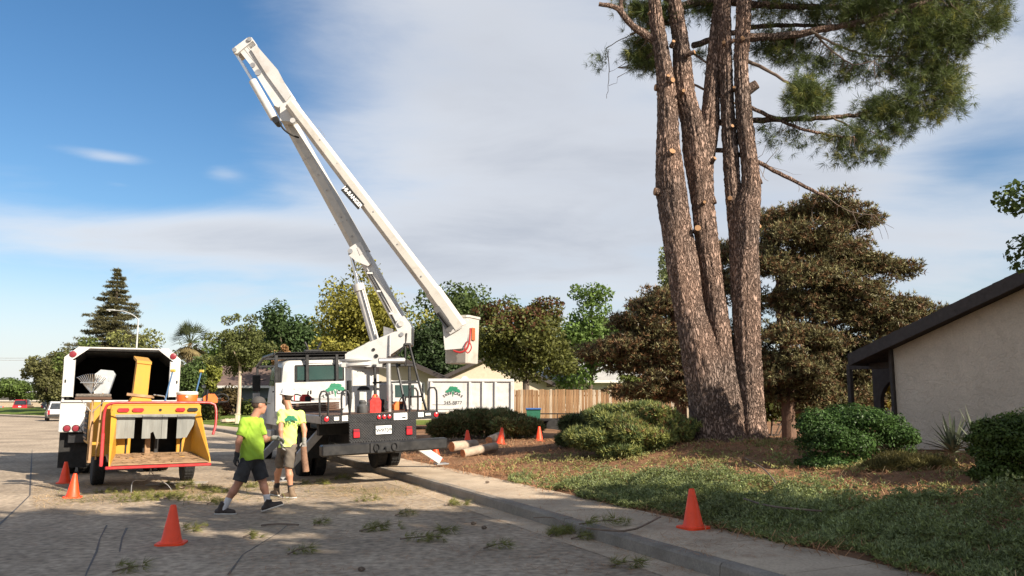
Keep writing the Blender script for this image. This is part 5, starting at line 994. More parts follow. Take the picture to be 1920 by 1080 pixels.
    for (u, v, y_) in ((600, 262, 17.46), (632, 306, 17.45), (700, 397, 17.41), (745, 458, 17.39), (790, 518, 17.36)): q = P(u, v, y_); MB().lathe([(.02, 0), (.012, .01)], WL(q), WL(q + Vector((0, -1, 0))) - WL(q), 8).build('bolt', m_steel, t)
    for (u, v) in ((596, 327), (612, 356), (640, 407), (660, 443)): q = P(u, v, 17.875); MB().lathe([(.02, 0), (.012, .01)], WL(q), WL(q + Vector((0, -1, 0))) - WL(q), 8).build('bolt', m_steel, t)
    # seams with rivets on the booms
    for (a, b, y) in (((628, 421), (657, 410), 17.88), ((568, 301), (583, 292), 17.88), ((598, 240), (609, 255), 17.47)):
        for k in range(5): q = P(a[0] + (b[0] - a[0]) * k / 4, a[1] + (b[1] - a[1]) * k / 4, y); MB().lathe([(.013, 0), (.008, .008)], WL(q), WL(q + Vector((0, -1, 0))) - WL(q), 8).build('rivet', m_steel, t)
    # name plate on the upper boom
    ca, cb = P(647, 354, 17.42), P(677, 388, 17.42); ax_ = (cb - ca).normalized(); nn = Vector((0, -1, 0)); upv = Vector((ax_.z * -1, 0, ax_.x)).normalized(); upv = -upv if upv.z < 0 else upv; mid = (ca + cb) / 2; nn = ax_.cross(upv)
    sgn = MB().box((0, 0, 0), (.60, .185, .012), ch=.002).build('name_plate', m_blkm, t, xf=MI @ frame(mid + Vector((0, -.06, 0)), ax_, upv)); text('HI-RANGER', .118, m_inkw, sgn, MI @ frame(mid + Vector((0, -.069, 0)), ax_, upv), extrude=.002, bold=.004)
    # elbow at the top: bell crank, two cylinders, cross head
    Ya, Yb = 17.75, 18.05
    el = plate('elbow_arm', [(446, 92), (461, 84), (478, 98), (500, 128), (556, 190), (558, 200), (548, 208), (533, 207), (515, 198), (492, 160), (468, 120)], Ya, Yb, m_tw, t)
    plate('elbow_side', [(470, 92), (480, 84), (520, 130), (545, 178), (536, 190), (500, 140)], 17.70, 17.742, m_tw2, el)
    for u, v, r_ in ((484, 136, .075), (474, 122, .06)): q = P(u, v, Ya - .005); MB().cyl(WL(q), WL(q + Vector((0, -.015, 0))), r_).build('lightening_hole', m_steel, el)
    plate('cross_head', [(436, 94), (440, 88), (463, 71), (472, 70), (474, 76), (445, 100), (438, 100)], 17.7, 18.1, m_tw, el)
    for u, v in ((440, 94), (468, 74)): q = P(u, v, 17.69); MB().cyl(WL(q), WL(q + Vector((0, -.03, 0))), .05).build('pivot_pin', m_steel, el)
    for (a, b, c_, y) in (((440, 96), (474, 152), (514, 222), 17.8), ((468, 78), (505, 126), (549, 192), 17.85)):
        MB().cyl(W(*a, y), W(*b, y), .032).build('cylinder_rod', m_chrome, el); MB().cyl(W(*b, y), W(*c_, y), .095).build('elbow_cylinder', m_tw, t); q = P(c_[0] + 2, c_[1] + 3, y - .16); MB().cyl(WL(q), WL(q + Vector((0, .3, 0))), .07).build('pivot_pin', m_blk, t)
    for dx in (8, 14): MB().tube([W(446 + dx, 92 - dx * .6, 17.76), W(490 + dx, 150 - dx, 17.76)], .014, 6).build('elbow_pipe', m_steel, el)
    MB().tube(catmull([tuple(W(520, 220, 17.7)), tuple(W(530, 240, 17.6)), tuple(W(545, 252, 17.62)), tuple(W(560, 258, 17.75))], .05), .022, 7).build('hydraulic_hose', m_blkm, t); plate('elbow_joint', [(525, 196), (545, 188), (562, 210), (545, 228), (525, 226)], 17.68, 18.2, m_tw, t); q = P(549, 226, 17.475); MB().cyl(WL(q), WL(q + Vector((0, -.02, 0))), .06).build('pivot_pin', m_tw2, t)
    # bucket
    bk = thing_part('bucket', t); yb = 17.62; c = P(866, 640, yb + .3); top = P(866, 594, yb + .3).z; bot = P(866, 682, yb + .3).z; Mr = MI @ (Matrix.Translation((c.x, c.y, 0)) @ Matrix.Rotation(R(-24), 4, 'Z')); w2, d2 = .305, .30; wall = .03
    def bx(name, cc, dd, m, par=bk, ch=.015): return MB().box(cc, dd, ch=ch).build(name, m, par, xf=Mr)
    hh_ = top - bot; zc = (top + bot) / 2
    # open tapered tub
    def tubring(s_, z): k = .05; return [(s_ * x, s_ * y, z) for x, y in ((w2 - k, -d2), (w2, -d2 + k), (w2, d2 - k), (w2 - k, d2), (-w2 + k, d2), (-w2, d2 - k), (-w2, -d2 + k), (-w2 + k, -d2))]
    rs = [tubring(.90, bot), tubring(.93, bot + .02), tubring(1.0, top - .05), tubring(1.07, top - .05), tubring(1.07, top), tubring(.97, top), tubring(.86, bot + .05)]; vs = [p for r_ in rs for p in r_]; MB().add(vs, [(i * 8 + j, i * 8 + (j + 1) % 8, (i + 1) * 8 + (j + 1) % 8, (i + 1) * 8 + j) for i in range(6) for j in range(8)] + [tuple(range(8))[::-1], tuple(range(48, 56))]).build('tub', m_boom, bk, True, 30, xf=Mr)
    cv = [W(u, v, 17.42) for u, v in ((829, 604), (833, 598), (874, 597), (878, 602), (878, 640), (870, 653), (834, 656))]; MB().prism(cv, WL(Vector((0, .14, 0))) - WL(Vector())).build('control_cover', m_tw, bk, False)
    bx('amber_pad', (.318, -.06, zc + .12), (.02, .14, .28), mat('orange_pad', (.42, .10, .03), .6), bk, .008)
    MB().tube(catmull([tuple(W(850, 657, 17.4)), tuple(W(862, 661, 17.38)), tuple(W(874, 655, 17.38)), tuple(W(880, 640, 17.40)), tuple(W(882, 615, 17.42))], .05), .022, 7).build('red_hose', m_redp, bk); MB().tube(catmull([tuple(W(876, 640, 17.4)), tuple(W(871, 652, 17.38)), tuple(W(877, 662, 17.38)), tuple(W(884, 652, 17.38)), tuple(W(880, 640, 17.4))], .04), .014, 6).build('red_hose', m_redp, bk)
    MB().prism([W(u, v, 17.33) for u, v in ((812, 578), (823, 573), (851, 613), (846, 622), (838, 622))], WL(Vector((0, .03, 0))) - WL(Vector())).build('boom_slot', mat('smoked_cover', (.10, .095, .09), .25, spec=.7), ub, False); MB().tube([W(822, 586, 17.315), W(842, 612, 17.315)], .045, 10).build('slot_roller', m_blkm, ub)
    MB().prism([W(u, v, 17.34) for u, v in ((844, 627), (866, 614), (863, 610), (841, 622))], WL(Vector((0, .3, 0))) - WL(Vector())).build('boom_end_cap', m_tw2, ub, False); bx('bucket_mount', (-.33, 0, bot + .35), (.1, .2, .16), m_blkm)
    return t
bt = bucket_truck()
# ================================================================== CHIPPER TRUCK
def chipper_truck():
    c = P(227, 760, 19.0); t = thing('chip_truck', 'white chip box truck with dark open back behind the yellow chipper', 'truck', (c.x, 19.0, 0), R(26))
    def B(name, c, d, m, p=None, ch=.012): return MB().box(c, d, ch=ch).build(name, m, p or t)
    w = 1.24; zf = 1.72; zt = 2.94; l = 4.4
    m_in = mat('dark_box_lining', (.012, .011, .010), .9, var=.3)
    # box shell: side walls, floor, front, roof with chamfered corners
    for sx in (-1, 1):
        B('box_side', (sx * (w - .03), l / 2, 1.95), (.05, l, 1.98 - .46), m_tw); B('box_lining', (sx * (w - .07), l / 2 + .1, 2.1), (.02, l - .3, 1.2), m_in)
        MB().prism([(sx * w, 0.0, zt - .26), (sx * (w - .28), 0, zt), (sx * (w - .32), 0, zt - .05), (sx * (w - .05), 0, zt - .30)], (0, l, 0)).build('box_chamfer', m_tw, t, False)
        # gusset plates with lamps beside the opening
        gp = MB().prism([(sx * w, -.02, zt - .42), (sx * w, -.02, zt - .24), (sx * (w - .28), -.02, zt + .01), (sx * (w - .50), -.02, zt - .03), (sx * (w - .04), -.02, zt - .40)] if True else [], (0, .018, 0)).build('corner_plate', m_tw, t, False)
        MB().lathe([(.075, 0), (.07, .02), (.03, .03)], (sx * (w - .17), -.024, zt - .17), (0, -1, 0), 20).build('corner_lamp', m_lensd, gp)
        # folded rear door leaf
        dr = B('rear_door', (sx * (w - .115), -.05, 2.21), (.23, .035, .84), m_tw, None, .01); B('door_latch', (sx * (w - .06), -.075, 2.15), (.03, .02, .07), m_blk, dr); MB().cyl((sx * (w - .23), -.05, 1.78), (sx * (w - .23), -.05, 2.64), .012).build('hinge_rod', m_steel, dr)
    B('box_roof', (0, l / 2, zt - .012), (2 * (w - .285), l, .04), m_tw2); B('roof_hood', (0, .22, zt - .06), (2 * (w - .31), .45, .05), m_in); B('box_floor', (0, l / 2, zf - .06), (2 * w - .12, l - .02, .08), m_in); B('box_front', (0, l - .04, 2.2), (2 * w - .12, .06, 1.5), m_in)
    lp = B('rear_sill', (0, -.02, 1.42), (2 * w + .02, .06, .58), m_tw); B('sill_ledge', (0, -.06, 1.69), (2 * w, .06, .05), m_tw2)
    lb = B('light_bar', (0, -.03, 1.08), (2 * w + .02, .05, .17), m_tw2)
    for sx in (-1, 1):
        for k, m in ((0, m_lensd), (1, m_lensd), (2, m_tw2)): MB().lathe([(.070, 0), (.066, .018), (.02, .026)], (sx * (w - .16 - k * .18), -.058, 1.08), (0, -1, 0), 20).build('tail_lamp', m, lb); MB().lathe([(.082, 0), (.082, .01)], (sx * (w - .16 - k * .18), -.056, 1.08), (0, -1, 0), 20).build('lamp_ring', m_blk, lb)
        B('mud_flap', (sx * (w - .30), .25, .58), (.58, .02, .80), m_rub)
        for x in (.70, 1.02): wheel(t, (sx * x, .95, .48), .48, .26, m_tw2, side=sx)
        wheel(t, (sx * .98, 5.9, .48), .48, .26, m_tw2, side=sx); B('chassis_rail', (sx * .42, 3.2, .85), (.09, 6.4, .24), m_blk)
    B('rear_crossbar', (0, .12, .85), (2.1, .1, .22), m_blk)
    cab = B('cab', (0, 5.4, 1.65), (2.2, 1.5, 1.75), m_tw, None, .12); B('hood', (0, 6.7, 1.3), (1.7, 1.4, .8), m_tw, None, .12); B('front_bumper', (0, 7.45, .7), (2.3, .2, .3), m_steel); B('windscreen', (0, 6.16, 2.05), (1.9, .03, .6), m_rwin, cab)
    for sx in (-1, 1): B('door_window', (sx * 1.105, 5.5, 2.05), (.02, .9, .55), m_rwin, cab)
    return t
chipper_truck()
# ================================================================== WOOD CHIPPER
def chipper():
    t = thing('wood_chipper', 'yellow towed wood chipper with red feed bar and grey rubber curtain', 'wood chipper', (-6.46, 15.05, 0), R(31))
    def B(name, c, d, m, p=None, ch=.012): return MB().box(c, d, ch=ch).build(name, m, p or t)
    W2 = .85
    # feed table, side plates, header
    tab = MB().bar((0, 0, .53), (0, 1.08, .68), 2 * W2, .04).build('feed_table', m_rust, t); MB().bar((-W2 - .08, 0, .515), (W2 + .02, 0, .515), .07, .055).build('table_edge_bar', m_redp, t); B('edge_strip', (0, -.03, .565), (2 * W2 - .06, .03, .016), m_rust, None, .003)
    for sx in (-1, 1):
        MB().prism([(sx * W2, .01, .50), (sx * W2, .08, .62), (sx * (W2 - .06), 1.0, 1.50), (sx * (W2 - .16), 1.1, 1.50), (sx * (W2 - .18), 1.1, .50)], (sx * .02, .0, 0)).build('side_plate', m_yel, t, False)
        B('throat_cheek', (sx * .60, 1.22, .93), (.36, .05, .75), m_yel); B('mouth_post', (sx * (W2 - .10), 1.06, 1.05), (.10, .10, 1.0), m_yel)
    hd = B('header_panel', (0, 1.06, 1.52), (2 * W2 - .06, .08, .19), m_yel); B('header_shelf', (0, 1.5, 1.63), (2 * W2 - .1, .9, .03), m_yel)
    def oval(x, w_, m, nm): p = [(x + sx * (w_ / 2 - .03) + .032 * math.cos(a), 1.008, 1.53 + .034 * math.sin(a)) for sx, a0 in ((1, -1.57), (-1, 1.57)) for a in np.linspace(a0, a0 + math.pi, 8)]; MB().prism(p, (0, -.02, 0)).build(nm, m, hd, False)
    oval(-.60, .20, m_lens, 'lamp'); oval(-.34, .20, m_lens, 'lamp'); oval(.43, .17, m_lens, 'lamp'); oval(.66, .19, m_blkm, 'lamp_socket'); MB().disc((.06, 1.018, 1.525), (0, -1, 0), .028).build('bolt_hole', m_blkm, hd)
    B('feed_throat_back', (0, 1.9, .95), (1.0, .04, .8), m_blkm); B('throat_bottom', (0, 1.45, .66), (1.0, .8, .03), m_rust); B('throat_top', (0, 1.5, 1.36), (1.0, .8, .03), m_blkm); B('cutter_bar', (-.1, 1.3, .84), (.10, .06, .55), m_rust); B('guide_bar', (.06, 1.32, .88), (.08, .05, .62), m_blk)
    for sx in (-1, 1): B('throat_side', (sx * .5, 1.55, .95), (.03, .75, .82), m_blkm)
    rgx = np.random.default_rng(4); nn_ = 260; xx = rgx.uniform(-.8, .8, nn_); yy = rgx.uniform(.05, 1.0, nn_) ** .7; zz_ = .552 + yy * .139; a_ = rgx.random(nn_) * 6.28; pos_ = np.stack([xx, yy, zz_ + .006], 1); c_, s2 = np.cos(a_), np.sin(a_); rt_ = np.stack([np.stack([c_, s2, 0 * c_], 1), np.stack([-s2, c_, 0 * c_], 1), np.tile([0, 0, 1.], (nn_, 1))], 2); V_, F_ = stamp(np.array([(-.5, -.12, 0), (.5, -.1, .06), (.5, .1, .06), (-.5, .12, 0)]), LEAF_F, pos_, rt_, rgx.uniform(.03, .12, nn_)); tag(put('wood_chips', np_mesh('wood_chips', V_, F_), m_straw_p, t), kind='stuff')
    # rubber strips, each its own
    B('curtain_rail', (0, 1.00, 1.415), (2 * W2 - .14, .03, .06), m_curt)
    for (x0, x1, z0, tear) in ((-.73, -.56, .99, 0), (-.565, -.39, .99, 1), (-.255, -.10, .98, 0), (-.10, .0, .98, 2), (.0, .095, .97, 0), (.10, .20, .97, 1), (.375, .475, .97, 0), (.465, .70, .98, 3)):
        z1 = 1.43; y = .972 + random.uniform(-.012, .0); n = 5; vs = []; r_ = random.Random(int(x0 * 100))
        bend = r_.uniform(-.03, .03); pts = []
        bl = [(x0, z0), (x1, z0)]
        if tear == 3: bl = [(x0, z0), (x0 + .10, z0), (x1, z0 + .28)]
        if tear == 2: bl = [(x0, z0 + .1), (x0 + .05, z0 + .13), (x1, z0)]
        pts = [(x0, y, z1)] + [(x, y + bend * .4, z) for x, z in bl] + [(x1, y + .004, z1)]; MB().prism(pts, (0, .010, 0)).build('rubber_strip', m_curt, t, False)
    # red feed control hoop
    MB().tube(catmull([(-W2 - .12, .35, .52), (-W2 - .12, .42, 1.0), (-W2 - .11, .5, 1.50), (-W2 - .02, .5, 1.65), (-.5, .5, 1.67), (.5, .5, 1.67), (W2 + .06, .5, 1.66), (W2 + .15, .48, 1.56), (W2 + .15, .42, 1.25), (W2 + .10, .38, 1.05)], .05), .025, 10).build('feed_bar', m_redp, t); MB().bar((-W2 - .12, .36, .52), (-W2 - .12, .40, 1.12), .06, .06).build('feed_bar_socket', m_redp, t)
    # body, engine box, fenders, chute
    B('cutter_housing', (0, 2.5, 1.05), (1.2, 1.1, 1.0), m_yel, None, .04); eb = B('engine_box', (-.80, 2.75, 1.25), (.62, 1.3, .85), m_yel, None, .03); B('engine_grille', (-1.115, 2.8, 1.2), (.02, .9, .6), m_blkm, eb)
    for k in range(6): B('grille_slat', (-1.13, 2.8, .95 + k * .1), (.015, .88, .03), m_rust, eb)
    B('radiator', (.35, 3.4, 1.2), (.8, .5, .7), m_yel, None, .03); B('frame_rail', (-.45, 2.8, .58), (.1, 4.4, .12), m_yel); B('frame_rail', (.45, 2.8, .58), (.1, 4.4, .12), m_yel); B('tow_tongue', (0, 4.6, .58), (.12, 1.6, .12), m_blk)
    for sx in (-1, 1):
        y0 = 2.55; pf = [(y0 - .62, .62), (y0 - .55, .84), (y0 - .30, .90), (y0 + .30, .90), (y0 + .55, .84), (y0 + .62, .62), (y0 + .56, .60), (y0 + .48, .78), (y0 + .28, .85), (y0 - .28, .85), (y0 - .48, .78), (y0 - .56, .60)]
        MB().prism([(sx * .66, y, z) for y, z in pf], (sx * .38, 0, 0)).build('fender', m_yel, t, False); wheel(t, (sx * .86, y0, .38), .38, .24, m_yel, side=sx)
    B('axle', (0, 2.55, .4), (1.6, .1, .1), m_blk)
    MB().prism([(-.42, 2.5, 1.56), (.14, 2.5, 1.56), (.04, 2.5, 1.78), (-.30, 2.5, 1.78)], (0, .42, 0)).build('chute_base', m_yel, t, False); ch = MB().prism([(-.30, 2.52, 1.76), (-.01, 2.52, 1.76), (.02, 2.52, 2.50), (-.25, 2.52, 2.53)], (0, .30, 0)).build('discharge_chute', m_yel, t, False)
    MB().prism([(-.26, 2.50, 2.50), (.03, 2.50, 2.47), (.03, 2.50, 2.53), (-.26, 2.50, 2.56)], (0, .7, .12)).build('chute_deflector', m_yel, ch, False); MB().bar((-.42, 2.49, 1.84), (.12, 2.49, 1.78), .03, .06).build('chute_flange', m_rust, ch); MB().tube([(.10, 2.45, 1.83), (.30, 2.4, 1.80), (.34, 2.4, 1.74), (.34, 2.4, 1.60)], .015, 6).build('chute_crank', m_steel, t)
    MB().tube(catmull([(-.1, .6, .5), (-.12, .58, .35), (-.20, .56, .22), (-.36, .5, .24), (-.42, .5, .18), (-.43, .45, .02)], .05), .008, 6).build('safety_chain', m_steel, t); MB().tube(catmull([(-.1, .6, .5), (-.08, .58, .36), (.02, .5, .25), (.2, .45, .12), (.26, .4, .02)], .05), .007, 6).build('safety_chain', m_steel, t)
    # tool holder post
    MB().tube([(-W2 - .28, 1.05, .55), (-W2 - .28, 1.05, 1.55)], .035, 8).build('tool_post', m_rust, t); B('tool_bracket', (-W2 - .18, 1.08, .9), (.22, .05, .06), m_yel)
    return t
chp = chipper(); MC = Matrix.Translation((-6.46, 15.05, 0)) @ Matrix.Rotation(R(31), 4, 'Z')
def CW(x, y, z): return MC @ Vector((x, y, z))
m_wood = mat('tool_handle_wood', (.36, .22, .10), .7, var=.2); m_alu = mat('scoop_aluminium', (.62, .62, .60), .35, metal=.7, var=.1, dirt=(.3, .28, .25), damt=.4); m_brist = mat('grey_bristles', (.14, .12, .10), .95, var=.4, scale=30, bump=.8)
b0 = CW(-1.15, 1.0, 0); 
def tool(name, label, cat, off): return thing(name, label, cat, b0 + Vector(off), R(20))
t = tool('push_broom', 'push broom with wide dusty grey head up on the chipper side', 'broom', (0.02, -.06, .6)); MB().tube([(0, 0, 0), (.02, 0, 1.12)], .016, 8).build('handle', m_wood, t); MB().box((.03, 0, 1.15), (.62, .1, .05), ch=.015).build('head', m_lumber, t); MB().box((.03, 0, 1.205), (.60, .11, .06), ch=.02).build('bristles', m_brist, t)
for sx in (-1, 1): MB().tube([(.02, 0, .88), (.03 + sx * .2, 0, 1.12)], .008, 6).build('brace', m_steel, t)
t = tool('leaf_rake', 'fan leaf rake with steel tines up on the chipper side', 'rake', (-.05, .05, .6)); MB().tube([(.04, 0, 0), (.04, 0, 1.24)], .014, 8).build('handle', m_wood, t)
for k in range(15): a = (k - 7) / 7 * .62; MB().tube([(.0, 0, 1.24), (math.sin(a) * .28, 0, 1.24 + math.cos(a) * .26), (math.sin(a) * .40, -.03, 1.24 + math.cos(a) * .36), (math.sin(a) * .43, -.08, 1.24 + math.cos(a) * .37)], .007, 4).build('tine', m_chrome, t)
MB().bar((-.2, 0, 1.45), (.2, 0, 1.45), .012, .02).build('tine_bar', m_chrome, t)
t = tool('scoop_shovel', 'aluminium scoop shovel standing blade up beside the rake', 'shovel', (.08, .12, .6)); MB().tube([(0, 0, 0), (.05, 0, 1.25)], .016, 8).build('handle', m_wood, t); MB().add([(-.10, 0, 1.24), (.16, 0, 1.24), (.24, .02, 1.62), (.20, .03, 1.68), (-.02, .03, 1.70), (-.08, .02, 1.64), (-.10, -.05, 1.26), (.17, -.05, 1.26), (.26, -.04, 1.60), (-.10, -.04, 1.62)], [(0, 1, 2, 3, 4, 5), (0, 6, 9, 5), (1, 2, 8, 7)]).build('blade', m_alu, t)
p = CW(.58, 1.25, 1.645); t = thing('drink_cooler', 'orange drink cooler with white lid on the chipper', 'cooler', p, R(20)); MB().lathe([(.17, 0), (.19, .01), (.205, .17), (.20, .18)], (0, 0, 0), (0, 0, 1), 28).build('body', mat('cooler_orange', (.75, .12, .015), .45, var=.06), t); MB().lathe([(.205, .18), (.212, .19), (.212, .225), (.19, .245), (.05, .25)], (0, 0, 0), (0, 0, 1), 28).build('lid', m_white, t); MB().box((0, -.205, .14), (.05, .03, .04)).build('handle', m_white, t)
def saw(label, p, yaw, body_m, bar_len=.45):
    t = thing('chainsaw', label, 'chainsaw', p, yaw); MB().prism([(-.2, -.06, .02), (.06, -.06, .02), (.08, -.06, .13), (.0, -.06, .20), (-.14, -.06, .20), (-.2, -.06, .12)], (0, .12, 0)).build('engine_body', body_m, t, False); MB().box((-.02, -.075, .09), (.13, .03, .12), ch=.02).build('engine_cover', m_blkm, t)
    MB().tube(catmull([(-.18, 0, .17), (-.30, 0, .20), (-.40, 0, .14), (-.40, 0, .05), (-.2, 0, .03)], .04), .016, 7).build('rear_handle', m_blkm, t); MB().tube(catmull([(-.02, -.08, .08), (-.02, -.09, .22), (.0, 0, .28), (.0, .09, .22), (.0, .08, .06)], .04), .013, 7).build('front_handle', m_blkm, t); MB().box((.06, 0, .25), (.015, .14, .10), ch=.004).build('hand_guard', m_blkm, t)
    MB().prism([(.06, -.008, .05), (.06, -.008, .12), (bar_len, -.008, .11), (bar_len + .04, -.008, .085), (bar_len, -.008, .06)], (0, .016, 0)).build('guide_bar', m_steel, t, False); return t
m_sawr = mat('saw_red', (.5, .03, .02), .45, var=.1); m_sawo = mat('saw_orange', (.70, .16, .03), .5, var=.15)
saw('orange chainsaw lying on the chipper right of the cooler', CW(.98, 1.3, 1.645), R(200), m_sawo, .4)
MB_ = Matrix.Translation((-2.65, 16.7, .04)) @ Matrix.Rotation(R(25), 4, 'Z') @ Matrix.Rotation(R(-2.2), 4, 'Y')
def BW(x, y, z): return MB_ @ Vector((x, y, z))
saw('red chainsaw with long bar on the planks behind the cab', BW(-.70, 4.1, 1.645), R(24), m_sawr, .78); saw('orange and white chainsaw on the bed beside the boom rest post', BW(.55, .35, 1.43), R(35), m_sawo, .25)
for k, (x, col) in enumerate(((.62, (.45, .33, .06)), (.80, (.45, .33, .06)))):
    t = thing('pole_tool', ('blue handled pole tool with yellow head leaning behind the cooler', 'second yellow headed pole tool leaning farther left of the truck side')[k], 'tool', CW(x + .2 - k * .75, 2.0, 1.60), 0); MB().tube([(0, 0, 0), (.14, 0, .70)], .016, 8).build('handle', mat('blue_handle', (.06, .14, .28), .5), t); MB().box((.15, 0, .73), (.10, .05, .06), ch=.02).build('head', mat('yellow_head', col, .5), t)
t = thing('fuel_can', 'red plastic fuel can standing on the tail edge of the truck bed', 'fuel can', BW(-.08, .22, 1.425), R(25)); MB().prism([(-.11, -.08, 0), (.12, -.08, 0), (.12, -.08, .24), (.07, -.08, .31), (-.06, -.08, .31), (-.11, -.08, .24)], (0, .17, 0)).build('body', mat('fuel_can_red', (.60, .025, .02), .4, var=.08), t, False); MB().lathe([(.03, .30), (.028, .35), (.018, .37)], (0, 0, 0), (0, 0, 1), 14).build('cap', m_sawo, t); MB().tube(catmull([(-.05, 0, .30), (-.03, 0, .36), (.05, 0, .36), (.08, 0, .29)], .03), .013, 6).build('handle', mat('fuel_can_red', (0, 0, 0)), t)
for sx in (-1, 1): MB().bar((sx * .0 + .0, -.083, .03), (0, -.083, .28), .02, .01).build('rib', m_sawr, t) if sx > 0 else None
t = thing('oil_jug', 'dark grey jug left of the red fuel can', 'jug', BW(-.34, .20, 1.425), R(25)); MB().lathe([(.10, 0), (.11, .02), (.11, .14), (.07, .19), (.075, .23), (.05, .27)], (0, 0, 0), (0, 0, 1), 20).build('body', mat('dark_grey_plastic', (.07, .07, .07), .5), t); MB().tube(catmull([(.07, 0, .2), (.12, 0, .22), (.12, 0, .1)], .03), .012, 6).build('handle', mat('dark_grey_plastic', (0, 0, 0)), t)
# ================================================================== DUMP TRUCK
def dump_truck():
    a = P(803, 760, 36.8); b = P(962, 760, 37.3); a.z = b.z = 0; L_ = (b - a).length; yaw = math.atan2(b.y - a.y, b.x - a.x); t = thing('dump_truck', 'white high sided dump truck parked across beyond the juniper hedge', 'truck', (a.x, a.y, .12), yaw)
    def B(name, c, d, m, p=None, ch=.012): return MB().box(c, d, ch=ch).build(name, m, p or t)
    z0, z1 = 1.08, 2.52; sd = B('bed_side', (L_ / 2, .03, (z0 + z1) / 2), (L_, .05, z1 - z0), m_tw); B('bed_side', (L_ / 2, 2.27, (z0 + z1) / 2), (L_, .05, z1 - z0), m_tw); B('bed_floor', (L_ / 2, 1.15, z0 + .05), (L_ - .1, 2.2, .08), m_tw2); B('bed_head', (.03, 1.15, (z0 + z1) / 2), (.05, 2.19, z1 - z0), m_tw); tg = B('tailgate', (L_ + .02, 1.15, (z0 + z1) / 2), (.06, 2.3, z1 - z0), m_tw)
    B('top_rail', (L_ / 2, -.03, z1 - .02), (L_ + .06, .09, .13), m_tw); B('bottom_rail', (L_ / 2, -.03, z0 + .02), (L_ + .06, .09, .12), m_tw)
    for x in (.12, L_ * .485, L_ * .64, L_ * .79, L_ - .07): B('side_rib', (x, -.035, (z0 + z1) / 2), (.11, .10, z1 - z0 - .19), m_tw, None, .01)
    B('tool_tray', (L_ * .16, -.03, z0 + .2), (L_ * .33, .05, .2), m_tw); B('tray_lip', (L_ * .16, -.058, z0 + .31), (L_ * .33, .02, .03), m_steel)
    tree_logo(sd, (1.12, -.006, 1.98), (1, 0, 0), (0, 0, 1), 1.0, m_ink, m_inkg); text('345-8877', .22, m_ink, sd, frame((1.12, -.004, 1.47), (1, 0, 0), (0, 0, 1)), extrude=.003)
    for y in (.35, 1.95):
        for x in (L_ - 1.2,): wheel(t, (x, y, .48), .48, .3, m_tw2, (0, 1, 0), -1 if y < 1 else 1)
        wheel(t, (-1.9, y, .48), .48, .28, m_tw2, (0, 1, 0), -1 if y < 1 else 1)
    B('chassis', (1.0, 1.15, .85), (7.0, .9, .22), m_blk); cab = B('cab', (-1.15, 1.15, 1.6), (1.7, 2.1, 1.75), m_tw, None, .12); B('hood', (-2.5, 1.15, 1.25), (1.2, 1.7, .8), m_tw, None, .12); B('door_window', (-1.1, .09, 2.0), (.9, .02, .55), m_rwin, cab); B('windscreen', (-2.0, 1.15, 2.0), (.03, 1.8, .6), m_rwin, cab)
dump_truck()
t = thing('utility_trailer', 'low black trailer parked before the board fence', 'trailer', (P(1025, 760, 37.5).x, 37.5, .2), R(4)); MB().box((0, 0, .62), (2.6, 1.5, .1)).build('deck', m_blk, t); MB().bar((-1.3, -.74, .9), (1.3, -.74, .9), .04, .05).build('side_rail', m_blk, t)
for x in (-1.28, -.4, .4, 1.28): MB().bar((x, -.74, .66), (x, -.74, .9), .04, .04).build('rail_post', m_blk, t)
wheel(t, (.2, -.82, .32), .33, .2, m_tw2, (0, 1, 0), -1); wheel(t, (.2, .82, .32), .33, .2, m_tw2, (0, 1, 0), 1)
p = P(1000, 775, 34.5); t = thing('wheelie_bin', 'green wheelie bin with blue lid behind the juniper hedge', 'bin', on(p.x, 34.5), 0); MB().prism([(-.25, -.28, .05), (.25, -.28, .05), (.30, -.30, .92), (-.30, -.30, .92)], (0, .55, 0)).build('body', mat('bin_green', (.02, .12, .07), .5), t, False); MB().box((0, -.02, .96), (.66, .66, .07), ch=.03).build('lid', mat('bin_blue', (.04, .11, .30), .5), t)
for sx in (-1, 1): MB().cyl((sx * .22, .3, .1), (sx * .28, .3, .1), .1).build('wheel', m_rub, t)
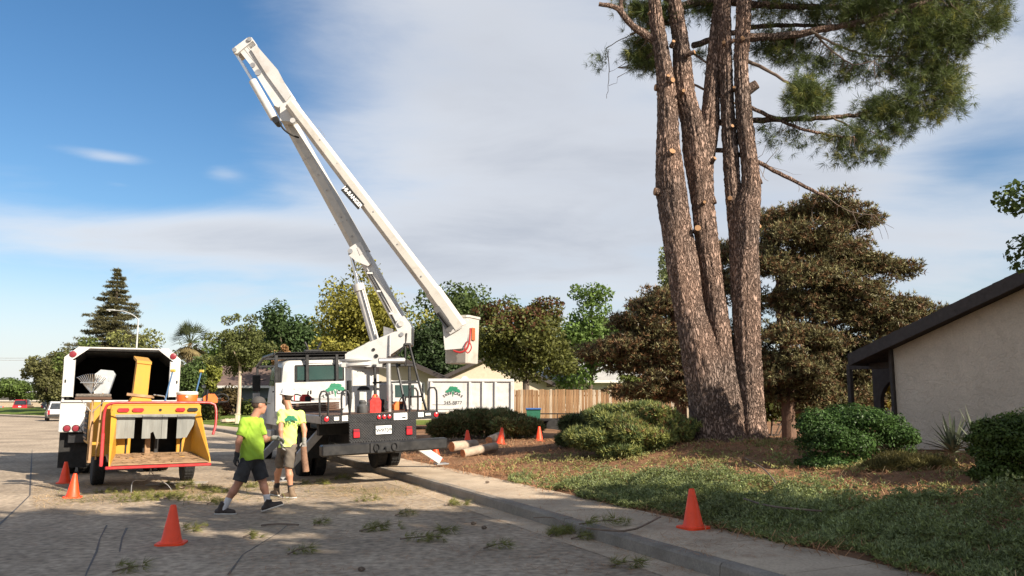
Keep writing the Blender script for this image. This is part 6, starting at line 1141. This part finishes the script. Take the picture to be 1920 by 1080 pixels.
# ================================================================== PARKED CARS
def car(label, pos, yaw, col, name, suv=True, L_=4.6, W_=1.8, H_=1.7, spare=False):
    """front along +y; body and cabin built from a side profile with rounded sections"""
    t = thing('parked_car', label, 'car', pos, yaw); pm = mat('car_paint_' + name, col, .25, var=.05, coat=.6); belt = H_ * .58
    low = [(0, .35), (-.0, .75), (.06, belt - .05), (.3, belt), (L_ * .62, belt), (L_ * .78, belt - .08), (L_ - .15, belt - .22), (L_, belt - .4), (L_, .32), (L_ - .45, .26), (.4, .26)]
    def loft(prof, ws):
        n = len(prof); vs = [(x * w, y, z) for x in (-1, 1) for (y, z), w in zip(prof, ws)]; return MB().add(vs, [tuple(range(n)), tuple(range(n, 2 * n))[::-1]] + [(i, n + i, n + (i + 1) % n, (i + 1) % n) for i in range(n)])
    body = loft(low, [W_ / 2 * (.94 if z > belt - .1 or z < .4 else 1) for y, z in low]).build('body', pm, t, True, 25)
    cabp = [(.10, belt - .02), (.28, H_ - .08), (.45, H_), (L_ * .45, H_), (L_ * .50, H_ - .04), (L_ * .66, belt - .02)] if suv else [(.65, belt - .02), (1.2, H_ - .05), (1.5, H_), (L_ * .48, H_), (L_ * .66, belt - .02)]
    loft(cabp, [W_ / 2 * (.93 if z < belt else .76) for y, z in cabp]).build('cabin', pm, t, True, 25)
    ra, rb = cabp[0], cabp[1]; MB().add([(-.7, ra[0] + .012, ra[1] + .10), (.7, ra[0] + .012, ra[1] + .10), (.6, rb[0] - .03, rb[1] - .07), (-.6, rb[0] - .03, rb[1] - .07)], [(0, 1, 2, 3)]).build('rear_window', m_glassd, t) if False else MB().prism([(-.74, ra[0] + .0, ra[1] + .08), (.74, ra[0] + .0, ra[1] + .08), (.62, rb[0] - .02, rb[1] - .05), (-.62, rb[0] - .02, rb[1] - .05)], (0, -.02, 0)).build('rear_window', m_glassd, t, False)
    for sx in (-1, 1):
        MB().prism([(sx * W_ / 2 * .915, ra[0] + .30, belt + .05), (sx * W_ / 2 * .915, L_ * .60, belt + .05), (sx * W_ / 2 * .79, L_ * .47, H_ - .10), (sx * W_ / 2 * .79, rb[0] + .2, H_ - .10)], (sx * .015, 0, 0)).build('side_window', m_glassd, t, False)
        MB().box((sx * (W_ / 2 - .12), -.01, belt - .2), (.16, .05, .34)).build('tail_light', m_lens, t); MB().box((sx * (W_ / 2 - .2), L_ - .02, belt - .33), (.3, .06, .14)).build('headlight', m_amber, t); MB().box((sx * (W_ / 2 + .08), L_ * .60, belt + .08), (.14, .1, .14), ch=.03).build('mirror', pm, t)
        for y in (.85, L_ - .85): wheel(t, (sx * (W_ / 2 - .12), y, .34), .34, .22, m_steel, side=sx, hub=False)
    MB().box((0, -.04, .48), (W_ * .92, .1, .2), ch=.04).build('rear_bumper', m_blk, t); MB().box((0, -.02, .82), (.34, .03, .15), ch=.005).build('licence_plate', m_plate, t)
    MB().prism([(-.62, L_ * .66 - .08, belt + .02), (.62, L_ * .66 - .08, belt + .02), (.55, L_ * .50, H_ - .06), (-.55, L_ * .50, H_ - .06)], (0, .06, .02)).build('windscreen', m_glassd, t, False)
    if spare: MB().lathe([(.30, 0), (.33, .05), (.33, .16), (.1, .18)], (0, -.0, 1.0), (0, -1, 0), 24).build('spare_wheel', m_amber, t)
def gp_(u, Y): return (P(u, 750, Y).x, Y, 0)
car('dark red sport utility car standing in the far street', gp_(38, 112), R(20), (.32, .012, .015), 'red', H_=1.78); car('dark blue sport utility car with spare wheel on its back beside the street trees', gp_(92, 108), R(28), (.02, .028, .06), 'navy', H_=1.8, spare=True); car('grey car cut off by the left edge of the picture', gp_(-2, 118), R(75), (.22, .22, .23), 'grey', suv=False, H_=1.45)
car('pale silver car half hidden behind the chip truck', (P(114, 750, 66).x, 66, 0), R(32), (.55, .55, .54), 'silver', H_=1.6); p = P(1500, 735, 44); car('dark blue car parked behind the conifer and the clipped bush', (P(1520, 735, 42).x, 42, .75), R(-100), (.025, .035, .07), 'blue', suv=False, H_=1.45)
p = P(1452, 735, 44); car('white car glimpsed left of the conifer trunk', (P(1395, 735, 46).x, 46, .6), R(-95), (.7, .7, .7), 'white', suv=False, H_=1.4)
# ================================================================== STREET LAMP, POST, WIRES, STONES
def lamp():
    Y = 75; b = P(250, 745, Y); top = P(251, 598, Y).z; t = thing('street_lamp', 'slim grey street lamp with curved arm behind the chip truck', 'street lamp', on(b.x, Y), 0); h = top - t.location.z; m = mat('lamp_grey', (.45, .46, .45), .5, metal=.3)
    MB().tube([(0, 0, 0), (0, 0, h)], [.11, .07], 12).build('pole', m, t); MB().tube(catmull([(0, 0, h - .05), (-.5, 0, h + .35), (-1.4, 0, h + .72), (-2.3, 0, h + .82)], .1), .045, 8).build('arm', m, t); MB().box((-2.65, 0, h + .84), (.75, .28, .14), ch=.06).build('lamp_head', m, t); MB().lathe([(.11, 0), (.10, -.07), (.03, -.1)], (-2.75, 0, h + .78), (0, 0, 1), 16).build('lens', m_amber, t)
lamp()
p = P(446, 775, 50.5); t = thing('marker_post', 'short cream utility post on the lawn', 'post', on(p.x, 50.5), 0); MB().box((0, 0, .28), (.26, .26, .6), ch=.04).build('body', mat('cream_plastic', (.60, .55, .36), .5), t); MB().box((0, 0, .60), (.30, .30, .06), ch=.02).build('cap', mat('cream_plastic', (0, 0, 0)), t)
for i, (u, dy, r_, lb) in enumerate(((425, 0, .28, 'leftmost flat stone at the foot of the lawn tree'), (437, .3, .24, 'middle stone at the foot of the lawn tree'), (458, -.2, .26, 'right stone at the foot of the lawn tree'))):
    p = P(u, 775, 53 + dy); mb = MB(); prof = [(r_ * .7, 0), (r_, .08), (r_ * .85, .2), (r_ * .3, .26)]; mb.lathe(prof, (0, 0, 0), (0, 0, 1), 9); mb.v = [(x * 1.6 * random.uniform(.85, 1.1), y * random.uniform(.85, 1.1), z * random.uniform(.8, 1.1)) for x, y, z in mb.v]; o = mb.build('garden_stone', mat('garden_stone', (.42, .34, .25), .9, var=.2, bump=.4), None, False); o.location = on(p.x, 53 + dy); tag(o, lb, 'stone')
for v, lb in ((669, 'upper overhead wire at far left'), (673, 'lower overhead wire at far left')):
    a = P(-120, v, 150); b = P(140, v + 2, 160); o = MB().tube([tuple(a), tuple((a + b) / 2 - Vector((0, 0, .15))), tuple(b)], .05, 5).build('overhead_wire', m_steel); tag(o, lb, 'wire')
# ================================================================== LOGS
m_lbark = mat('log_bark', (.36, .28, .21), .95, var=.3, scale=5, bump=.8, bscale=14, dirt=(.16, .10, .07), damt=.6)
def log(label, a, b, r, r2=None):
    a, b = Vector(a), Vector(b); t = thing('cut_log', label, 'log', a, 0); d = (b - a); cp = catmull([(0, 0, 0), tuple(d * .5 + Vector((0, 0, .01))), tuple(d)], .15); MB().tube([tuple(q) for q in cp], [r * random.uniform(.96, 1.04) for q in cp], 16, jit=.06).build('log_bark', m_lbark, t)
    for c, s in ((Vector((0, 0, 0)), -1), (d, 1)): MB().cyl(c, c + d.normalized() * s * .008, r * .93).build('cut_end', mat('log_end', (.52, .22, .10), .8, var=.2, scale=20), t)
a = G(847, 843, .40); log('upper cut log lying in front of the traffic cone by the truck', (a.x, a.y, hz(a.x, a.y) + .25), (a.x + .62, a.y + .55, hz(a.x + .62, a.y + .55) + .20), .14)
a = G(868, 852, .30); log('lower cut log half buried in pine needles', (a.x, a.y, hz(a.x, a.y) + .10), (a.x + .85, a.y + .75, hz(a.x + .85, a.y + .75) + .14), .115)
a = G(917, 832, .35); log('short grey log lying against the leaning traffic cone', (a.x, a.y, hz(a.x, a.y) + .08), (a.x + .38, a.y + .9, hz(a.x + .38, a.y + .9) + .18), .13)
p = G(332, 908); o = MB().box((0, 0, .012), (1.15, .42, .022)).build('plywood_sheet', mat('grey_plywood', (.34, .30, .25), .85, var=.2, stretch=(1, 6, 1))); o.location = (p.x, p.y, .006); o.rotation_euler.z = R(14); tag(o, 'grey plywood sheet lying on the road under the chipper', 'board')
# ================================================================== TRAFFIC CONES
m_cone = mat('cone_orange', (.88, .062, .010), .5, var=.10, scale=4, dirt=(.35, .05, .02), damt=.5, dscale=5)
def cone(label, p, h, tilt=(0, 0)):
    t = thing('traffic_cone', label, 'traffic cone', p, random.uniform(0, 1), 'orange traffic cones'); t.rotation_euler.x, t.rotation_euler.y = tilt; k = h / .46
    MB().lathe([(.135 * k, .02), (.13 * k, .035), (.118 * k, .05), (.035 * k, h - .01), (.028 * k, h), (.022 * k, h - .002), (.02 * k, h - .06)], (0, 0, 0), (0, 0, 1), 28).build('cone_body', m_cone, t)
    s_ = .165 * k; MB().prism([(s_ * x, s_ * y, .0) for x, y in ((1, .7), (.7, 1), (-.7, 1), (-1, .7), (-1, -.7), (-.7, -1), (.7, -1), (1, -.7))], (0, 0, .022)).build('cone_base', m_cone, t, False)
for lb, u, v, z, h, tl in (('front traffic cone standing alone on the shaded road', 321, 1020, 0, .46, (0, 0)), ('traffic cone farthest left beside the chip truck rear', 121, 906, 0, .44, (0, 0)), ('traffic cone just right of the farthest left one', 136, 933, 0, .42, (0, .03)), ('traffic cone on the pavement beside the green ground cover', 1300, 987, .19, .47, (.0, -.02)),
        ('half hidden traffic cone behind the white outrigger foot', 818, 862, .20, .46, (0, -.1)), ('traffic cone standing behind the upper cut log', 877, 838, .36, .50, (0, -.04)), ('leaning traffic cone behind the short grey log', 938, 833, .36, .50, (0, .12)), ('traffic cone farthest right of the three before the dark juniper', 1011, 827, .36, .50, (0, 0))):
    p = G(u, v, z); cone(lb, (p.x, p.y, max(0, hz(p.x, p.y))), h, tl)
# ================================================================== PEOPLE (smoothly blended distance fields, meshed with surface nets)
def surface_nets(D, org, h):
    s = D < 0; nx, ny, nz = [n - 1 for n in D.shape]
    cor = [(i, j, k) for i in (0, 1) for j in (0, 1) for k in (0, 1)]; sub = lambda A, c: A[c[0]:c[0] + nx, c[1]:c[1] + ny, c[2]:c[2] + nz]
    cnt = sum(sub(s, c).astype(np.int8) for c in cor); act = (cnt > 0) & (cnt < 8); I = np.argwhere(act); idx = np.full((nx, ny, nz), -1); idx[act] = np.arange(len(I))
    acc = np.zeros((len(I), 3)); num = np.zeros(len(I))
    for a in cor:
        for ax in range(3):
            if a[ax]: continue
            b = list(a); b[ax] = 1; va = D[I[:, 0] + a[0], I[:, 1] + a[1], I[:, 2] + a[2]]; vb = D[I[:, 0] + b[0], I[:, 1] + b[1], I[:, 2] + b[2]]; m = (va < 0) != (vb < 0); t = np.where(m, va / (va - vb + 1e-12), 0)
            p = np.tile(np.array(a, float), (len(I), 1)); p[:, ax] += t; acc[m] += p[m]; num[m] += 1
    V = (I + acc / num[:, None]) * h + org; F = []
    for ax in range(3):
        o1, o2 = (ax + 1) % 3, (ax + 2) % 3; sl = [slice(1, None)] * 3; sl[ax] = slice(None); A = s.copy(); lo = [slice(None)] * 3; hi = [slice(None)] * 3; lo[ax] = slice(0, -1); hi[ax] = slice(1, None)
        e = np.argwhere(s[tuple(lo)] != s[tuple(hi)])
        ok = (e[:, o1] > 0) & (e[:, o2] > 0) & (e[:, o1] < D.shape[o1] - 1) & (e[:, o2] < D.shape[o2] - 1); e = e[ok]
        q = []
        for d1, d2 in ((0, 0), (-1, 0), (-1, -1), (0, -1)): c = e.copy(); c[:, o1] += d1; c[:, o2] += d2; q.append(idx[c[:, 0], c[:, 1], c[:, 2]])
        q = np.stack(q, 1); fl = s[tuple(e.T)]; q[fl] = q[fl]; q[~fl] = q[~fl][:, ::-1]; F.append(q)
    F = np.concatenate(F); return V, F[(F >= 0).all(1)]
def sdf(prims, h=.011, k=.03, clip=None, fold=0.0):
    """prims: ('c', a, b, ra, rb[, flat]) tapered capsule, ('e', centre, radii, facing-yaw) ellipsoid"""
    lo = np.full(3, 9e9); hi = -lo
    for q in prims:
        if q[0] == 'c': r = max(q[3], q[4]) + .04; pp = np.array([q[1], q[2]], float)
        else: r = max(q[2]) + .03; pp = np.array([q[1]], float)
        lo = np.minimum(lo, pp.min(0) - r); hi = np.maximum(hi, pp.max(0) + r)
    n = np.ceil((hi - lo) / h).astype(int) + 1; D = np.full(n, .2); ax = [lo[i] + np.arange(n[i]) * h for i in range(3)]
    for q in prims:
        if q[0] == 'c': r = max(q[3], q[4]) + .05; pp = np.array([q[1], q[2]], float)
        else: r = max(q[2]) + .05; pp = np.array([q[1]], float)
        a0 = np.clip(((pp.min(0) - r - lo) / h).astype(int), 0, n - 1); a1 = np.clip(((pp.max(0) + r - lo) / h).astype(int) + 2, 1, n); sl = tuple(slice(a0[i], a1[i]) for i in range(3)); G_ = np.stack(np.meshgrid(*[ax[i][sl[i]] for i in range(3)], indexing='ij'), -1)
        if q[0] == 'c':
            a, b = np.array(q[1], float), np.array(q[2], float); ab = b - a; L2 = ab @ ab + 1e-9; raw = ((G_ - a) @ ab) / L2; t = np.clip(raw, 0, 1); d = np.linalg.norm(G_ - a - t[..., None] * ab, axis=-1) - (q[3] + (q[4] - q[3]) * t)
            if len(q) > 5 and q[5]: d = np.maximum(d, (raw - 1) * math.sqrt(L2))
        else:
            rr = np.array(q[2], float); y = q[3] if len(q) > 3 else 0; c, s_ = math.cos(y), math.sin(y); g = G_ - np.array(q[1]); g = np.stack([g[..., 0] * c + g[..., 1] * s_, -g[..., 0] * s_ + g[..., 1] * c, g[..., 2]], -1); d = (np.linalg.norm(g / rr, axis=-1) - 1) * rr.min()
        o = D[sl]; hh = np.clip(.5 + .5 * (o - d) / k, 0, 1); D[sl] = o * (1 - hh) + d * hh - k * hh * (1 - hh)
    X, Y, Z = np.meshgrid(*ax, indexing='ij')
    if fold: D = D + fold * (1.5 * np.sin(X * 22 + Z * 15 + np.sin(Y * 13 + Z * 9) * 2) * np.sin(Z * 14 + Y * 20 + X * 9) + 1.0 * np.abs(np.sin(Z * 26 + X * 30 + Y * 12 + np.sin(X * 21) * 1.5)) + .5 * np.sin(Z * 46 + X * 25) * np.sin(Y * 41) - .6)
    if clip is not None: D = np.maximum(D, clip(X, Y, Z))
    return surface_nets(D, lo, h)
def part(name, prims, m, parent, h=.011, k=.03, clip=None, fold=0.0):
    V, F = sdf(prims, h, k, clip, fold); return put(name, np_mesh(name, V, F, True), m, parent)
def hand(name, parent, m, wrist, d, palm_n, thumb_d, curl, side=1, sc_=1.0):
    """glove with palm, four unequal bent fingers and a thumb; d = along the hand, palm_n = out of the palm"""
    w = Vector(wrist); d = Vector(d).normalized(); n = Vector(palm_n); n = (n - d * n.dot(d)).normalized(); x = d.cross(n); th = Vector(thumb_d); sg = 1 if th.dot(x) > 0 else -1; x = x * sg; P_ = []
    P_.append(('c', tuple(w), tuple(w + d * .03), .032, .034)); 
    for j in range(4): P_.append(('c', tuple(w + d * .02 + x * (.012 - j * .009)), tuple(w + d * .085 * sc_ + x * (.030 - j * .020)), .018, .0135))
    for j, l in enumerate((.072, .082, .076, .058)):
        b = w + d * .088 * sc_ + x * (.030 - j * .020); c1, c2 = curl[0] + .06 * j, curl[1]; d1 = d * math.cos(c1) + n * math.sin(c1); p1 = b + d1 * l * .5; d2 = d * math.cos(c1 + c2) + n * math.sin(c1 + c2); p2 = p1 + d2 * l * .5; P_ += [('c', tuple(b), tuple(p1), .0115, .0105), ('c', tuple(p1), tuple(p2), .0105, .009)]
    tb = w + d * .025 + x * .03; t1 = tb + (x * .75 + d * .6 + n * .25).normalized() * .042; t2 = t1 + (x * .15 + d * .8 + n * (.3 + curl[0] * .5)).normalized() * .034; P_ += [('c', tuple(tb), tuple(t1), .015, .0125), ('c', tuple(t1), tuple(t2), .0125, .010)]
    return part(name, P_, m, parent, .0055, .008)
def head_prims(c, yaw, jaw=.0):
    """head facing yaw (angle of the gaze in plan)"""
    c = Vector(c); f = Vector((math.cos(yaw), math.sin(yaw), 0)); l = Vector((-f.y, f.x, 0)); q = lambda a, b, z: tuple(c + f * a + l * b + Vector((0, 0, z)))
    return [('e', q(-.012, 0, .03), (.098, .076, .095), yaw), ('e', q(.03, 0, -.055), (.066, .056, .068), yaw), ('c', q(.088, 0, .012), q(.108, 0, -.022), .010, .016), ('e', q(.086, 0, -.062), (.018, .026, .010), yaw), ('c', q(.075, -.035, .032), q(.075, .035, .032), .014, .014), ('e', q(-.008, .078, .0), (.022, .012, .034), yaw), ('e', q(-.008, -.078, .0), (.022, .012, .034), yaw), ('c', q(.07, 0, -.10), q(.06, 0, -.105), .026, .03)], q
m_skin = mat('skin', (.40, .19, .12), .55, var=.10, scale=14); m_skin2 = mat('tanned_skin', (.42, .205, .125), .55, var=.10, scale=14); m_hair = mat('short_dark_hair', (.05, .028, .018), .8, var=.3, scale=60, bump=.5, bscale=120); m_eye = mat('eye_dark', (.03, .02, .02), .2)
m_lime = mat('lime_shirt', (.27, .43, .045), .85, var=.08, scale=5, spec=.2); m_hiv = mat('yellow_lime_shirt', (.60, .78, .20), .85, var=.06, scale=5, spec=.2); m_short = mat('charcoal_shorts', (.030, .031, .034), .9, var=.25, scale=7); m_short2 = mat('khaki_grey_shorts', (.115, .095, .075), .9, var=.25, scale=7)
m_shoe = mat('dark_boot', (.035, .025, .022), .7, var=.3, scale=10); m_shoe2 = mat('brown_work_shoe', (.17, .115, .07), .8, var=.3, scale=10); m_sock = mat('pale_grey_sock', (.55, .55, .57), .9, var=.08, bump=.3, bscale=90); m_sockb = mat('black_sock', (.02, .02, .022), .9); m_glb = mat('black_glove', (.016, .016, .017), .8, var=.3); m_glg = mat('grey_glove', (.24, .23, .21), .9, var=.25, scale=12); m_cap = mat('dark_grey_cap', (.055, .05, .046), .9, var=.2, scale=14); m_hard = mat('white_hard_hat', (.80, .79, .76), .3, var=.04); m_sole = mat('pale_sole', (.45, .43, .40), .7)
def shoe(parent, m, heel, toe, ank, up=.0, sole=None):
    heel, toe, ank = Vector(heel), Vector(toe), Vector(ank); d = (toe - heel).normalized(); lift = min(heel.z, toe.z)
    dz = lambda X: 0
    pl = [('c', tuple(heel + Vector((0, 0, .045))), tuple(toe - d * .05 + Vector((0, 0, .035))), .044, .040), ('c', tuple(heel + d * .04 + Vector((0, 0, .06))), tuple(ank + Vector((0, 0, .05))), .052, .054, True), ('c', tuple(heel + d * .09 + Vector((0, 0, .075))), tuple(toe - d * .09 + Vector((0, 0, .042))), .040, .036)]
    hx, hyy, hzz = heel; sl = (toe.z - heel.z) / max(1e-6, math.hypot(toe.x - heel.x, toe.y - heel.y)); hd = Vector((toe.x - heel.x, toe.y - heel.y, 0)).normalized()
    pln = lambda X, Y, Z: (hzz + ((X - hx) * hd.x + (Y - hyy) * hd.y) * sl) - Z
    s = part('shoe', pl, m, parent, .009, .02, clip=pln)
    if sole is not None: part('sole', [('c', tuple(heel + Vector((0, 0, .012))), tuple(toe - d * .04 + Vector((0, 0, .012))), .050, .046)], sole, parent, .008, .01, clip=lambda X, Y, Z: np.maximum(pln(X, Y, Z), Z - .022 - (hzz + ((X - hx) * hd.x + (Y - hyy) * hd.y) * sl)))
def walker():
    g0 = G(466, 963); t = thing('person', 'man in lime t-shirt and grey cap walking right across the road', 'person', (g0.x, g0.y, 0), 0); v = lambda x, y, z: (x, y, z)
    hd, q = head_prims((.085, .02, 1.635), R(38))
    hipR, hipL = v(-.01, -.055, .87), v(.03, .06, .87); kR, kL = v(-.13, -.10, .49), v(.155, .10, .50); aR, aL = v(-.345, -.10, .13), v(.27, .10, .155)
    sR, sL = v(-.065, -.165, 1.385), v(.045, .165, 1.375); eR, eL = v(-.135, -.20, 1.09), v(.135, .24, 1.10); wR, wL = v(-.155, -.19, .875), v(.325, .20, 1.13)
    P_ = hd + [('c', v(.01, 0, 1.42), q(-.02, 0, -.08), .068, .060), ('c', v(0, 0, .95), v(0, 0, 1.32), .125, .11), ('c', sR, sL, .055, .055), ('c', sR, eR, .058, .046), ('c', eR, wR, .044, .030), ('c', sL, eL, .058, .046), ('c', eL, wL, .044, .030), ('c', hipR, kR, .09, .062), ('c', hipL, kL, .09, .062), ('c', kR, v(-.215, -.10, .34), .058, .060), ('c', v(-.215, -.10, .34), aR, .060, .036), ('c', kL, v(.19, .10, .38), .058, .060), ('c', v(.19, .10, .38), aL, .060, .036), ('e', v(0, 0, .93), (.12, .14, .10))]
    part('body', P_, m_skin, t, .0135, .028)
    part('shirt', [('c', v(.012, 0, .80), v(.0, 0, 1.12), .180, .160), ('c', v(.0, 0, 1.10), v(-.01, 0, 1.34), .150, .125), ('e', v(.045, 0, 1.02), (.145, .15, .18)), ('c', sR, sL, .074, .074), ('c', v(.01, 0, 1.36), v(.012, 0, 1.46), .10, .068, True), ('c', sR, tuple(Vector(sR).lerp(Vector(eR), .72)), .070, .073, True), ('c', sL, tuple(Vector(sL).lerp(Vector(eL), .72)), .070, .073, True)], m_lime, t, .010, .03, clip=lambda X, Y, Z: (.815 + .01 * np.sin(X * 20 + Y * 9)) - Z, fold=.0055)
    part('shorts', [('e', v(.01, 0, .86), (.14, .15, .11)), ('c', hipR, tuple(Vector(hipR).lerp(Vector(kR), .98)), .108, .110, True), ('c', hipL, tuple(Vector(hipL).lerp(Vector(kL), .98)), .108, .110, True), ('e', v(-.05, -.17, .66), (.055, .03, .075))], m_short, t, .010, .04, clip=lambda X, Y, Z: Z - .885, fold=.0045)
    for kn, an, he, to in ((kR, aR, v(-.44, -.10, .0), v(-.155, -.10, .0)), (kL, aL, v(.205, .10, .02), v(.50, .10, .115))):
        part('sock', [('c', tuple(Vector(an).lerp(Vector(kn), .36)), tuple(Vector(an) - Vector((0, 0, .05))), .052, .046)], m_sock, t, .008, .01, clip=lambda X, Y, Z, z0=Vector(an).lerp(Vector(kn), .36).z: Z - z0); shoe(t, m_shoe, he, to, tuple(Vector(an) + Vector((0, 0, .0))), sole=m_sole)
    hand('glove', t, m_glb, wR, (-.35, .0, -1), (.6, .6, 0), (.5, -.6, 0), (.45, .5)); part('glove_cuff', [('c', tuple(Vector(wR) + Vector((0, 0, .05))), wR, .040, .038)], m_glb, t, .008, .01)
    hand('glove', t, m_glg, wL, (1, -.1, -.35), (-.1, -.6, -.6), (.1, -.3, .8), (.35, .4)); part('glove_cuff', [('c', tuple(Vector(wL) - Vector((.05, 0, 0))), wL, .040, .038)], m_glg, t, .008, .01)
    part('hair', [('e', q(-.018, 0, .03), (.102, .082, .096), R(38))], m_hair, t, .008, .01, clip=lambda X, Y, Z: np.maximum(1.575 - Z, (X - .085) * math.cos(R(38)) + (Y - .02) * math.sin(R(38)) - .015))
    part('cap', [('e', q(-.012, 0, .045), (.112, .092, .098), R(38))], m_cap, t, .008, .01, clip=lambda X, Y, Z: 1.672 - Z); b = q(.0, 0, .045)
    MB().prism([q(.07 + .0, -.075, .04), q(.12, -.07, .036), q(.165, -.045, .026), q(.178, 0, .022), q(.165, .045, .026), q(.12, .07, .036), q(.07, .075, .04)], (0, 0, .008)).build('cap_brim', m_cap, t)
    for s in (-1, 1): MB().lathe([(.002, -.009), (.009, 0), (.002, .009)], q(.080, s * .034, .010), (0, 0, 1), 10).build('eye', m_eye, t)
walker()
def helmet_man():
    g0 = G(527, 934); t = thing('person', 'man in white hard hat and yellow shirt carrying a short log', 'person', (g0.x, g0.y, 0), 0); v = lambda x, y, z: (x, y, z); k = 1.0
    hd, q = head_prims((.015, .05, 1.765), R(140))
    hL, hR = v(-.02, .06, .90), v(.15, .02, .90); kL, kR = v(-.10, .22, .54), v(.11, -.02, .55); aL, aR = v(-.20, .38, .14), v(.16, .02, .14); sL, sR = v(-.045, -.03, 1.475), v(.265, .09, 1.455); eL, eR = v(.005, -.20, 1.19), v(.365, .02, 1.19); wL, wR = v(.03, -.22, .985), v(.385, -.04, .99)
    P_ = hd + [('c', v(.09, .04, 1.50), q(-.02, 0, -.08), .065, .058), ('c', v(.065, .03, .95), v(.10, .05, 1.38), .105, .11), ('c', sL, sR, .055, .055), ('c', sL, eL, .055, .045), ('c', eL, wL, .043, .029), ('c', sR, eR, .055, .045), ('c', eR, wR, .043, .029), ('c', hL, kL, .088, .058), ('c', hR, kR, .088, .058), ('c', kL, v(-.16, .29, .40), .054, .058), ('c', v(-.16, .29, .40), aL, .058, .035), ('c', kR, v(.135, -.01, .40), .054, .060), ('c', v(.135, -.01, .40), aR, .060, .035), ('e', v(.065, .03, .93), (.12, .11, .10))]
    part('body', P_, m_skin2, t, .0135, .028)
    part('shirt', [('c', v(.066, .03, .86), v(.085, .04, 1.15), .150, .138), ('c', v(.085, .04, 1.12), v(.108, .05, 1.38), .135, .135), ('c', sL, sR, .074, .074), ('c', v(.10, .04, 1.42), v(.085, .045, 1.55), .10, .065, True), ('c', sL, tuple(Vector(sL).lerp(Vector(eL), .60)), .070, .074, True), ('c', sR, tuple(Vector(sR).lerp(Vector(eR), .60)), .070, .074, True)], m_hiv, t, .010, .03, clip=lambda X, Y, Z: (.885 + .012 * np.sin(X * 18)) - Z, fold=.0055)
    part('shorts', [('e', v(.065, .03, .90), (.135, .125, .11)), ('c', hL, tuple(Vector(hL).lerp(Vector(kL), 1.0)), .098, .094, True), ('c', hR, tuple(Vector(hR).lerp(Vector(kR), 1.05)), .098, .094, True)], m_short2, t, .010, .04, clip=lambda X, Y, Z: Z - .94, fold=.0045)
    for kn, an, he, to in ((kL, aL, v(-.16, .33, .0), v(-.34, .55, .0)), (kR, aR, v(.235, -.01, .0), v(-.04, .07, .0))):
        part('sock', [('c', tuple(Vector(an).lerp(Vector(kn), .22)), tuple(Vector(an) - Vector((0, 0, .05))), .047, .045)], m_sockb, t, .008, .01, clip=lambda X, Y, Z, z0=Vector(an).lerp(Vector(kn), .22).z: Z - z0); shoe(t, m_shoe2, he, to, an, sole=m_sole)
    hand('glove', t, m_glg, wL, (.15, -.05, -1), (.8, .3, 0), (-.2, -.8, .0), (.4, .5)); part('glove_cuff', [('c', tuple(Vector(wL) + Vector((0, 0, .04))), wL, .038, .036)], m_glg, t, .008, .01)
    hand('glove', t, m_glg, wR, (.05, -.12, -1), (.1, -1, 0), (-.9, -.2, 0), (.55, .75)); part('glove_cuff', [('c', tuple(Vector(wR) + Vector((0, 0, .04))), wR, .038, .036)], m_glg, t, .008, .01)
    part('hair', [('e', q(-.018, 0, .025), (.100, .080, .095), R(140))], m_hair, t, .008, .01, clip=lambda X, Y, Z: np.maximum(1.695 - Z, (X - .015) * math.cos(R(140)) + (Y - .05) * math.sin(R(140)) - .02)); part('beard', [('e', q(.035, 0, -.075), (.068, .060, .062), R(140)), ('c', q(.0, .06, -.03), q(.03, .05, -.08), .022, .025), ('c', q(.0, -.06, -.03), q(.03, -.05, -.08), .022, .025)], m_hair, t, .008, .012, clip=lambda X, Y, Z: Z - 1.722)
    ht = MB().lathe([(.128, .0), (.130, .008), (.115, .014), (.112, .05), (.098, .095), (.068, .128), (.03, .142), (.004, .145)], q(-.008, 0, .052), (.12, -.05, 1), 32).build('hard_hat', m_hard, t); MB().tube(catmull([q(-.09, 0, .15), q(-.02, 0, .205), q(.06, 0, .16)], .03), .012, 6).build('hat_ridge', m_hard, t)
    MB().prism([q(.08, -.09, .05), q(.14, -.06, .046), q(.155, 0, .043), q(.14, .06, .046), q(.08, .09, .05)], (0, 0, .008)).build('hat_brim', m_hard, t)
    for s in (-1, 1): MB().lathe([(.002, -.009), (.009, 0), (.002, .009)], q(.080, s * .034, .010), (0, 0, 1), 10).build('eye', m_eye, t)
    tree_logo(t, (.145, -.112, 1.36), (.96, .26, 0), (0.0, .08, 1), .36, m_ink, m_inkg)
    lg = thing('carried_log', 'short bark covered log held in the helmeted man right hand', 'log', (g0.x + .36, g0.y - .10, 0), 0); MB().tube([(.03, -.0, .90), (.05, .0, .72), (.09, .01, .47)], [.050, .054, .056], 14, jit=.08).build('log_bark', mat('red_log_bark', (.22, .12, .075), .9, var=.3, scale=12, bump=.6), lg); MB().cyl((.09, .01, .472), (.0905, .0101, .466), .052).build('cut_end', m_cut, lg)
helmet_man()
